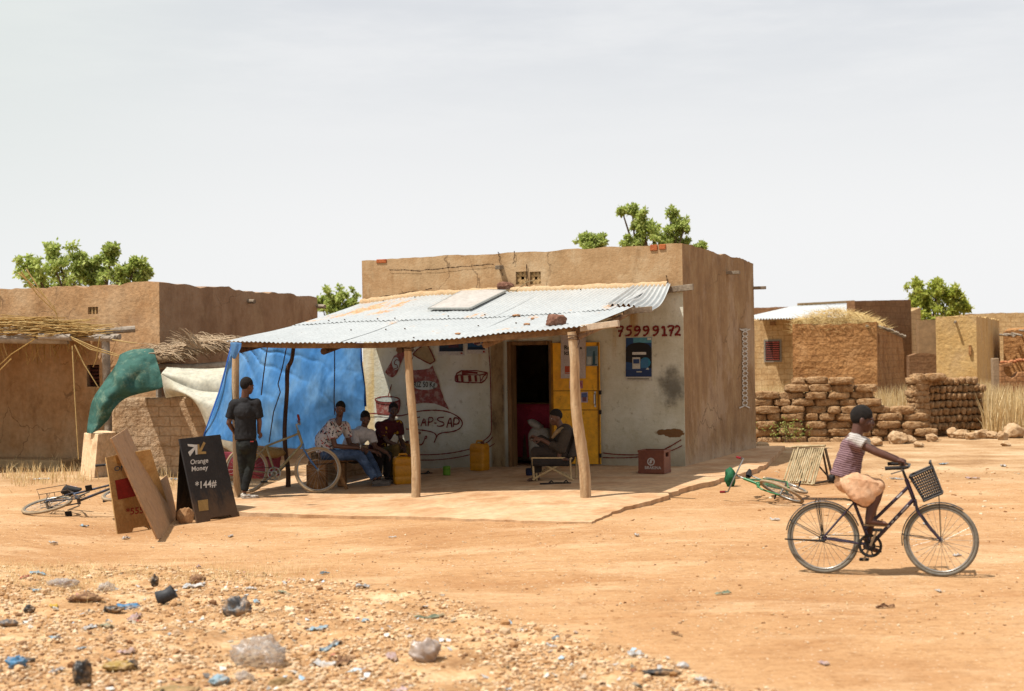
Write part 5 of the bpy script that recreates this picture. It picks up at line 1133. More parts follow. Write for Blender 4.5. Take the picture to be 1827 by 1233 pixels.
tree('small round green tree between the left mud house and the shop', 600, 55, [(585, 532, 16), (605, 528, 15), (625, 535, 15), (575, 545, 15), (600, 548, 18), (630, 550, 16), (590, 562, 16), (615, 562, 16)], 5, .15, .17, n=240)
tree('tall open crowned tree rising behind the right end of the shop', 1165, 42, [(1110, 377, 9), (1128, 376, 10), (1143, 384, 12), (1135, 400, 10), (1148, 410, 12), (1140, 425, 12), (1165, 408, 14), (1168, 425, 18), (1200, 385, 14), (1212, 400, 14), (1205, 412, 15), (1190, 425, 16), (1222, 405, 8), (1215, 432, 12), (1252, 440, 8), (1238, 446, 8), (1118, 432, 9), (1180, 445, 18), (1210, 450, 14)], 8, .18, .13, n=200)
tree('low tree crown just clearing the middle of the shop parapet', 1058, 46, [(1042, 428, 10), (1056, 424, 10), (1072, 430, 9), (1050, 438, 12), (1068, 442, 12)], 10, .14, .14, n=200)
tree('yellowish green tree beyond the houses on the right', 1672, 62, [(1630, 520, 16), (1638, 508, 10), (1650, 525, 18), (1668, 520, 16), (1672, 504, 9), (1690, 528, 18), (1704, 520, 11), (1712, 540, 14), (1660, 545, 22), (1640, 548, 20), (1690, 552, 20), (1720, 548, 9), (1645, 572, 20), (1636, 590, 16), (1665, 570, 18), (1700, 565, 12)], 12, .18, .19, M_leaf2, n=260)
# ------------------------------------------------------------------ dry grass
M_dry = mat('dry_grass', [hx('CEAA70', 1.1), hx('E4C68E', 1.15), hx('EED8AA', 1.2), hx('D8B880', 1.1)], 3, .9, 0, island=True, trans=.3)
def grass(n_, area, hmin, hmax, wdt, lean=.25):
    o = MB()
    for _ in range(n_):
        p = area(); h_ = rnd.uniform(hmin, hmax); an = rnd.uniform(0, 6.28); l = rnd.gauss(0, lean) * h_; d_ = V((math.cos(an), math.sin(an), 0)); s_ = V((-d_.y, d_.x, 0)) * wdt
        if abs(s_.x) < wdt * .5: s_ = V((wdt, 0, 0))
        o.add([p - s_, p + s_, p + d_ * l * .4 + V((0, 0, h_ * .6)) + s_ * .6, p + d_ * l * .4 + V((0, 0, h_ * .6)) - s_ * .6, p + d_ * l + V((0, 0, h_))], [(0, 1, 2, 3), (3, 2, 4)])
    return o
def area_r():
    while True:
        x, y = rnd.uniform(5.0, 15), rnd.uniform(31.4, 41)
        px = PX((x, y, 0))[0]
        if px < 1345 or px > 1880: continue
        if 1414 < px < 1620 and y > 36.2: continue
        if 1600 < px < 1758 and y < 33.6: continue
        if fbm(x * .5, y * .5, 3) < -.25: continue
        return V((x, y, g(x, y)))
o = grass(21000, area_r, .40, 1.2, .011, .22); gg_ = o.build('tall_dry_grass', M_dry); gg_['kind'] = 'stuff'
def area_f():
    while True:
        x, y = rnd.uniform(-5.6, -1.0), rnd.uniform(9.2, 14.6)
        w = (math.exp(-((y - 12.8) / 1.0) ** 2) + .12) * sst((-1.0 - x) / 2.6)
        if rnd.random() < w and fbm(x * 1.2, y * 1.2, 2) > -.2: return V((x, y, g(x, y) - .01))
o = grass(3200, area_f, .02, .10, .0020, .8); gg_ = o.build('short_dry_grass', M_dry); gg_['kind'] = 'stuff'
def area_b():
    while True:
        px, py = rnd.uniform(-10, 390), rnd.uniform(832, 880); p = G(px, py)
        if fbm(p.x * .8, p.y * .8, 6) > .0 and rnd.random() < .8: return p
o = grass(900, area_b, .05, .28, .006, .5); gg_ = o.build('dry_weeds', M_dry); gg_['kind'] = 'stuff'
gw = thing('weed', 'small green weed growing against the long brick stack', 'plant', G(1405, 790)); lf_ = MB()
for k in range(160): p = D(rnd.gauss(1405, 20), rnd.gauss(766, 10), Ya - .2); a_ = V((rnd.gauss(0, 1), rnd.gauss(0, 1), rnd.gauss(0, .6))).normalized(); s_ = a_.orthogonal().normalized(); lf_.add([p, p + a_ * .03 + s_ * .012, p + a_ * .07, p + a_ * .03 - s_ * .012], [(0, 1, 2, 3)])
lf_.build('leaves', M_leaf, gw); sm_ = MB(); b_ = G(1410, 792)
for k in range(6): sm_.tube([V((b_.x, Ya - .22, 0)), D(rnd.uniform(1385, 1425), rnd.uniform(755, 772), Ya - .2)], .005, 5)
sm_.build('stem', M_bark, gw)
# ------------------------------------------------------------------ bicycles
M_tyre = mat('dusty_tyre', [hx('6E6254', .8), hx('8E8070', .85)], 8, .9, .2); M_tyre2 = mat('grey_tyre', [hx('7A7468', .8), hx('948C7E', .85)], 8, .85, .2); M_tan = mat('tan_tyre', [hx('A08868', .85), hx('B9A284', .88)], 8, .9, .2)
M_rim = mat('rim_steel', [hx('B9B4AA', .9)], 8, .35, .05, metal=.7, spec=.5); M_spoke = mat('spoke_steel', [hx('A8A49C', .9)], 8, .4, 0, metal=.6)
M_bpurple = mat('purple_paint', [hx('2A1C30', .9), hx('3A2842', .9)], 6, .35, .05, spec=.5); M_rubber = mat('black_rubber', [hx('221F1E', .8), hx('302C2A', .8)], 8, .7, .1); M_chrome = mat('worn_chrome', [hx('B0ACA4', .9)], 6, .3, .05, metal=.8)
def bicycle(name, label, M, c):
    """local frame: rear contact at the origin, +x forward, +z up, -y is the chain side"""
    t = thing(name, label, 'bicycle', mtx=M); o = WM[t.name]
    R = c.get('R', .325); wb = c.get('wb', 1.03)
    def B(mb, nm, m, par=t, **k): return mb.build(nm, m, par, local=True, **k)
    steer = c.get('steer', 0); hb, ht = V((.815, 0, R + .33)), V((.74, 0, R + .545)); ax = (ht - hb).normalized(); RS = Matrix.Translation(hb) @ Matrix.Rotation(steer, 4, ax) @ Matrix.Translation(-hb)
    fm, fk = c['frame'], c.get('fork', c['frame']); ty = c.get('tyre', M_tyre)
    def wheel(cx, xf=None):
        c_ = V((cx, 0, R)); m_ = MB()
        for k in range(28):
            a = 2 * math.pi * k / 28; s = .022 if k % 2 else -.022; d_ = V((math.cos(a), 0, math.sin(a))); e = V((math.cos(a + .5 * (1 if k % 4 < 2 else -1)), 0, math.sin(a + .5 * (1 if k % 4 < 2 else -1))))
            m_.tube([c_ + e * .02 + V((0, s, 0)), c_ + d_ * (R - .036)], .0016, 4, caps=False)
        m_.cyl(c_ - V((0, .05, 0)), c_ + V((0, .05, 0)), .018, seg=10)
        if xf: m_.xf(xf)
        w = B(m_, 'wheel', M_spoke)
        m_ = MB().ring(c_, (0, 1, 0), R - .019, .019, 56, 8); m_ = m_.xf(xf) if xf else m_; B(m_, 'tyre', ty, w, smooth='all')
        m_ = MB().ring(c_, (0, 1, 0), R - .043, (.010, .014), 56, 6); m_ = m_.xf(xf) if xf else m_; B(m_, 'rim', M_rim, w, smooth='all')
        return w
    wheel(0); wheel(wb, RS)
    bb = V((.42, 0, R - .055)); st = V((.275, 0, R + .34)); sd = V((.19, 0, R + .50)); r = .015
    f = MB(); f.tube([bb, st], r, 10); f.tube([hb, ht], .019, 10)
    if c.get('lady'):
        f.tube([V((.80, 0, R + .36)), bb + V((.0, 0, .0))], .018, 10); f.tube([V((.765, 0, R + .48)), V((.375, 0, R + .09))], .016, 10)
    else:
        f.tube([hb + V((0, 0, .04)), bb], .018, 10); f.tube([ht - ax * .04, st + V((0, 0, -.01))], .015, 10)
    for s in (-1, 1):
        f.tube([V((0, s * .055, R)), bb + V((0, s * .03, 0))], .009, 8); f.tube([V((0, s * .055, R)), st + V((.0, s * .022, -.02))], .008, 8)
    f.cyl(bb - V((0, .045, 0)), bb + V((0, .045, 0)), .022, seg=12); B(f, 'frame', fm, smooth=True)
    m_ = MB()
    for s in (-1, 1): m_.tube([hb + V((0, s * .012, .03)), V((.83, s * .05, R + .27)), V((.93, s * .055, R + .12)), V((wb, s * .055, R))], [.013, .013, .011, .009], 8)
    m_.tube([hb + V((0, -.05, -.01)), hb + V((0, .05, -.01))], .018, 8); B(m_.xf(RS), 'fork', fk, smooth=True)
    m_ = MB(); tp = ht + ax * .09; m_.tube([ht, tp, tp + V((.05, 0, .02))], .013, 8)
    hw = c.get('bar', .27); sw = c.get('sweep', .10); rise = c.get('rise', .03)
    if c.get('flat'): gp = [(tp + V((.05 - .02, s * hw, .02 + rise))) for s in (-1, 1)]; pts = [gp[0], tp + V((.05, -.1, .02)), tp + V((.05, .1, .02)), gp[1]]
    else: gp = [tp + V((-sw - .04, s * hw, rise)) for s in (-1, 1)]; pts = [gp[0], tp + V((-.0, -hw * .95, .035)), tp + V((.06, -.12, .035)), tp + V((.06, .12, .035)), tp + V((-.0, hw * .95, .035)), gp[1]]
    m_.tube(pts, .011, 8)
    if c.get('lever'):
        for s in (-1, 1): m_.tube([pts[1] + V((.02, s * .03, -.02)), gp[0 if s < 0 else 1] + V((.02, 0, -.05))], .006, 6)
    hbar = B(m_.xf(RS), 'handlebar', c.get('barm', M_chrome), smooth=True)
    for i in (0, 1):
        b_ = pts[1] if i == 0 else pts[-2]; a = gp[i]; d_ = (a - b_).normalized(); m_ = MB().tube([a - d_ * .10, a + d_ * .03], .017, 8); B(m_.xf(RS), 'grip', c.get('grip', M_rubber), hbar, smooth=True)
    if c.get('saddle', True):
        m_ = MB(); m_.tube([st, sd], .011, 8)
        def sf(u, v):
            a = 2 * math.pi * u; x = -.13 + .27 * v; w = .012 + (.072 if v < .35 else .072 * max(.18, 1 - (v - .35) * 1.5)) * math.sin(math.pi * min(1, max(.02, v * 3 if v < .33 else 1 if v < .9 else (1 - v) * 8 + .2)) / 2)
            return V((sd.x + x, w * math.cos(a), sd.z + .03 + (.026 if math.sin(a) > 0 else .05) * math.sin(a) + .025 * (1 - v) ** 2))
        s_ = B(MB().grid(sf, 14, 10), 'saddle', M_rubber, smooth='all'); B(m_, 'seat_post', M_chrome, s_)
    ca = c.get('crank', 2.1); m_ = MB(); cy = -.055
    m_.ring(bb + V((0, cy, 0)), (0, 1, 0), .088, (.008, .003), 32, 6); m_.ring(bb + V((0, cy, 0)), (0, 1, 0), .035, (.012, .004), 20, 6)
    for k in range(5): a = ca + 2 * math.pi * k / 5; m_.bar(bb + V((.03 * math.cos(a), cy, .03 * math.sin(a))), bb + V((.088 * math.cos(a), cy, .088 * math.sin(a))), .014, .005, up=(0, 1, 0))
    cr = B(m_, 'chainring', c.get('ring', M_rubber), smooth=True)
    if c.get('guard'): B(MB().ring(bb + V((0, cy - .012, 0)), (0, 1, 0), .094, (.012, .004), 32, 6), 'chain_guard', M_rubber, cr)
    for s, a in ((-1, ca), (1, ca + math.pi)):
        e = bb + V((.165 * math.cos(a), s * .075, .165 * math.sin(a))); m_ = MB().bar(bb + V((0, s * .062, 0)), e, .02, .013, up=(0, 1, 0)); B(m_, 'crank', c.get('crankm', M_chrome), cr)
        p = MB().box(e + V((0, s * .05, 0)), (.085, .075, .022)); B(p, 'pedal', M_rubber, bevel=.004)
    m_ = MB()
    for s in (1, -1): m_.tube([bb + V((0, cy, s * .086)), V((0, cy + .01, R + s * .032))], .004, 5)
    m_.ring(V((0, cy + .01, R)), (0, 1, 0), .030, .006, 16, 5); B(m_, 'chain', M_rubber)
    if c.get('mud'):
        for cx, a0, a1, xf in ((0, .35, 2.95, None), (wb, .95, 3.3, RS)):
            m_ = MB(); n_ = 30; vs = []
            for i in range(n_ + 1):
                a = a0 + (a1 - a0) * i / n_
                for w in (-.026, 0, .026): rr = R + .016 - (.008 if w else 0); vs.append((cx + rr * math.cos(a), w, R + rr * math.sin(a)))
            m_.add(vs, [(i * 3 + k, i * 3 + k + 1, i * 3 + k + 4, i * 3 + k + 3) for i in range(n_) for k in (0, 1)])
            for s in (-1, 1): m_.tube([V((cx, s * .06, R)), V((cx + (R + .01) * math.cos(a1 - .3), s * .026, R + (R + .01) * math.sin(a1 - .3)))], .003, 5)
            m_ = m_.xf(xf) if xf else m_; B(m_, 'mudguard', c.get('mudm', fm), smooth='all', solid=.002)
    if c.get('rack'):
        m_ = MB(); z = R + c.get('rackh', .355)
        for s in (-1, 1): m_.tube([V((-.18, s * .06, z)), V((.20, s * .06, z)), st + V((0, s * .02, .0))], .005, 6); m_.tube([V((0, s * .065, R)), V((-.06, s * .06, z))], .004, 6); m_.tube([V((0, s * .065, R)), V((-.03, s * .06, z))], .004, 6)
        for x in (-.18, -.08, .02, .12, .2): m_.tube([V((x, -.06, z)), V((x, .06, z))], .004, 6)
        if c.get('rackcage'):
            for s in (-1, 1): m_.tube([V((-.18, s * .06, z)), V((-.2, s * .13, z + .02)), V((.2, s * .13, z + .02)), V((.2, s * .06, z))], .005, 6)
        B(m_, 'rack', c.get('rackm', M_rubber))
    if c.get('stand'): B(MB().tube([V((.02, -.07, R - .02)), V((-.12, -.075, R - .015)), V((-.34, -.07, R - .01))], [.012, .009, .007], 7), 'kickstand', M_rubber)
    if c.get('basket'):
        m_ = MB(); b0 = V((.88, 0, R + .47)); tilt = Matrix.Rotation(-.42, 4, 'Y'); T = Matrix.Translation(V((.95, 0, R + .44))) @ tilt
        def bp(u, v, side):   # tapered open box
            w = .12 + .03 * v; d_ = .085 + .02 * v; z = .24 * v - .05; P_ = [(-d_, -w), (d_, -w), (d_, w), (-d_, w)]; a, b_ = P_[side], P_[(side + 1) % 4]; return T @ V((a[0] + (b_[0] - a[0]) * u, a[1] + (b_[1] - a[1]) * u, z + (.045 * v if side == 1 else 0)))
        for sdn in range(4):
            for k in range(11): m_.tube([bp(k / 10, 0, sdn), bp(k / 10, 1, sdn)], .0052, 5)
            for v in (0, .1, .2, .3, .4, .5, .6, .7, .8): m_.tube([bp(0, v, sdn), bp(1, v, sdn)], .006, 5)
            m_.tube([bp(0, 1, sdn), bp(1, 1, sdn)], .011, 6); m_.tube([bp(0, .0, sdn), bp(1, .0, sdn)], .011, 6)
        for k in range(5): m_.tube([bp(k / 4, 0, 0), bp(1 - k / 4, 0, 2)], .005, 5)
        m_.tube([V((wb, -.05, R)), V((wb - .01, -.05, R + .42))], .004, 5); m_.tube([V((wb, .05, R)), V((wb - .01, .05, R + .42))], .004, 5)
        B(m_.xf(RS), 'basket', mat('black_plastic', [hx('241F1C', .85), hx('3A332E', .85)], 8, .5, .1))
    if c.get('decal'):
        m_ = MB(); a, b_ = V((.80, -.019, R + .36)), V((.42, -.019, R - .055))
        for k, (u, l) in enumerate(((.12, .16), (.36, .05), (.46, .05), (.56, .04))): m_.bar(a.lerp(b_, u), a.lerp(b_, u + l), .004, .02, up=(0, 1, 0)) if False else B(MB().tube([a.lerp(b_, u), a.lerp(b_, u + l)], .008, 6), 'decal', mat('silver_decal', [hx('C8C4C4', .9)], 8, .4, .05), smooth=True)
        a, b_ = V((.765, -.017, R + .48)), V((.375, -.017, R + .09)); m_.tube([a.lerp(b_, .15), a.lerp(b_, .27)], .008, 6); B(m_, 'decal', mat('silver_decal', [hx('C8C4C4', .9)], 8, .4, .05), smooth=True)
    return t
def bike_m(pr, pf, wb=1.03, up=(0, 0, 1), sc_=None):
    pr, pf = V(pr), V(pf); x = pf - pr; s = sc_ or x.length / wb; x.normalize(); z = V(up); y = z.cross(x).normalized(); z = x.cross(y)
    return Matrix.Translation(pr) @ (Matrix((x, y, z)).transposed() * 1.0).to_4x4() @ Matrix.Scale(s, 4)
gr_, gf_ = G(1470, 1023), G(1680, 1029)
MG = bike_m(gr_, gf_)
bicycle('bicycle', 'dark purple step-through bicycle with a front basket, ridden along the dirt track', MG, dict(frame=M_bpurple, tyre=M_tyre2, lady=True, mud=True, mudm=mat('dark_guard', [hx('2E2926', .85), hx('4A433C', .85)], 8, .4, .05, spec=.5), rack=True, basket=True, stand=True, decal=True, guard=True, crank=1.15, lever=True, sweep=.07, barm=mat('dark_bar', [hx('3A3634', .85)], 6, .4, .05, metal=.4)))
# leaning inside the porch
pr, pf = G(439, 880, slabz), G(566, 880, slabz)
M_cream = mat('cream_paint', [hx('8A7C5A', .8), hx('A8A07C', .85)], 5, .5, .1); M_bluep = mat('blue_paint', [hx('2A5A94', .8), hx('3A72AC', .85)], 6, .4, .05, spec=.5)
bicycle('bicycle', 'old cream framed bicycle with a blue fork leaning inside the porch', bike_m(pr, pf, 1.03, (-.02, .10, 1)), dict(frame=M_cream, fork=M_bluep, tyre=M_tan, steer=.30, saddle=False, crank=3.9, ring=M_chrome, flat=True, bar=.26, rise=.06, grip=mat('red_grip', [hx('8A2E26', .85)], 8, .6, .1), mud=False, barm=M_chrome))
# lying on their sides
def lay2(px, py, x, z, s=1.0, R=.325):
    x = V(x).normalized(); z = V(z); z = (z - x * z.dot(x)).normalized(); y = z.cross(x); c = G(px, py); low = abs(z.z) * R * s + .05; c = G(px, py + 0, lambda a, b: g(a, b) + low)
    return Matrix.Translation(c - z * R * s) @ Matrix((x, y, z)).transposed().to_4x4() @ Matrix.Scale(s, 4)
def lay(px, py, heading, side=1, tilt=1.40, s=1.0, dz=.06, fn=g):
    p = G(px, py, fn); return Matrix.Translation(p + V((0, 0, dz))) @ Matrix.Rotation(heading, 4, 'Z') @ Matrix.Rotation(side * tilt, 4, 'X') @ Matrix.Scale(s, 4)
bicycle('bicycle', 'blue bicycle with a wire rack lying on the dirt at far left', lay2(84, 901, (.96, .05, .14), (-.05, .95, .20)), dict(frame=mat('rusty_blue', [hx('3A5A80', .7), hx('6A5A4C', .7), hx('4A6A90', .75)], 4, .7, .2), fork=M_bluep, tyre=M_tan, rack=True, rackcage=True, rackm=mat('rust_wire', [hx('6A5646', .85)], 6, .8, .1), crank=.6, bar=.25))
M_gpaint = mat('green_paint', [hx('1F6E38', .9), hx('2E8A48', .9)], 6, .4, .05, spec=.5)
lb_ = bicycle('bicycle', 'green bicycle lying on the ground beside the bamboo deckchair', lay2(1402, 866, (-.26, -1, -.02), (-1, .26, .34), .95), dict(frame=M_gpaint, fork=M_gpaint, tyre=M_tan, crank=.9, bar=.27, steer=.35, rise=.12, grip=mat('crimson_grip', [hx('8E1E2A', .9)], 8, .5, .1), saddle=True))
bp_ = G(1303, 868); m_ = MB().blob(bp_ + V((0, 0, .12)), (.08, .10, .15), 5, .25, 2, 3); tag(rebase(m_.build('bag', mat('green_bag', [hx('14402A', .85), hx('1E6A40', .88), hx('1A2420', .8)], 9, .7, .4, 20), None, smooth='all')), 'dark green bag lying at the handlebars of the fallen green bicycle', 'bag')
# ------------------------------------------------------------------ bamboo deckchair
dc = thing('deckchair', 'bamboo slat deckchair standing behind the fallen green bicycle', 'chair', G(1445, 868))
M_bam = mat('bamboo', [hx('8E7A58', .88), hx('B8A27A', .9), hx('CDBB96', .92)], 8, .7, .2, 20, (1, 1, 1)); M_bamd = mat('dark_bamboo', [hx('4E3E2C', .85), hx('74604A', .85)], 5, .8, .2)
bl_, br2 = G(1399, 862), G(1452, 867); tl_, tr_ = D(1417, 800, bl_.y + .42), D(1470, 798, br2.y + .42)
for k in range(15): u = k / 14; MB().tube([bl_.lerp(br2, u) + V((0, 0, rnd.uniform(0, .05))), tl_.lerp(tr_, u) + V((0, 0, rnd.uniform(-.03, .02)))], .013, 7).build('slat', M_bam, dc, smooth=True)
for a, b_ in ((bl_.lerp(br2, -.04), bl_.lerp(br2, 1.04)), (tl_.lerp(tr_, -.06), tl_.lerp(tr_, 1.06))): MB().tube([a + V((0, .03, .02)), b_ + V((0, .03, .02))], .016, 7).build('crossbar', M_bam, dc)
f0 = G(1488, 862); f1 = f0 + V((-.35, .45, 0))
MB().tube([tr_ + V((.02, 0, -.02)), f0], .02, 7).build('leg', M_bamd, dc); MB().tube([tr_ + V((-.02, .02, -.03)), D(1479, 862, f0.y + .1)], .016, 7).build('leg', M_bamd, dc); MB().tube([tl_ + V((.02, .04, -.05)), f1], .02, 7).build('leg', M_bamd, dc)
MB().tube([br2 + V((.0, .02, .03)), f0 + V((0, 0, .05))], .015, 7).build('stretcher', M_bamd, dc); MB().tube([D(1424, 858, bl_.y - .02), D(1466, 806, tr_.y - .05)], .014, 7).build('brace', M_bam, dc); MB().tube([D(1458, 828, tr_.y + .1), D(1486, 860, f0.y)], .013, 7).build('brace', M_bamd, dc)
# ------------------------------------------------------------------ porch furniture
def jerrycan(label, px, py, rot, w=.27, d_=.24, h_=.42, m=None, fn=slabz):
    p = G(px, py, fn); Mx = Matrix.Translation(p) @ Matrix.Rotation(rot, 4, 'Z'); t = thing('jerrycan', label, 'jerrycan', mtx=Mx, group='yellow jerrycans')
    def sec(z, k, n_=24): 
        o = []
        for i in range(n_):
            a = 2 * math.pi * i / n_; cx, sx = math.cos(a), math.sin(a); e = .28; o.append((math.copysign(abs(cx) ** e, cx) * w / 2 * k, math.copysign(abs(sx) ** e, sx) * d_ / 2 * k, z))
        return o
    zs = [(0, .90), (.015, .98), (.10, 1), (.11, .975), (.13, .975), (.14, 1), (h_ * .62, 1), (h_ * .64, .975), (h_ * .68, .975), (h_ * .70, 1), (h_ * .84, 1), (h_ * .93, .93), (h_ * .97, .78), (h_ * .975, .5)]
    vs = []; fs = []
    for z, k in zs: vs += sec(z, k)
    for j in range(len(zs) - 1):
        for i in range(24): fs.append((j * 24 + i, j * 24 + (i + 1) % 24, (j + 1) * 24 + (i + 1) % 24, (j + 1) * 24 + i))
    fs += [tuple(range(24))[::-1], tuple(range((len(zs) - 1) * 24, len(zs) * 24))]; m_ = MB().add(vs, fs); m_.build('body', m or M_jer, t, smooth=True, local=True)
    MB().tube([(-w * .22, 0, h_ * .955), (-w * .16, 0, h_ * 1.06), (w * .16, 0, h_ * 1.06), (w * .3, 0, h_ * .955)], .018, 8).build('handle', m or M_jer, t, smooth=True, local=True)
    MB().cyl((w * .33, -d_ * .22, h_ * .92), (w * .33, -d_ * .22, h_ * 1.05), .03, seg=14).build('cap', mat('red_cap', [hx('6A3018', .85)], 8, .6, .1), t, smooth=True, local=True)
    return t
M_jer = mat('yellow_plastic', [hx('D08A0C', .92), hx('E09A14', .95)], 4, .5, .15, 30, spec=.4, trans=.12, extra=clothx(hx('8A5A1C', .85), .5, 7))
jerrycan('yellow jerrycan standing behind the middle porch post beside the seated men', 719, 863, .2, .30, .26, .44)
jerrycan('yellow jerrycan standing against the painted wall left of the doorway', 856, 839, -.5, .28, .25, .47)
jerrycan('yellow jerrycan tinted brown for shade behind the knee of the man in maroon', 716, 848, .6, .28, .25, .56, mat('shade_brown_plastic', [hx('8A5C18', .85), hx('9E6A1C', .85)], 4, .6, .1))  # yellow can in a browner copy of its plastic, shade put into colour
# bottle crate
M_crate = mat('crate_plastic', [hx('74381F', .95), hx('86492E', .95)], 4, .5, .15, 20, spec=.4)
p = G(1168, 844, slabz); Mx = Matrix.Translation(p) @ Matrix.Rotation(-.42, 4, 'Z'); ct = thing('bottle_crate', 'red-brown plastic bottle crate with a white round emblem by the shop corner', 'crate', mtx=Mx); w, d_, h_ = .42, .34, .37
m_ = MB()
for s in (-1, 1):
    m_.box((0, s * (d_ / 2 - .012), h_ / 2), (w, .024, h_ - .002)); m_.box((s * (w / 2 - .012), 0, .13), (.024, d_ - .05, .26)); m_.box((s * (w / 2 - .012), 0, h_ - .022), (.024, d_ - .05, .044))
    for q in (-1, 1): m_.box((s * (w / 2 - .012), q * .11, .291), (.024, .072, .074))
m_.box((0, 0, .02), (w - .05, d_ - .05, .02)); m_.build('body', M_crate, ct, local=True, bevel=.004)
m_ = MB()
for z in (.006, h_ - .012): m_.ring((0, 0, z), (0, 0, 1), 1, .01, 4, 4) if False else None
for z in (.03, h_ - .02):
    for s in (-1, 1): m_.box((0, s * (d_ / 2 + .003), z), (w + .012, .006, .035)); m_.box((s * (w / 2 + .003), 0, z), (.006, d_ - .004, .03))
for k in range(1, 4): m_.box((-w / 2 + w * k / 4, 0, .15), (.006, d_ - .05, .24))
m_.box((0, 0, .15), (w - .05, .006, .236)); m_.build('rim', M_crate, ct, local=True)
m_ = MB(); y = -d_ / 2 - .004
a_ = [(0 + .062 * math.cos(a), .19 + .062 * math.sin(a)) for a in [2 * math.pi * i / 28 for i in range(28)]]; b_ = [(.044 * math.cos(a), .19 + .044 * math.sin(a)) for a in [2 * math.pi * i / 28 for i in range(28)]]
m_.add([(x, y, z) for x, z in a_] + [(x, y, z) for x, z in b_], [(i, (i + 1) % 28, 28 + (i + 1) % 28, 28 + i) for i in range(28)])
m_.add([(x, y, z) for x, z in [(-.03, .165), (-.012, .225), (.02, .232), (.034, .21), (.012, .205), (.02, .18), (-.004, .16)]], [(0, 1, 2, 3, 4, 5, 6)])
m_.build('emblem', mat('crate_white', [hx('D8CEC4', .9)], 8, .7, .05), ct, local=True)
m_ = MB(); text_mb(m_, 'BRAKINA', (-.105, y, .075), (1, 0, 0), (0, 0, 1), .045, .02); m_.build('lettering', MATS['crate_white'], ct, local=True)
# bench of rough planks
bw = thing('bench', 'rough wooden bench under the three seated men', 'bench', G(610, 868, slabz))
M_bench = mat('bench_wood', [hx('6E4A2A', .85), hx('94683E', .88), hx('AD8050', .88)], 4, .85, .4, 20, (2, 2, 2))
a, b_ = D(556, 817, 22.1), D(708, 818, 23.5); zb_ = slabz(a.x, a.y) + .42
for dy in (-.13, .0, .13): MB().bar(V((a.x, a.y + dy, zb_)), V((b_.x, b_.y + dy, zb_ - .01)), .12, .045).build('plank', M_bench, bw, bevel=.006)
for u, w in ((.06, .30), (.34, .12), (.95, .14)):
    c_ = a.lerp(b_, u); z0 = slabz(c_.x, c_.y); MB().box(V((c_.x, c_.y, (z0 + zb_ - .03) / 2)), (w, .30, zb_ - z0 - .04)).build('support', M_bench, bw, bevel=.01)
MB().tube([V((a.x + .55, a.y - .1, slabz(a.x, a.y))), V((a.x + .36, a.y, zb_ - .02))], .03, 7).build('brace', M_bench, bw, smooth=True)
# things along the foot of the blue sheet
M_pink = mat('pink_cloth', [hx('B04A56', .9), hx('C86670', .9)], 3, .85, .2, trans=.2)
ck_ = thing('pink_cloth', 'faded pink cloth hung low behind the leaning bicycle', 'cloth', G(470, 850, slabz)); sheet_from([[(396, 806, 22.0), (430, 808, 22.2), (465, 812, 22.4), (502, 814, 22.6)], [(400, 822, 22.0), (432, 828, 22.1), (466, 832, 22.3), (500, 826, 22.6)], [(402, 846, 22.0), (434, 852, 22.1), (468, 854, 22.3), (500, 848, 22.6)]], 30, 14, .02, 9, 3).build('drape', M_pink, ck_, smooth='all', solid=.004)
m_ = MB(); q = [D(448, 806, 22.1), D(470, 807, 22.25), D(508, 809, 22.5), D(560, 803, 21.9), D(640, 806, 24.2)]
m_.tube([q[0].lerp(q[2], i / 8) + V((0, 0, .015 * math.sin(i * 2))) for i in range(9)], [.03, .07, .08, .075, .08, .085, .075, .07, .03], 12, jit=.06); tag(rebase(m_.build('rolled_mat', mat('mat_straw', [hx('A07C48', .88), hx('C4A268', .9)], 6, .9, .5, 24), None, smooth='all')), 'rolled straw mat lying on top of the pink cloth', 'mat')
a, b_ = G(545, 862, slabz), G(655, 850, slabz); lw = MB(); mudwall(lw, V((a.x + .1, 23.2, 0)), V((b_.x - .1, 25.0, 0)), V((.4, 1, 0)), .2, -.3, lambda s: .40 + .02 * math.sin(s * 4), .42, res=.06, amp=.03, edge=.04, seed=33, fr=3)
tag(rebase(lw.build('low_wall', M_lowb, None, smooth='all')), 'knee high mud wall under the blue sheet behind the seated men', 'wall')
# folding chair in the doorway shade
Yc = G(985, 858, slabz).y; chz = slabz(.6, Yc); fc = thing('camp_chair', 'dark cloth folding chair with a tan tube frame before the open doorway', 'chair', G(985, 858, slabz))
M_ctube = mat('tan_tube', [hx('A88C62', 1.1), hx('C4A87C', 1.1)], 6, .6, .1); M_cfab = mat('dark_canvas', [hx('2E2622', .85), hx('3E342E', .85)], 6, .85, .2)
cj = lambda x, y, dy=0: D(x, y, Yc + dy)
for s in ([cj(950, 856), cj(1021, 817)], [cj(948, 817), cj(1024, 857)], [cj(950, 817), cj(953, 857)], [cj(955, 816, .1), cj(958, 858, .1)], [cj(1017, 820), cj(1019, 855)], [cj(950, 850, .42), cj(1014, 815, .42)], [cj(950, 815, .42), cj(1016, 850, .42)], [cj(1030, 770, .2), cj(1028, 852, .3)]): MB().tube(s, .015, 7).build('tube', M_ctube, fc)
MB().bar(cj(950, 817, -.01), cj(1008, 817, -.01), .02, .02).build('tube', M_ctube, fc)
MB().grid(lambda u, v: cj(952 + 64 * u, 818 + 3 * math.sin(math.pi * u), .02 + .44 * v) + V((0, 0, -.04 * math.sin(math.pi * u))), 10, 6).build('seat', M_cfab, fc, smooth='all', solid=.012)
MB().grid(lambda u, v: cj(1012 + 18 * v, 818 - 52 * v, .02 + .46 * u) + V((.05 * math.sin(math.pi * u), 0, 0)), 8, 8).build('backrest', M_cfab, fc, smooth='all', solid=.012)
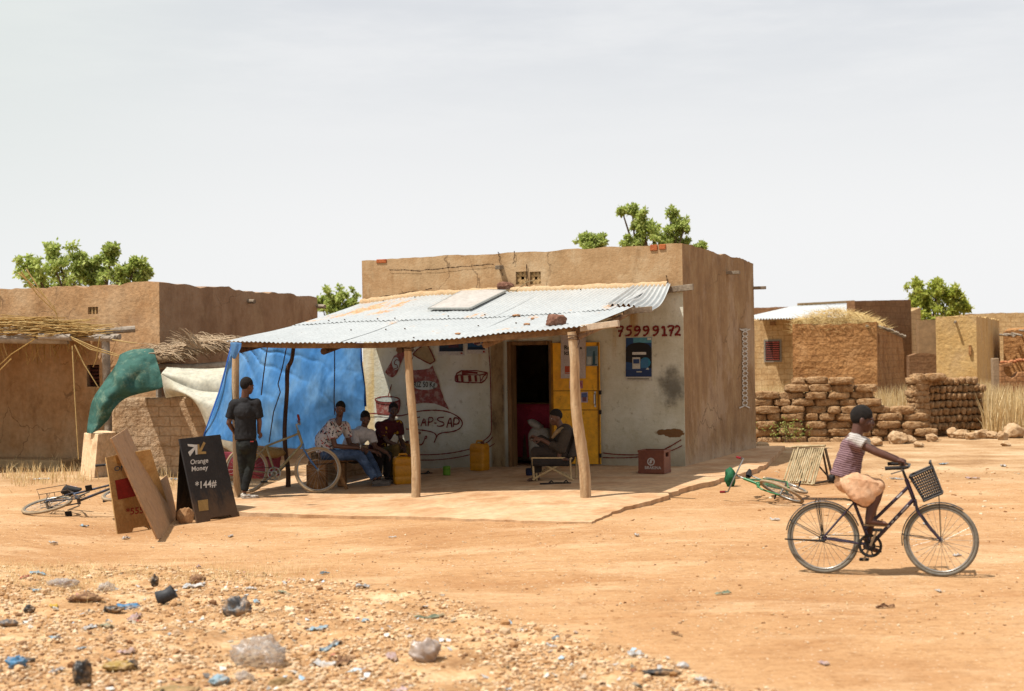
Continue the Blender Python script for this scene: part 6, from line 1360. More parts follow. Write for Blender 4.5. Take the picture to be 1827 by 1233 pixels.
MB().grid(lambda u, v: cj(950 + 66 * u, 818 + 14 * v, -.012), 8, 3).build('valance', M_cfab, fc, smooth='all', solid=.006)
# small things on the porch floor
def lath(name, label, cat, px, py, prof, m, tilt=None, fn=slabz, seg=20):
    p = G(px, py, fn); vs = []; fs = []
    for z, r in prof:
        for i in range(seg): a = 2 * math.pi * i / seg; vs.append((r * math.cos(a), r * math.sin(a), z))
    for j in range(len(prof) - 1):
        for i in range(seg): fs.append((j * seg + i, j * seg + (i + 1) % seg, (j + 1) * seg + (i + 1) % seg, (j + 1) * seg + i))
    fs += [tuple(range(seg))[::-1], tuple(range((len(prof) - 1) * seg, len(prof) * seg))]; m_ = MB().add(vs, fs); Mx = Matrix.Translation(p)
    if tilt: Mx = Mx @ Matrix.Rotation(tilt[1], 4, 'Z') @ Matrix.Translation(V((0, 0, max(r for _, r in prof)))) @ Matrix.Rotation(tilt[0], 4, 'Y')
    return tag(rebase(m_.xf(Mx).build(name, m, None, smooth=True)), label, cat)
can = [(0, .055), (.004, .06), (.13, .06), (.135, .055), (.14, .05), (.138, .045)]
lath('tin_can', 'green and yellow tin standing on the porch floor by the wall', 'tin', 797, 848, [(z * 1.1, r * 1.05) for z, r in can], mat('green_tin', [hx('3E7A1E', .9), hx('6E9A1E', .9), hx('2E6A4A', .9)], 7, .5, .1, stretch=(.2, .2, 2)))
lath('plastic_pot', 'small black and blue pot beside the camp chair legs', 'pot', 944, 848, [(0, .05), (.09, .055), (.095, .05), (.11, .05), (.115, .03)], mat('black_blue', [hx('16161C', .85), hx('1C2450', .85)], 6, .5, .1))
M_sand = mat('dark_sandal', [hx('2A221E', .85), hx('40342C', .85)], 6, .8, .1)
def sandal(label, px, py, rot, m=M_sand, fn=slabz, s=1.0):
    p = G(px, py, fn); m_ = MB(); n_ = 20; P_ = []
    for i in range(n_): a = 2 * math.pi * i / n_; P_.append(V((.125 * math.cos(a), (.044 + .008 * math.cos(a)) * math.sin(a), 0)))
    m_.prism(P_, (0, 0, 1), .02); m_.tube([(.02, -.045, .02), (.05, -.015, .05), (.08, 0, .02)], .008, 6); m_.tube([(.02, .045, .02), (.05, .015, .05), (.08, 0, .02)], .008, 6)
    m_.xf(Matrix.Translation(p) @ Matrix.Rotation(rot, 4, 'Z') @ Matrix.Scale(s, 4)); return tag(rebase(m_.build('sandal', m, None)), label, 'sandal')
sandal('left one of the pair of sandals in front of the camp chair', 978, 864, .15); sandal('right one of the pair of sandals in front of the camp chair', 1004, 863, -.2); sandal('single dark sandal by the wall right of the middle porch post', 759, 846, .3)
sk = thing('sack', 'white woven sack standing in the shop doorway behind the camp chair', 'sack', SW(-2.55, .2, fl0)); x, z = SL(955, 825)
MB().blob(SW(x, .30, fl0 + .30), (.22, .17, .33), 4, .10, 1.5, 3, FR.to_3x3(), .4).build('body', mat('sack_white', [hx('A8A094', .9), hx('C0B8AA', .9)], 5, .9, .3, 30), sk, smooth='all')
x, z = SL(946, 768); MB().blob(SW(x, .25, fl0 + .68), (.16, .12, .07), 9, .25, 1.6, 2, FR.to_3x3() @ Matrix.Rotation(.5, 3, 'Y')).build('mouth', MATS['sack_white'], sk, smooth='all')
# ------------------------------------------------------------------ people
def skinm(nm, a, b_): return mat(nm, [hx(a, .85), hx(b_, .88)], 5, .5, .08, 30, spec=.35, var=.1)
M_skin = skinm('dark_skin', '5A3A2C', '74503E'); M_skin2 = skinm('brown_skin', '5E3E2E', '7C5442'); M_hair = mat('black_hair', [hx('1C1816', .9), hx('2A2420', .9)], 30, .95, .6, 120); M_eye = mat('eye_white', [hx('C8BEB4', .8)], 5, .4, 0, var=0); M_iris = mat('eye_dark', [hx('140E0C', .8)], 5, .3, 0, var=0)
def cap(mb, a, b_, r0, r1, flat0=False, flat1=False, seg=14, sq=1.0):
    a, b_ = V(a), V(b_); mb.tube([a, b_], [r0, r1], seg, sq=sq)
    if not flat0: mb.ell(a, (r0 * .995,) * 3, None, 12, 8)
    if not flat1: mb.ell(b_, (r1 * .995,) * 3, None, 12, 8)
def basis(fwd, up=(0, 0, 1)):
    f = V(fwd).normalized(); r = f.cross(V(up)).normalized(); u = r.cross(f); return Matrix((r, f, u)).transposed()
def head(mb, c, R, s):
    P = lambda x, y, z: c + R @ (V((x, y, z)) * s); E = lambda x, y, z, a, b_, d_: mb.ell(P(x, y, z), (a * s, b_ * s, d_ * s), R, 18, 12)
    E(0, -.012, .022, .074, .095, .096); E(0, .022, -.035, .062, .070, .080); E(0, .038, -.088, .042, .046, .034); E(0, .094, -.034, .017, .020, .016); E(0, .086, -.010, .010, .016, .030)
    E(0, .083, -.066, .026, .015, .010); E(0, .081, -.079, .024, .014, .010); E(-.030, .072, .010, .026, .018, .010); E(.030, .072, .010, .026, .018, .010); E(.042, .055, -.035, .022, .024, .026); E(-.042, .055, -.035, .022, .024, .026)
    for q in (-1, 1): E(q * .074, -.012, -.022, .011, .022, .034)
def hairm(c, R, s, low=-.03):
    mb = MB(); u, w = 56, 40; d_ = V((.0765, .0975, .0965)); o = V((0, -.014, .025)); pts = []
    for j in range(w + 1):
        ph = math.pi * j / w
        for i in range(u):
            th = 2 * math.pi * i / u; p = V((d_.x * math.sin(ph) * math.cos(th), d_.y * math.sin(ph) * math.sin(th), d_.z * math.cos(ph))) + o; k = 1 + .018 * noise.noise(p * 70) + .012 * noise.noise(p * 150); pts.append(p * k)
    keep = lambda p: p.z > low + (.62 * (p.y + .05) if p.y > -.05 else .35 * (p.y + .05)) + (.008 if abs(p.x) > .06 else 0) + .012 * noise.noise(p * 45)
    fs = []
    for j in range(w):
        for i in range(u):
            f = (j * u + i, (j + 1) * u + i, (j + 1) * u + (i + 1) % u, j * u + (i + 1) % u)
            if all(keep(pts[q]) for q in f): fs.append(f)
    mb.add([c + R @ (p * s) for p in pts], fs); return mb
def hand(body, extra, w, d_, nrm, s=1.0, side=1, curl=.5):
    """palm in the body skin, five separate fingers added after fusing; d_ = pointing direction, nrm = palm side"""
    d_ = V(d_).normalized(); nrm = V(nrm); nrm = (nrm - d_ * nrm.dot(d_)).normalized(); sd_ = d_.cross(nrm).normalized() * side
    Rm = Matrix((sd_, d_, nrm)).transposed(); body.ell(w + d_ * .045 * s, (.040 * s, .056 * s, .017 * s), Rm, 12, 8)
    for k, (o, l) in enumerate(((-.030, .055), (-.010, .068), (.010, .074), (.029, .066))):
        b0 = w + d_ * (.085 - .006 * abs(k - 2)) * s + sd_ * o * s; a1 = curl * (1 + .12 * k); q1 = d_ * math.cos(a1) + nrm * math.sin(a1); q2 = d_ * math.cos(a1 * 2.1) + nrm * math.sin(a1 * 2.1)
        b1 = b0 + q1 * l * .55 * s; b2 = b1 + q2 * l * .5 * s; extra.tube([b0 - d_ * .02 * s, b0, b1, b2, b2 + q2 * .004], [.0085 * s, .0088 * s, .0082 * s, .007 * s, .003 * s], 8)
    t0 = w + d_ * .03 * s + sd_ * .036 * s; t1 = t0 + (d_ * .6 + sd_ * .65 + nrm * .35) * .040 * s; t2 = t1 + (d_ * .9 + sd_ * .15 + nrm * .45) * .032 * s; extra.tube([t0 - sd_ * .012 * s, t0, t1, t2], [.011 * s, .0105 * s, .009 * s, .006 * s], 8)
def join(me, mb, nm):
    o = MB(); o.add([v.co.copy() for v in me.vertices], [tuple(p.vertices) for p in me.polygons]); bpy.data.meshes.remove(me); o.add(mb.v, mb.f); return o
def wrinkle(amp, fr, seed, ax=(1, 1, .5)):
    return lambda p: amp * (noise.noise(V((p.x * fr * ax[0] + seed, p.y * fr * ax[1], p.z * fr * ax[2]))) + .7 * (.35 - abs(noise.noise(V((p.x * fr * 2.2 * ax[0], p.y * fr * 2.2 * ax[1] + seed, p.z * fr * 2.2 * ax[2]))))))
class Person:
    def __init__(s, label, base): s.t = thing('person', label, 'person', base); s.b = MB(); s.x = MB(); s.label = label
    def head(s, c, fwd, up=(0, 0, 1), k=1.0, neck=None, hairlow=-.03):
        s.R = basis(fwd, up); s.c = V(c); s.k = k; head(s.b, s.c, s.R, k)
        if neck is not None: cap(s.b, s.c + s.R @ V((0, -.025, -.06)) * k, neck, .052 * k, .056 * k)
        s.hl = hairlow
    def arm(s, sh, el, wr, r=(.045, .036, .027), hd=None, nrm=(0, 0, -1), side=1, hs=1.0, curl=.5):
        sh, el, wr = V(sh), V(el), V(wr); cap(s.b, sh, el, r[0], r[1]); cap(s.b, el, el.lerp(wr, .35), r[1], r[1] * .98); cap(s.b, el.lerp(wr, .3), wr, r[1], r[2])
        hand(s.b, s.x, wr, hd if hd is not None else wr - el, nrm, hs, side, curl)
    def leg(s, hp, kn, an, r=(.075, .052, .036), foot=None, fs=1.0):
        hp, kn, an = V(hp), V(kn), V(an); cap(s.b, hp, kn, r[0], r[1]); cap(s.b, kn, kn.lerp(an, .4), r[1], r[1] * .98); cap(s.b, kn.lerp(an, .35), an, r[1] * .98, r[2])
        if foot is not None:
            f = V(foot); d_ = (f - an); d_.z = 0; d_.normalize(); heel = an - d_ * .03 * fs; heel.z = f.z + .03 * fs
            cap(s.b, an, heel, r[2], .032 * fs); cap(s.b, heel, f + V((0, 0, .018 * fs)), .032 * fs, .024 * fs); sd_ = d_.cross(V((0, 0, 1)))
            for k in range(5): o = (k - 2) * .017 * fs; s.x.tube([f + sd_ * o - d_ * .02 * fs + V((0, 0, .016 * fs)), f + sd_ * o + d_ * (.032 - .004 * abs(k - 1)) * fs + V((0, 0, .012 * fs))], [.012 * fs, .008 * fs], 8)
    def torso(s, pel, mid, che, sl, sr, r=1.0):
        cap(s.b, pel, mid, .115 * r, .105 * r); cap(s.b, mid, che, .105 * r, .115 * r); cap(s.b, V(sl).lerp(V(sr), .15), V(sl).lerp(V(sr), .85), .06 * r, .06 * r)
    def finish(s, skin, vox=.0075):
        me = remesh(s.b, vox, 3); o = join(me, s.x, 'body'); s.body = o.build('body', skin, s.t, smooth='all')
        hairm(s.c, s.R, s.k, s.hl).build('hair', M_hair, s.t, smooth='all', solid=.004)
        for q in (-1, 1):
            P = lambda x, y, z: s.c + s.R @ (V((x, y, z)) * s.k); e = MB().ell(P(q * .030, .0745, -.008), (.0125 * s.k, .010 * s.k, .0075 * s.k), s.R, 12, 8).build('eye', M_eye, s.t, smooth='all')
            MB().ell(P(q * .030, .0835, -.008), (.0058 * s.k, .0028 * s.k, .0062 * s.k), s.R, 10, 6).build('iris', M_iris, e, smooth='all')
        return s
    def cloth(s, nm, build, m, vox=.010, sm_=3, wr=None, label=None):
        mb = MB(); build(mb); me = remesh(mb, vox, sm_, wr); me.materials.append(m); return link(nm, me, s.t, 'all', label=label)
def shoe(p, heel, toe, m, w=.045, h_=.055, sole=None, z=None):
    """closed shoe from heel to toe (ground points)"""
    heel, toe = V(heel), V(toe); d_ = (toe - heel); L = d_.length; d_.normalize(); R = basis(d_); mb = MB(); c = heel + d_ * L * .5
    mb.ell(heel + d_ * L * .3 + V((0, 0, h_ * .62)), (w * .92, L * .30, h_ * .62), R, 16, 10); mb.ell(heel + d_ * L * .68 + V((0, 0, h_ * .42)), (w, L * .34, h_ * .45), R, 16, 10)
    me = remesh(mb, .008, 3); me.materials.append(m); o = link('shoe', me, p.t, 'all')
    m_ = MB(); P_ = []
    for i in range(24): a = 2 * math.pi * i / 24; P_.append(c + R @ V((w * 1.02 * math.sin(a) * (1 + .12 * math.cos(a)), L * .5 * math.cos(a), 0)))
    m_.prism(P_, (0, 0, 1), .018).build('sole', sole or m, o, bevel=.003)
# --- boy standing with his back to us
bY = G(437, 889, slabz).y; zf = slabz(-3.5, bY); J = lambda x, y, dy=0: D(x, y, bY + dy)
M_jean = mat('black_jeans', [hx('1E1D1C', .85), hx('2A2A28', .85), hx('3A4036', .85)], 5, .9, .3, 40, spec=.15); M_tee = mat('charcoal_tee', [hx('2B2A2B', .85), hx('393839', .85)], 4, .95, .25, 25, spec=.1)
b = Person('slim person in dark T-shirt and black jeans standing with back turned at the porch corner', J(437, 889))
b.head(J(441, 688), (.62, .75, -.08), k=1.05, neck=J(437, 712), hairlow=-.05); shl_, shr_ = J(417, 722), J(457, 720)
b.torso(J(440, 785), J(438, 758), J(437, 735), shl_, shr_, .92); b.arm(shl_, J(408, 755, -.02), J(420, 774, .14), hd=(.5, .8, -.1), hs=.95); b.arm(shr_, J(463, 752, .02), J(462, 772, .10), hd=(.35, .6, -.5), nrm=(-1, 0, 0), side=-1, hs=.95, curl=.9)
hl, hr, kl, kr, al, ar = J(430, 788), J(450, 788), J(433, 832, .03), J(446, 833, .02), J(436, 872, .06), J(436, 876, -.05)
b.leg(hl, kl, al, (.07, .048, .035)); b.leg(hr, kr, ar, (.07, .048, .035)); b.finish(M_skin2)
def tee(mb):
    mb.ell(J(437, 735), (.195, .120, .15), None); cap(mb, J(437, 735), J(439, 784), .160, .158, flat1=True, sq=.78); cap(mb, shl_, shr_, .075, .075); cap(mb, J(437, 716), J(437, 708), .085, .066, sq=.9, flat1=True)
    for a, e in ((shl_, J(409, 747, -.01)), (shr_, J(463, 746, .01))): cap(mb, a, e, .078, .070, flat1=True)
b.cloth('shirt', tee, M_tee, .010, 4, wrinkle(.012, 7, 3, (1.4, 1, .7)))
def jeans(mb):
    cap(mb, J(440, 777), J(440, 795), .135, .14, sq=.78, flat0=True); cap(mb, J(432, 792), kl, .092, .066); cap(mb, J(449, 792), kr, .092, .066); cap(mb, kl, al, .066, .052, flat1=True); cap(mb, kr, ar, .066, .052, flat1=True)
b.cloth('jeans', jeans, M_jean, .009, 3, wrinkle(.007, 9, 8, (1, 1, 1.6)))
belt = MB(); belt.ring(J(440, 779), (0, 0, 1), .1355, (.006, .018), 32, 6); belt.v = [(v[0], J(440, 779).y + (v[1] - J(440, 779).y) * .80, v[2]) for v in belt.v]; belt.build('belt', mat('brown_belt', [hx('5A4030', .85)], 5, .7, .1), b.t, smooth='all')
MB().box(J(452, 787) + V((0, -.118, 0)), (.05, .01, .016)).build('pocket_tag', mat('red_tag', [hx('A83A34', .9)], 5, .7, 0), b.t)
M_shoe = mat('dirty_white_shoe', [hx('A89A88', .9), hx('CFC6B8', .9), hx('6E5644', .85)], 14, .8, .2); z_ = lambda p, z=zf: V((p.x, p.y, slabz(p.x, p.y) + .004))
shoe(b, z_(J(430, 886, .05)), z_(J(446, 886, .20)), M_shoe); shoe(b, z_(J(431, 889, -.08)), z_(J(462, 888, -.02)), M_shoe)
# --- three men on the bench
def floral(n, c, co, bb):
    f = n.noise(co, 24, 2, None, .5); f2 = n.noise(co, 19, 2, (1, 1.2, .9), .4)
    c = n.mix(n.sm(f, .56, .60), c, hx('33343E', .85)); return n.mix(n.sm(f2, .60, .64), c, hx('B86A66', .9))
M_flor = mat('patterned_shirt', [hx('CFC8C4', .92), hx('DAD4D0', .92)], 5, .9, .15, 30, extra=floral, var=.08); M_denim = mat('blue_denim', [hx('2E3A50', .9), hx('4A5C7A', .9), hx('6E83A2', .9)], 6, .9, .3, 40, spec=.15)
aY = G(682, 866, slabz).y; J = lambda x, y, dy=0: D(x, y, aY + dy)
a = Person('person in white patterned shirt and blue jeans sitting at near end of the bench', J(640, 862))
a.head(J(607, 729), (-.05, -.97, -.18), (.12, 0, 1), 1.0, neck=J(603, 756)); sr, sl = J(588, 760, -.10), J(615, 760, .24)
a.torso(J(580, 808, .05), J(579, 783, .06), J(597, 762, .07), sr, sl, 1.0); a.arm(sr, J(598, 796, -.14), J(637, 799, -.06), (.05, .040, .029), hd=(.9, .35, -.15), nrm=(.2, .5, -1), hs=1.0, curl=.8, side=-1); a.arm(sl, J(624, 793, .28), J(646, 801, .10), (.05, .040, .029), hd=(.7, -.5, -.2), nrm=(0, 0, -1), curl=.8)
hr, hl, kr, kl, ar, al = J(582, 812, -.04), J(590, 812, .16), J(641, 812, -.10), J(656, 812, .20), J(668, 853, -.16), J(676, 852, .10)
a.leg(hr, kr, ar); a.leg(hl, kl, al); a.finish(M_skin)
def sh_a(mb):
    cap(mb, J(581, 806, .06), J(578, 784, .07), .150, .145, flat0=True, sq=1.0); cap(mb, J(578, 784, .07), J(597, 763, .07), .145, .150); cap(mb, sr, sl, .075, .075); cap(mb, J(600, 757, .06), J(603, 753, .05), .085, .068, flat1=True)
    cap(mb, sr, J(595, 783, -.14), .080, .074, flat1=True); cap(mb, sl, J(622, 780, .27), .078, .072, flat1=True)
a.cloth('shirt', sh_a, M_flor, .010, 4, wrinkle(.014, 7, 5))
def je_a(mb):
    cap(mb, J(580, 811, .05), J(590, 813, .06), .135, .13, flat0=True); cap(mb, hr, kr, .098, .078); cap(mb, hl, kl, .098, .078); cap(mb, kr, ar, .078, .066, flat1=True); cap(mb, kl, al, .078, .066, flat1=True)
a.cloth('jeans', je_a, M_denim, .010, 3, wrinkle(.010, 9, 2, (1, 1, 1.5)))
M_gshoe = mat('grey_shoe', [hx('5E5650', .85), hx('7A7068', .85)], 6, .8, .1)
shoe(a, z_(J(663, 864, -.16)), z_(J(697, 866, -.10)), M_gshoe, .05, .08); shoe(a, z_(J(673, 862, .10)), z_(J(703, 862, .22)), M_gshoe, .05, .075)
MB().ring(J(643, 797, -.06), (1, .3, -.2), .031, .006, 18, 6).build('wristband', mat('white_band', [hx('D8D4CC', .9)], 5, .6, 0), a.t)
bY2 = aY + .5; J = lambda x, y, dy=0: D(x, y, bY2 + dy)
c2 = Person('person in a plain white T-shirt sitting bent forward in the middle of the bench', J(670, 858))
c2.head(J(652, 746), (.22, -.90, -.35), (0, -.2, 1), 1.0, neck=J(648, 770, .08)); sr, sl = J(630, 774, -.06), J(661, 774, .10)
c2.torso(J(622, 808, .28), J(628, 790, .20), J(645, 775, .08), sr, sl, .98); c2.arm(sr, J(638, 801, -.18), J(668, 806, -.20), (.047, .038, .028), hd=(1, .1, -.3), nrm=(0, .4, -1), curl=.5, side=-1); c2.arm(sl, J(670, 798, .02), J(690, 808, -.12), (.047, .038, .028), hd=(.6, -.2, -.7), nrm=(-.5, 0, -.5), curl=.5)
hr, hl, kr, kl, ar, al = J(626, 813, .18), J(638, 813, .34), J(678, 812, -.05), J(692, 812, .15), J(672, 852, .0), J(690, 850, .2)
c2.leg(hr, kr, ar); c2.leg(hl, kl, al); c2.finish(M_skin)
def sh_b(mb):
    cap(mb, J(622, 806, .28), J(628, 790, .2), .145, .142, flat0=True); cap(mb, J(628, 790, .2), J(645, 775, .08), .142, .145); cap(mb, sr, sl, .078, .078); cap(mb, J(647, 771, .07), J(648, 767, .06), .085, .066, flat1=True); cap(mb, sr, J(635, 793, -.14), .078, .072, flat1=True); cap(mb, sl, J(667, 791, .04), .078, .072, flat1=True)
c2.cloth('shirt', sh_b, mat('white_tee', [hx('C4BEBC', .92), hx('D2CDCB', .92)], 4, .9, .15, 25), .010, 4, wrinkle(.013, 7, 9))
M_dkpant = mat('dark_trousers', [hx('241F1E', .85), hx('332C2A', .85)], 5, .9, .2)
def pa_b(mb): cap(mb, J(624, 812, .26), J(634, 814, .25), .13, .125, flat0=True); cap(mb, hr, kr, .095, .076); cap(mb, hl, kl, .095, .076); cap(mb, kr, ar, .076, .06, flat1=True); cap(mb, kl, al, .076, .06, flat1=True)
c2.cloth('trousers', pa_b, M_dkpant, .010, 3, wrinkle(.009, 9, 4)); shoe(c2, z_(J(665, 856, .0)), z_(J(690, 856, .05)), M_dkpant, .048, .07); shoe(c2, z_(J(686, 853, .2)), z_(J(706, 853, .26)), M_dkpant, .048, .07)
cY3 = aY + 1.0; J = lambda x, y, dy=0: D(x, y, cY3 + dy)
c3 = Person('person in maroon shirt with yellow print sitting at far end of the bench', J(705, 858))
c3.head(J(702, 731), (.15, -.96, -.12), k=1.0, neck=J(696, 755, .04)); sr, sl = J(677, 760, -.05), J(711, 757, .08)
c3.torso(J(672, 806, .2), J(677, 785, .16), J(693, 763, .06), sr, sl, 1.0); c3.arm(sr, J(690, 787, -.16), J(712, 796, -.16), (.047, .038, .028), hd=(.8, -.1, -.4), curl=.5, side=-1); c3.arm(sl, J(715, 784, .04), J(722, 800, -.14), (.047, .038, .028), hd=(.35, -.3, -1), nrm=(-1, 0, 0), curl=.4)
hr, hl, kr, kl, ar, al = J(676, 811, .12), J(688, 811, .3), J(706, 800, -.16), J(722, 803, .1), J(704, 850, -.2), J(716, 850, .0)
c3.leg(hr, kr, ar, foot=z_(J(716, 858, -.35)), fs=1.0); c3.leg(hl, kl, al); c3.finish(skinm('deep_skin', '46302A', '5C4034'))
def maro(n, c, co, bb):
    return n.mix(n.sm(n.noise(co, 11, 3), .60, .64), c, hx('B08A1C', .9))
M_maro = mat('maroon_shirt', [hx('3E1218', .88), hx('52191F', .88)], 5, .9, .15, 30, extra=maro)
def sh_c(mb): cap(mb, J(672, 803, .2), J(677, 785, .16), .145, .142, flat0=True); cap(mb, J(677, 785, .16), J(693, 763, .06), .142, .150); cap(mb, sr, sl, .078, .078); cap(mb, J(695, 758, .05), J(696, 752, .04), .085, .066, flat1=True); cap(mb, sr, J(686, 780, -.12), .078, .07, flat1=True); cap(mb, sl, J(714, 776, .05), .078, .07, flat1=True)
c3.cloth('shirt', sh_c, M_maro, .010, 4, wrinkle(.012, 7, 12))
M_oliv = mat('khaki_trousers', [hx('5A4620', .88), hx('7A6230', .88)], 5, .9, .2)
def pa_c(mb): cap(mb, J(674, 810, .2), J(684, 812, .2), .13, .125, flat0=True); cap(mb, hr, kr, .10, .082); cap(mb, hl, kl, .10, .082); cap(mb, kr, ar, .082, .075, flat1=True); cap(mb, kl, al, .082, .075, flat1=True)
c3.cloth('trousers', pa_c, M_oliv, .010, 3, wrinkle(.010, 8, 1)); M_sn = mat('sport_shoe', [hx('D0CCC4', .92), hx('25262A', .85)], 9, .6, .1); shoe(c3, z_(J(703, 860, -.2)), z_(J(725, 861, -.30)), M_sn, .048, .07); shoe(c3, z_(J(714, 856, .0)), z_(J(728, 856, -.06)), M_sn, .048, .07)
# --- man in the folding chair
J = lambda x, y, dy=0: D(x, y, Yc + .22 + dy)
d1 = Person('person in grey-brown clothes slouching with crossed legs in the folding chair', J(985, 858))
d1.head(J(991, 744), (-.93, -.30, -.18), k=1.0, neck=J(1002, 766)); sr, sl = J(1010, 773, -.17), J(1004, 772, .17)
d1.torso(J(1010, 806), J(1010, 790), J(1007, 774), sr, sl, 1.0); d1.arm(sr, J(1000, 803, -.22), J(966, 784, -.12), (.047, .038, .028), hd=(-1, 0, .15), nrm=(0, .6, -.6), curl=.6); d1.arm(sl, J(985, 797, .2), J(958, 781, .04), (.047, .038, .028), hd=(-1, -.1, .2), nrm=(0, -.6, -.6), curl=.6, side=-1)
hr, hl, kr, kl, ar, al = J(1006, 810, -.1), J(1006, 810, .1), J(956, 806, -.10), J(964, 786, .05), J(957, 850, -.05), J(1000, 806, -.20)
d1.leg(hr, kr, ar, foot=z_(J(944, 858, -.1))); d1.leg(hl, kl, al, foot=J(1012, 822, -.24)); d1.finish(M_skin)
M_tun = mat('grey_tunic', [hx('3E342C', .88), hx('54483C', .88)], 5, .9, .25, 25)
def tu(mb):
    cap(mb, J(1012, 815), J(1010, 790), .165, .150, flat0=True); cap(mb, J(1010, 790), J(1007, 774), .150, .150); cap(mb, sr, sl, .085, .085); cap(mb, sr, J(1001, 802, -.22), .085, .075); cap(mb, J(1001, 802, -.22), J(982, 792, -.17), .07, .062, flat1=True); cap(mb, sl, J(985, 797, .2), .085, .07); cap(mb, J(1003, 769), J(1002, 762), .09, .07, flat1=True)
d1.cloth('tunic', tu, M_tun, .011, 4, wrinkle(.014, 6, 3))
def tp_(mb): cap(mb, J(1010, 813), J(998, 813), .14, .13); cap(mb, hr, kr, .105, .085); cap(mb, kr, J(957, 842, -.06), .085, .08, flat1=True); cap(mb, hl, kl, .105, .088); cap(mb, kl, J(992, 802, -.17), .085, .075, flat1=True)
d1.cloth('trousers', tp_, mat('brown_trousers', [hx('342A24', .86), hx('463A32', .86)], 5, .9, .2), .011, 3, wrinkle(.012, 8, 6))
sc_m = MB(); sc_m.tube([J(985, 782, -.16), J(992, 772, -.15), J(1003, 766, -.10), J(1012, 768, .02)], [.02, .035, .04, .03], 8); sc_m.build('scarf', mat('tan_scarf', [hx('8E7452', .88), hx('A88C66', .88)], 6, .9, .2), d1.t, smooth='all')
sandal_p = None
# --- girl on the bicycle
gY = (gr_.y + gf_.y) / 2; J = lambda x, y, dy=0: D(x, y, gY + dy)
M_skin3 = skinm('girl_skin', '523226', '6E4636'); e_ = Person('child in striped grey and purple top and peach skirt riding the purple bicycle', J(1540, 1023))
e_.head(J(1539, 747), (.985, -.10, -.16), (.0, 0, 1), .96, neck=J(1527, 782), hairlow=-.055); sr, sl = J(1526, 788, -.115), J(1532, 788, .115)
e_.torso(J(1510, 850), J(1513, 824), J(1523, 793), sr, sl, .84); e_.arm(sr, J(1561, 806, -.19), J(1598, 821, -.22), (.038, .031, .023), hd=(.95, .05, -.25), nrm=(.2, 0, -1), hs=.88, curl=.95); e_.arm(sl, J(1566, 806, .20), J(1600, 818, .24), (.038, .031, .023), hd=(.95, -.05, -.25), nrm=(.2, 0, -1), hs=.88, curl=.95, side=-1)
hr, hl, kr, kl, ar, al = J(1514, 858, -.07), J(1514, 858, .07), J(1567, 874, -.10), J(1556, 900, .09), J(1553, 921, -.12), J(1548, 966, .11)
e_.leg(hr, kr, ar, (.066, .047, .030)); e_.leg(hl, kl, al, (.066, .047, .030))
for an, f in ((ar, J(1578, 934, -.12)), (al, J(1566, 983, .11))):
    d_ = (f - an).normalized(); cap(e_.b, an, an + V((-.015, 0, -.045)), .030, .028); cap(e_.b, an + V((-.015, 0, -.045)), f, .028, .020); sd_ = V((0, 1, 0))
    for k in range(5): o = (k - 2) * .014; e_.x.tube([f + sd_ * o - d_ * .02, f + sd_ * o + V((.028 - .003 * abs(k - 1), 0, -.006))], [.010, .007], 8)
e_.finish(M_skin3, .006)
def stripe(n, c, co, bb):
    s = n.n('ShaderNodeSeparateXYZ', {0: co}); w = n.math('SINE', n.math('MULTIPLY_ADD', n.math('ADD', s.outputs[2], n.math('MULTIPLY', s.outputs[0], .25)), 330.0, n.math('MULTIPLY', n.noise(co, 14, 3), 5.0)))
    lo = n.mix(n.sm(w, -.2, .4), hx('5E444A', .88), hx('9A7A7E', .9)); hi = n.mix(n.sm(w, -.3, .3), hx('A39A92', .9), hx('C6BEB6', .92))
    zc = n.math('ADD', s.outputs[2], n.math('MULTIPLY', s.outputs[0], .75)); return n.mix(n.sm(zc, YOKE - .03, YOKE + .02), lo, hi)
yk = WM[e_.t.name].inverted() @ J(1521, 791); YOKE = yk.z + .75 * yk.x
M_top = mat('striped_top', [hx('8E7A78', .9)], 5, .9, .15, 25, extra=stripe, var=.1)
def topm(mb):
    cap(mb, J(1506, 852), J(1513, 826), .118, .112, flat0=True, sq=1.05); cap(mb, J(1513, 826), J(1523, 796), .112, .108); cap(mb, sr, sl, .064, .064); cap(mb, J(1525, 786), J(1527, 778), .075, .058, flat1=True); cap(mb, sr, J(1541, 796, -.15), .066, .064, flat1=True); cap(mb, sl, J(1545, 796, .15), .066, .064, flat1=True)
e_.cloth('top', topm, M_top, .008, 3, wrinkle(.010, 11, 3, (1, 1, 1.3)))
def skirt(mb):
    cap(mb, J(1509, 848), J(1513, 857), .112, .118, flat0=True); cap(mb, J(1516, 858, -.06), J(1565, 868, -.10), .092, .070); cap(mb, J(1516, 860, .06), J(1552, 884, .09), .095, .080)
    cap(mb, J(1516, 862, .0), J(1535, 880, .0), .10, .07); return
    cap(mb, J(1525, 864), J(1528, 893), .115, .085, flat1=True); cap(mb, J(1558, 868, -.08), J(1541, 898, -.05), .078, .052, flat1=True); cap(mb, J(1514, 866), J(1518, 886), .085, .06); cap(mb, J(1545, 872, 0), J(1546, 904, .06), .09, .06, flat1=True)
e_.cloth('skirt', skirt, mat('peach_skirt', [hx('D6A27A', 1.08), hx('E4B48C', 1.1), hx('EAC4A0', 1.1)], 5, .9, .25, 22, trans=.15), .008, 9, lambda p: .008 * math.sin((p.x * .8 + p.z * .45) * 70 + 3 * noise.noise(p * 7)) * (.5 + noise.noise(p * 5)) + .002 * noise.noise(p * 14))
Q = lambda *q: [(x, y, gY + d) for x, y, d in q]
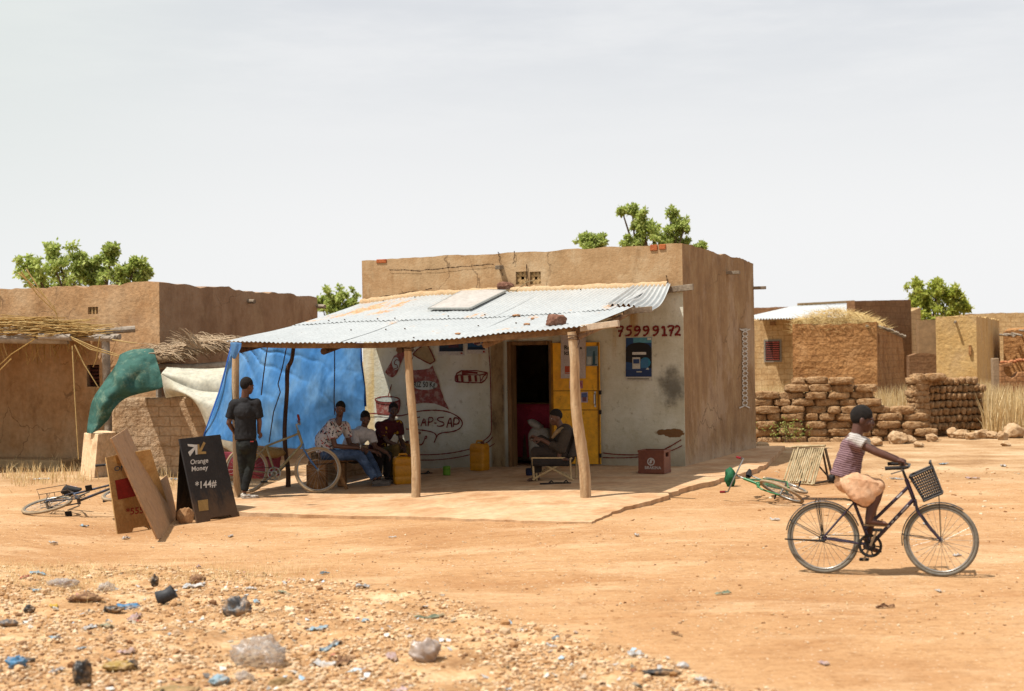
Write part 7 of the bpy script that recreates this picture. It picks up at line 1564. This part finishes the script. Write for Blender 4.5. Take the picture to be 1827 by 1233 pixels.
for rows in ([Q((1498, 853, -.10), (1514, 852, -.145), (1538, 855, -.165), (1561, 860, -.165), (1577, 868, -.12)), Q((1500, 862, -.12), (1514, 868, -.165), (1537, 874, -.185), (1560, 874, -.18), (1577, 873, -.14)), Q((1504, 872, -.12), (1516, 884, -.165), (1533, 892, -.18), (1555, 890, -.17), (1572, 879, -.14)), Q((1508, 877, -.10), (1517, 890, -.15), (1531, 899, -.165), (1549, 903, -.15), (1566, 884, -.13))],
             [Q((1500, 853, .10), (1518, 852, .15), (1540, 858, .17), (1562, 872, .15)), Q((1503, 868, .12), (1518, 878, .17), (1540, 888, .18), (1564, 886, .15)), Q((1510, 882, .10), (1522, 896, .15), (1540, 906, .16), (1558, 905, .13))]):
    sheet_from(rows, 44, 26, .014, 26, 5).build('skirt_drape', MATS['peach_skirt'], e_.t, smooth='all', solid=.004)
for an, f in ((ar, J(1580, 935, -.12)),): MB().tube([J(1541, 936.5, -.12), J(1582, 938, -.12)], .016, 8, sq=.6).build('sandal', mat('tan_sandal', [hx('9A8468', .88)], 5, .8, .1), e_.t)
# ------------------------------------------------------------------ rough verge: clods, pebbles, straw bits
M_clod = mat('clods', [hx('B0804F', .9), hx('D4A87A', .96), hx('E2C29C', 1.0), hx('8A5E3A', .85), hx('CEA070', .94), hx('E8D0AE', 1.0), hx('D8AE80', .96)], 9, .97, .4, 50, island=True)
ICO = None
def pebble(mb, c, r, sq=.7):
    global ICO
    if ICO is None:
        bm = bmesh.new(); bmesh.ops.create_icosphere(bm, subdivisions=1, radius=1); ICO = ([v.co.copy() for v in bm.verts], [tuple(v.index for v in f.verts) for f in bm.faces]); bm.free()
    a = rnd.uniform(0, 6.28); ca_, sa_ = math.cos(a), math.sin(a); kx, ky, kz = r * rnd.uniform(.7, 1.4), r * rnd.uniform(.6, 1.1), r * rnd.uniform(.45, .85); vs = []
    for v in ICO[0]: k = rnd.uniform(.72, 1.2); x, y, z = v.x * kx * k, v.y * ky * k, v.z * kz * k; vs.append((c.x + x * ca_ - y * sa_, c.y + x * sa_ + y * ca_, c.z + z))
    mb.add(vs, ICO[1])
o = MB(); n_ = 0
while n_ < 23000:
    px, py = rnd.uniform(-20, 1400), rnd.uniform(985, 1260); p = G(px, py) if False else GZ(px, py, .03)
    if p.x < -6.2 or p.y < 7 or vmask(p.x, p.y) < rnd.uniform(.15, .95): continue
    if fbm(p.x * 1.4, p.y * 1.4, 4) + .55 < rnd.uniform(-.1, .8): continue
    r = .004 + .017 * rnd.random() ** 3.0 + (rnd.uniform(.012, .03) if rnd.random() < .012 else 0); p.z = g(p.x, p.y) + r * .25; pebble(o, p, r); n_ += 1
gv = o.build('gravel', M_clod, None, smooth=False); gv['kind'] = 'stuff'
o = MB()
for k in range(4200):
    px, py = rnd.uniform(-10, 1840), 835 + 300 * rnd.random() ** 1.4; p = GZ(px, py, 0)
    if vmask(p.x, p.y) > .6: continue
    if 370 < px < 1350 and py < 925: continue
    if px < 370 and py > 960 and rnd.random() < .5: continue
    r = .004 + .012 * rnd.random() ** 3; p.z = g(p.x, p.y) + r * .2
    if px > 1300 and py < 930: r *= 1.9
    pebble(o, p, r)
gv = o.build('pebbles', mat('pale_pebbles', [hx('D8B88C', .93), hx('B07C4C', .9), hx('E6D4B4', .95), hx('8E5E38', .85), hx('C99A66', .9)], 9, .95, .3, 50, island=True)); gv['kind'] = 'stuff'
o = MB()
for k in range(5200):
    if rnd.random() < .72:
        px, py = rnd.uniform(-20, 1300), rnd.uniform(1000, 1250); p = GZ(px, py, .03)
        if vmask(p.x, p.y) < .35: continue
    else: px, py = rnd.uniform(0, 1830), rnd.uniform(860, 1150); p = GZ(px, py, 0)
    if 370 < px < 1350 and py < 930: continue
    a = rnd.uniform(0, 6.28); l = rnd.uniform(.015, .07); w = rnd.uniform(.0015, .004); d_ = V((math.cos(a), math.sin(a), rnd.uniform(-.1, .25))) * l; s_ = V((-math.sin(a), math.cos(a), 0)) * w; p.z = g(p.x, p.y) + .008
    o.add([p - s_, p + s_, p + d_ + s_ * .4, p + d_ - s_ * .4], [(0, 1, 2, 3)])
gv = o.build('straw_litter', mat('straw_bits', [hx('D6B67E', .93), hx('B48A50', .9), hx('E8D4A8', .95), hx('8E6236', .85), hx('EFE2C6', .95)], 9, .9, 0, island=True)); gv['kind'] = 'stuff'
# ------------------------------------------------------------------ litter, piece by piece
def dust(n, c, co, b): return n.mix(n.math('MULTIPLY', n.sm(n.noise(co, 11, 7, None, .75), .44, .60), .7), c, hx('BC9468', .9))
def pl(nm, a, b_, trans=0, rough=.5, alpha=1, spec=.4): return mat(nm, [hx(a, .92), hx(b_, .92)], 9, rough, .15, 30, trans=trans, spec=spec, alpha=alpha, extra=dust)
M_clear = pl('clear_film', 'D9D2CC', 'ECE8E4', .5, .25, .48, .5); M_wh = pl('white_film', 'D8D6D2', 'ECEBE8', .25); M_bk = pl('black_film', '1E1C1C', '33302E', 0, .45); M_gy = pl('grey_film', '4A4A4C', '67686A', .05, .5); M_bu = pl('blue_film', '3E86B8', '6AACD6', .25); M_lb = pl('pale_blue_film', '9CC4D8', 'C4DCE6', .3); M_yl = pl('yellow_film', 'B8923C', 'C9A85A', .2); M_rd2 = pl('coral_film', 'C85A44', 'D87860', .25); M_br = pl('brown_scrap', '6E4A30', '8A6244', 0, .9); M_pk = pl('pink_film', 'D8B4B0', 'E4CCC8', .3); M_ye = pl('bright_yellow', 'D8A81C', 'E2BC3A', .1); M_pp = pl('mauve_film', '7A6A84', '94869A', .2); M_gr = pl('sage_film', '8E9A7E', 'A8B096', .2)
def crumple(label, px, py, w, h_, m, seed, name='plastic_bag', cat='plastic bag', sharp=1.0, deep=.7, yaw=0):
    p = G(px, py); w *= .74; h_ *= (.62 if h_ < .2 else .72); S_ = 44 ; r_ = random.Random(seed)
    def f(u, v):
        a = 2 * math.pi * u; b_ = math.pi * v; d_ = V((math.sin(b_) * math.cos(a), math.sin(b_) * math.sin(a), math.cos(b_))); q = d_ * 1.7 + V((seed * 2.3, seed * 1.1, 0))
        k = .86 + .30 * noise.noise(q * .8) + sharp * (.26 * abs(noise.noise(q * 1.5)) + .16 * abs(noise.noise(q * 3.1)) + .08 * noise.noise(q * 6)) - .1
        return p + V((d_.x * w / 2 * k * 1.1, d_.y * w / 2 * deep * k, max(-.01, (d_.z + .75) * h_ / 1.75 * k)))
    return tag(rebase(MB().grid(f, 44, 26).build(name, m, None, smooth='all', weld=True)), label, cat)
def scrap(label, px, py, w, d_, m, seed, name='paper_scrap', cat='litter', lift=.035):
    p = G(px, py); an = seed * 1.7; w *= .85; d_ *= .9; lift *= .5
    def f(u, v):
        x, y = (u - .5) * w, (v - .5) * d_; k = 1 + .35 * noise.noise(V((u * 2.5, v * 2.5, seed))); x *= k; y *= k; X, Y_ = x * math.cos(an) - y * math.sin(an), x * math.sin(an) + y * math.cos(an)
        z = lift * (abs(noise.noise(V((u * 3, v * 3, seed * 2.1)))) * 1.6 + .5 * abs(noise.noise(V((u * 7, v * 7, seed))))); return V((p.x + X, p.y + Y_, g(p.x + X, p.y + Y_) + .006 + z))
    return tag(rebase(MB().grid(f, 12, 10).build(name, m, None, smooth=True, solid=.0015)), label, cat)
crumple('large clear plastic bag crumpled in the foreground left of centre', 462, 1190, .46, .26, M_clear, 3, sharp=1.2); crumple('rounded whitish plastic bag alone in the foreground', 758, 1178, .27, .22, pl('milky_film', 'D6C2B4', 'EADCD2', .35, .3), 8, sharp=.7); crumple('clear crumpled cup lying just below the large clear plastic bag', 437, 1218, .14, .12, M_clear, 12)
crumple('dark grey plastic bag standing like a small tent', 424, 1099, .30, .22, M_gy, 5, sharp=.9); crumple('torn blue plastic strip beside a black lump', 228, 1088, .29, .08, M_bu, 7, sharp=1.2); crumple('black lump of plastic tucked under the torn blue strip', 203, 1093, .20, .09, M_bk, 9); crumple('blue plastic bag scrap at the bottom left edge', 30, 1192, .17, .14, M_bu, 14); crumple('black scrap touching the blue bag at the bottom left', 50, 1184, .12, .07, M_bk, 15)
crumple('upright black rag at the bottom edge on the left', 147, 1222, .15, .22, M_bk, 16, 'rag', 'rag'); crumple('yellowish brown crushed carton near the bottom left', 215, 1196, .26, .08, M_yl, 17, 'carton', 'carton', 1.8); crumple('dark rag lying right of the crushed carton', 236, 1196, .09, .12, M_bk, 18, 'rag', 'rag'); crumple('grey-brown sack lying at the bottom edge by the clear cup', 318, 1232, .36, .05, pl('khaki_sack', '8E7448', 'A88C5C', 0, .9), 19, 'sack', 'sack', 1.2)
crumple('pale blue wrapper at the bottom edge below the clear bag', 392, 1222, .16, .10, M_lb, 20); crumple('black round scrap at the left among the dry grass', 52, 1094, .13, .11, M_bk, 21); crumple('dark flat rag at the far left edge', 14, 1125, .2, .08, M_gy, 22, 'rag', 'rag'); crumple('brown twisted rag standing in the dry grass', 276, 1046, .10, .17, M_bk, 23, 'rag', 'rag'); crumple('dark brown clump in the middle of the dry grass', 152, 1073, .34, .12, M_br, 24, 'clump', 'litter', .8)
crumple('dark clump by the white wrapper behind the black boot shaft', 352, 1042, .2, .13, M_br, 25, 'clump', 'litter'); crumple('pale clear bag in the dry grass at left', 112, 1047, .34, .13, M_clear, 26); crumple('mauve plastic lump behind the pale clear bag in the grass', 113, 1045, .16, .08, M_pp, 27); crumple('flat black and grey plastic strip at the right end of the verge', 1180, 1203, .33, .05, M_bk, 28, deep=.4); crumple('white wrapper close above the flat black strip', 1218, 1192, .11, .06, M_wh, 29)
crumple('clear wrinkled bag in the grass right of the brown clump', 192, 1055, .2, .12, M_clear, 31); crumple('tan crushed pot behind the clear cup at the bottom', 500, 1226, .20, .10, pl('tan_pot', '8E7046', 'A08252', 0, .8), 32, 'crushed_pot', 'litter', 1.1)
# short tube of black rubber
p = G(297, 1078); m_ = MB(); a_ = p + V((-.07, 0, .04)); b_ = p + V((.055, .02, .10)); m_.tube([a_, p + V((0, .01, .065)), b_], [.055, .046, .05], 18, caps=False); tag(rebase(m_.build('boot_shaft', mat('dark_rubber', [hx('3A3A3C', .85), hx('4E4E50', .85)], 8, .6, .2), None, smooth='all', solid=.008)), 'open tube of dark grey rubber lying in the verge', 'rubber tube')
for k, (l, x, y, w, d_, m) in enumerate((('coral red plastic strip in the dry grass at the far left', 46, 1032, .22, .08, M_rd2), ('greyish white wrapper behind the coral strip', 68, 1026, .16, .06, M_lb), ('bright yellow wrapper beside a black scrap at left', 96, 1083, .10, .06, M_ye), ('pale blue-grey wrapper in the grass at left', 70, 1056, .12, .05, M_lb), ('tilted pale card with a dark underside at left', 189, 1120, .16, .08, M_gr), ('white foil scrap left of the tilted pale card', 160, 1122, .10, .05, M_wh),
        ('tiny blue scrap lower left of the tilted card', 98, 1141, .10, .05, M_lb), ('pale blue fragment near the upright black rag', 146, 1160, .09, .04, M_lb), ('long white scrap above the crushed carton', 222, 1168, .18, .05, M_pk), ('white curl of film left of the upright black rag', 102, 1200, .14, .05, M_wh), ('orange scrap under the torn blue strip', 246, 1111, .09, .03, M_rd2), ('white wrinkled film under the torn blue strip', 240, 1102, .17, .08, M_pk),
        ('white and orange wrapper right of the black rubber tube', 345, 1052, .22, .07, M_wh), ('pink and white scrap behind the dark clump at mid verge', 354, 1014, .12, .05, M_pk), ('white upright paper right of the grey tent shaped bag', 449, 1052, .10, .10, M_wh), ('pale blue scrap touching the grey tent shaped bag', 458, 1076, .10, .04, M_lb), ('white tray on the edge of the track in mid foreground', 647, 1049, .14, .06, M_wh), ('flat pale green film left of the white tray', 505, 1060, .22, .05, M_gr),
        ('flat grey wrapper on the road edge left of centre', 580, 1025, .12, .03, M_lb), ('pale blue wrapper in mid verge', 566, 1125, .17, .07, M_lb), ('long pale blue strip left of the whitish bag', 590, 1158, .26, .06, M_lb), ('white card on the ground left of the whitish bag', 578, 1184, .16, .10, M_wh), ('brown card in the verge beside the white card', 612, 1180, .14, .09, M_br), ('small dark red box in mid verge', 637, 1108, .035, .05, pl('dark_red', '8E2A2A', 'A03A34')), ('small printed white box in mid verge', 652, 1110, .06, .05, M_lb),
        ('long dark green strip in the verge right of centre', 765, 1106, .24, .03, M_gr), ('long pale stick-like card in the verge right of centre', 700, 1176, .2, .05, M_pk), ('white paper beside the track at the right of the verge', 1134, 1171, .11, .06, M_wh), ('white paper at the bottom right of the verge', 1255, 1217, .12, .05, M_wh), ('pale wrapper at the bottom centre', 715, 1234, .1, .06, M_pk), ('small white scrap far down the verge right of centre', 985, 1156, .09, .03, M_wh), ('thin blue-white strip on the verge right of centre', 992, 1140, .09, .03, M_lb),
        ('white and blue wrapper in front of the plywood sign', 150, 940, .12, .06, M_lb), ('white scrap left below the broken board', 225, 962, .15, .05, M_wh), ('small white scrap on the track at far left', 95, 971, .12, .05, M_wh), ('pale grey scrap between broken board and porch', 412, 958, .14, .04, M_wh), ('white scrap on the track before the middle of the porch', 700, 960, .10, .04, M_wh), ('white wrapper on the track right of the porch slab', 1136, 957, .11, .04, M_wh), ('long pale card lying on the track right of centre', 1290, 1061, .15, .04, M_gr),
        ('thin dark twig on the track right of centre', 1208, 1134, .15, .015, M_br), ('white paper behind the front wheel of the ridden bicycle', 1707, 992, .09, .06, M_wh), ('white wrapper on the ground left of the rear wheel of the ridden bicycle', 1382, 929, .14, .05, M_wh), ('pale blue wrapper beyond the bicycle basket', 1683, 829, .22, .10, M_lb), ('white scrap beyond the girl\'s knee by the handlebars', 1600, 856, .22, .09, M_lb), ('white scrap low on the track between the wheels', 1650, 936, .10, .05, M_wh), ('white torn paper on the ground far right', 1735, 855, .25, .09, M_pk),
        ('white bits of paper at the right edge of the yard', 1790, 832, .3, .08, M_wh), ('white scrap at the feet of the rubble on the right', 1690, 905, .2, .04, M_lb), ('flat white card on the track below the front wheel', 1675, 1056, .10, .03, M_wh), ('dark twig on the track beside the rear wheel', 1580, 1085, .16, .03, M_br), ('white card on the ground left of the bicycle at lower right', 1470, 1186, .10, .04, M_pk), ('pale scrap by the tipped bicycle wheel on the left', 75, 856, .3, .1, M_wh), ('pale rubbish heap scrap behind the left fallen bicycle', 130, 870, .3, .08, M_pk), ('small blue scrap on the path by the black sign', 310, 857, .14, .06, M_lb))):
    scrap(l, x, y, w, d_, m, k + 1, lift=.05 if w > .1 else .03)

o = MB()
for k in range(520):
    px, py = rnd.uniform(-10, 1250), rnd.uniform(1005, 1250); p = GZ(px, py, .03)
    if vmask(p.x, p.y) < .4 or fbm(p.x * .9, p.y * .9, 12) + .15 < rnd.uniform(-.3, .6): continue
    a = rnd.uniform(0, 6.28); l, w = rnd.uniform(.012, .05), rnd.uniform(.008, .028); d_ = V((math.cos(a), math.sin(a), rnd.uniform(-.1, .5))) * l; s_ = V((-math.sin(a), math.cos(a), rnd.uniform(-.3, .3))) * w; p.z = g(p.x, p.y) + .008
    o.add([p - s_, p + s_ * .6, p + d_ * .5 + s_ + V((0, 0, .012)), p + d_ + s_ * .3, p + d_ * .9 - s_], [(0, 1, 2), (0, 2, 4), (2, 3, 4)])
gv = o.build('litter_bits', mat('litter_bits', [hx('E8E2D8', .95), hx('A8C8DC', .9), hx('D8CCB8', .92), hx('EDE8E0', .95), hx('5A4C40', .8), hx('C8B8A0', .9), hx('B86A50', .85)], 9, .6, 0, island=True)); gv['kind'] = 'stuff'
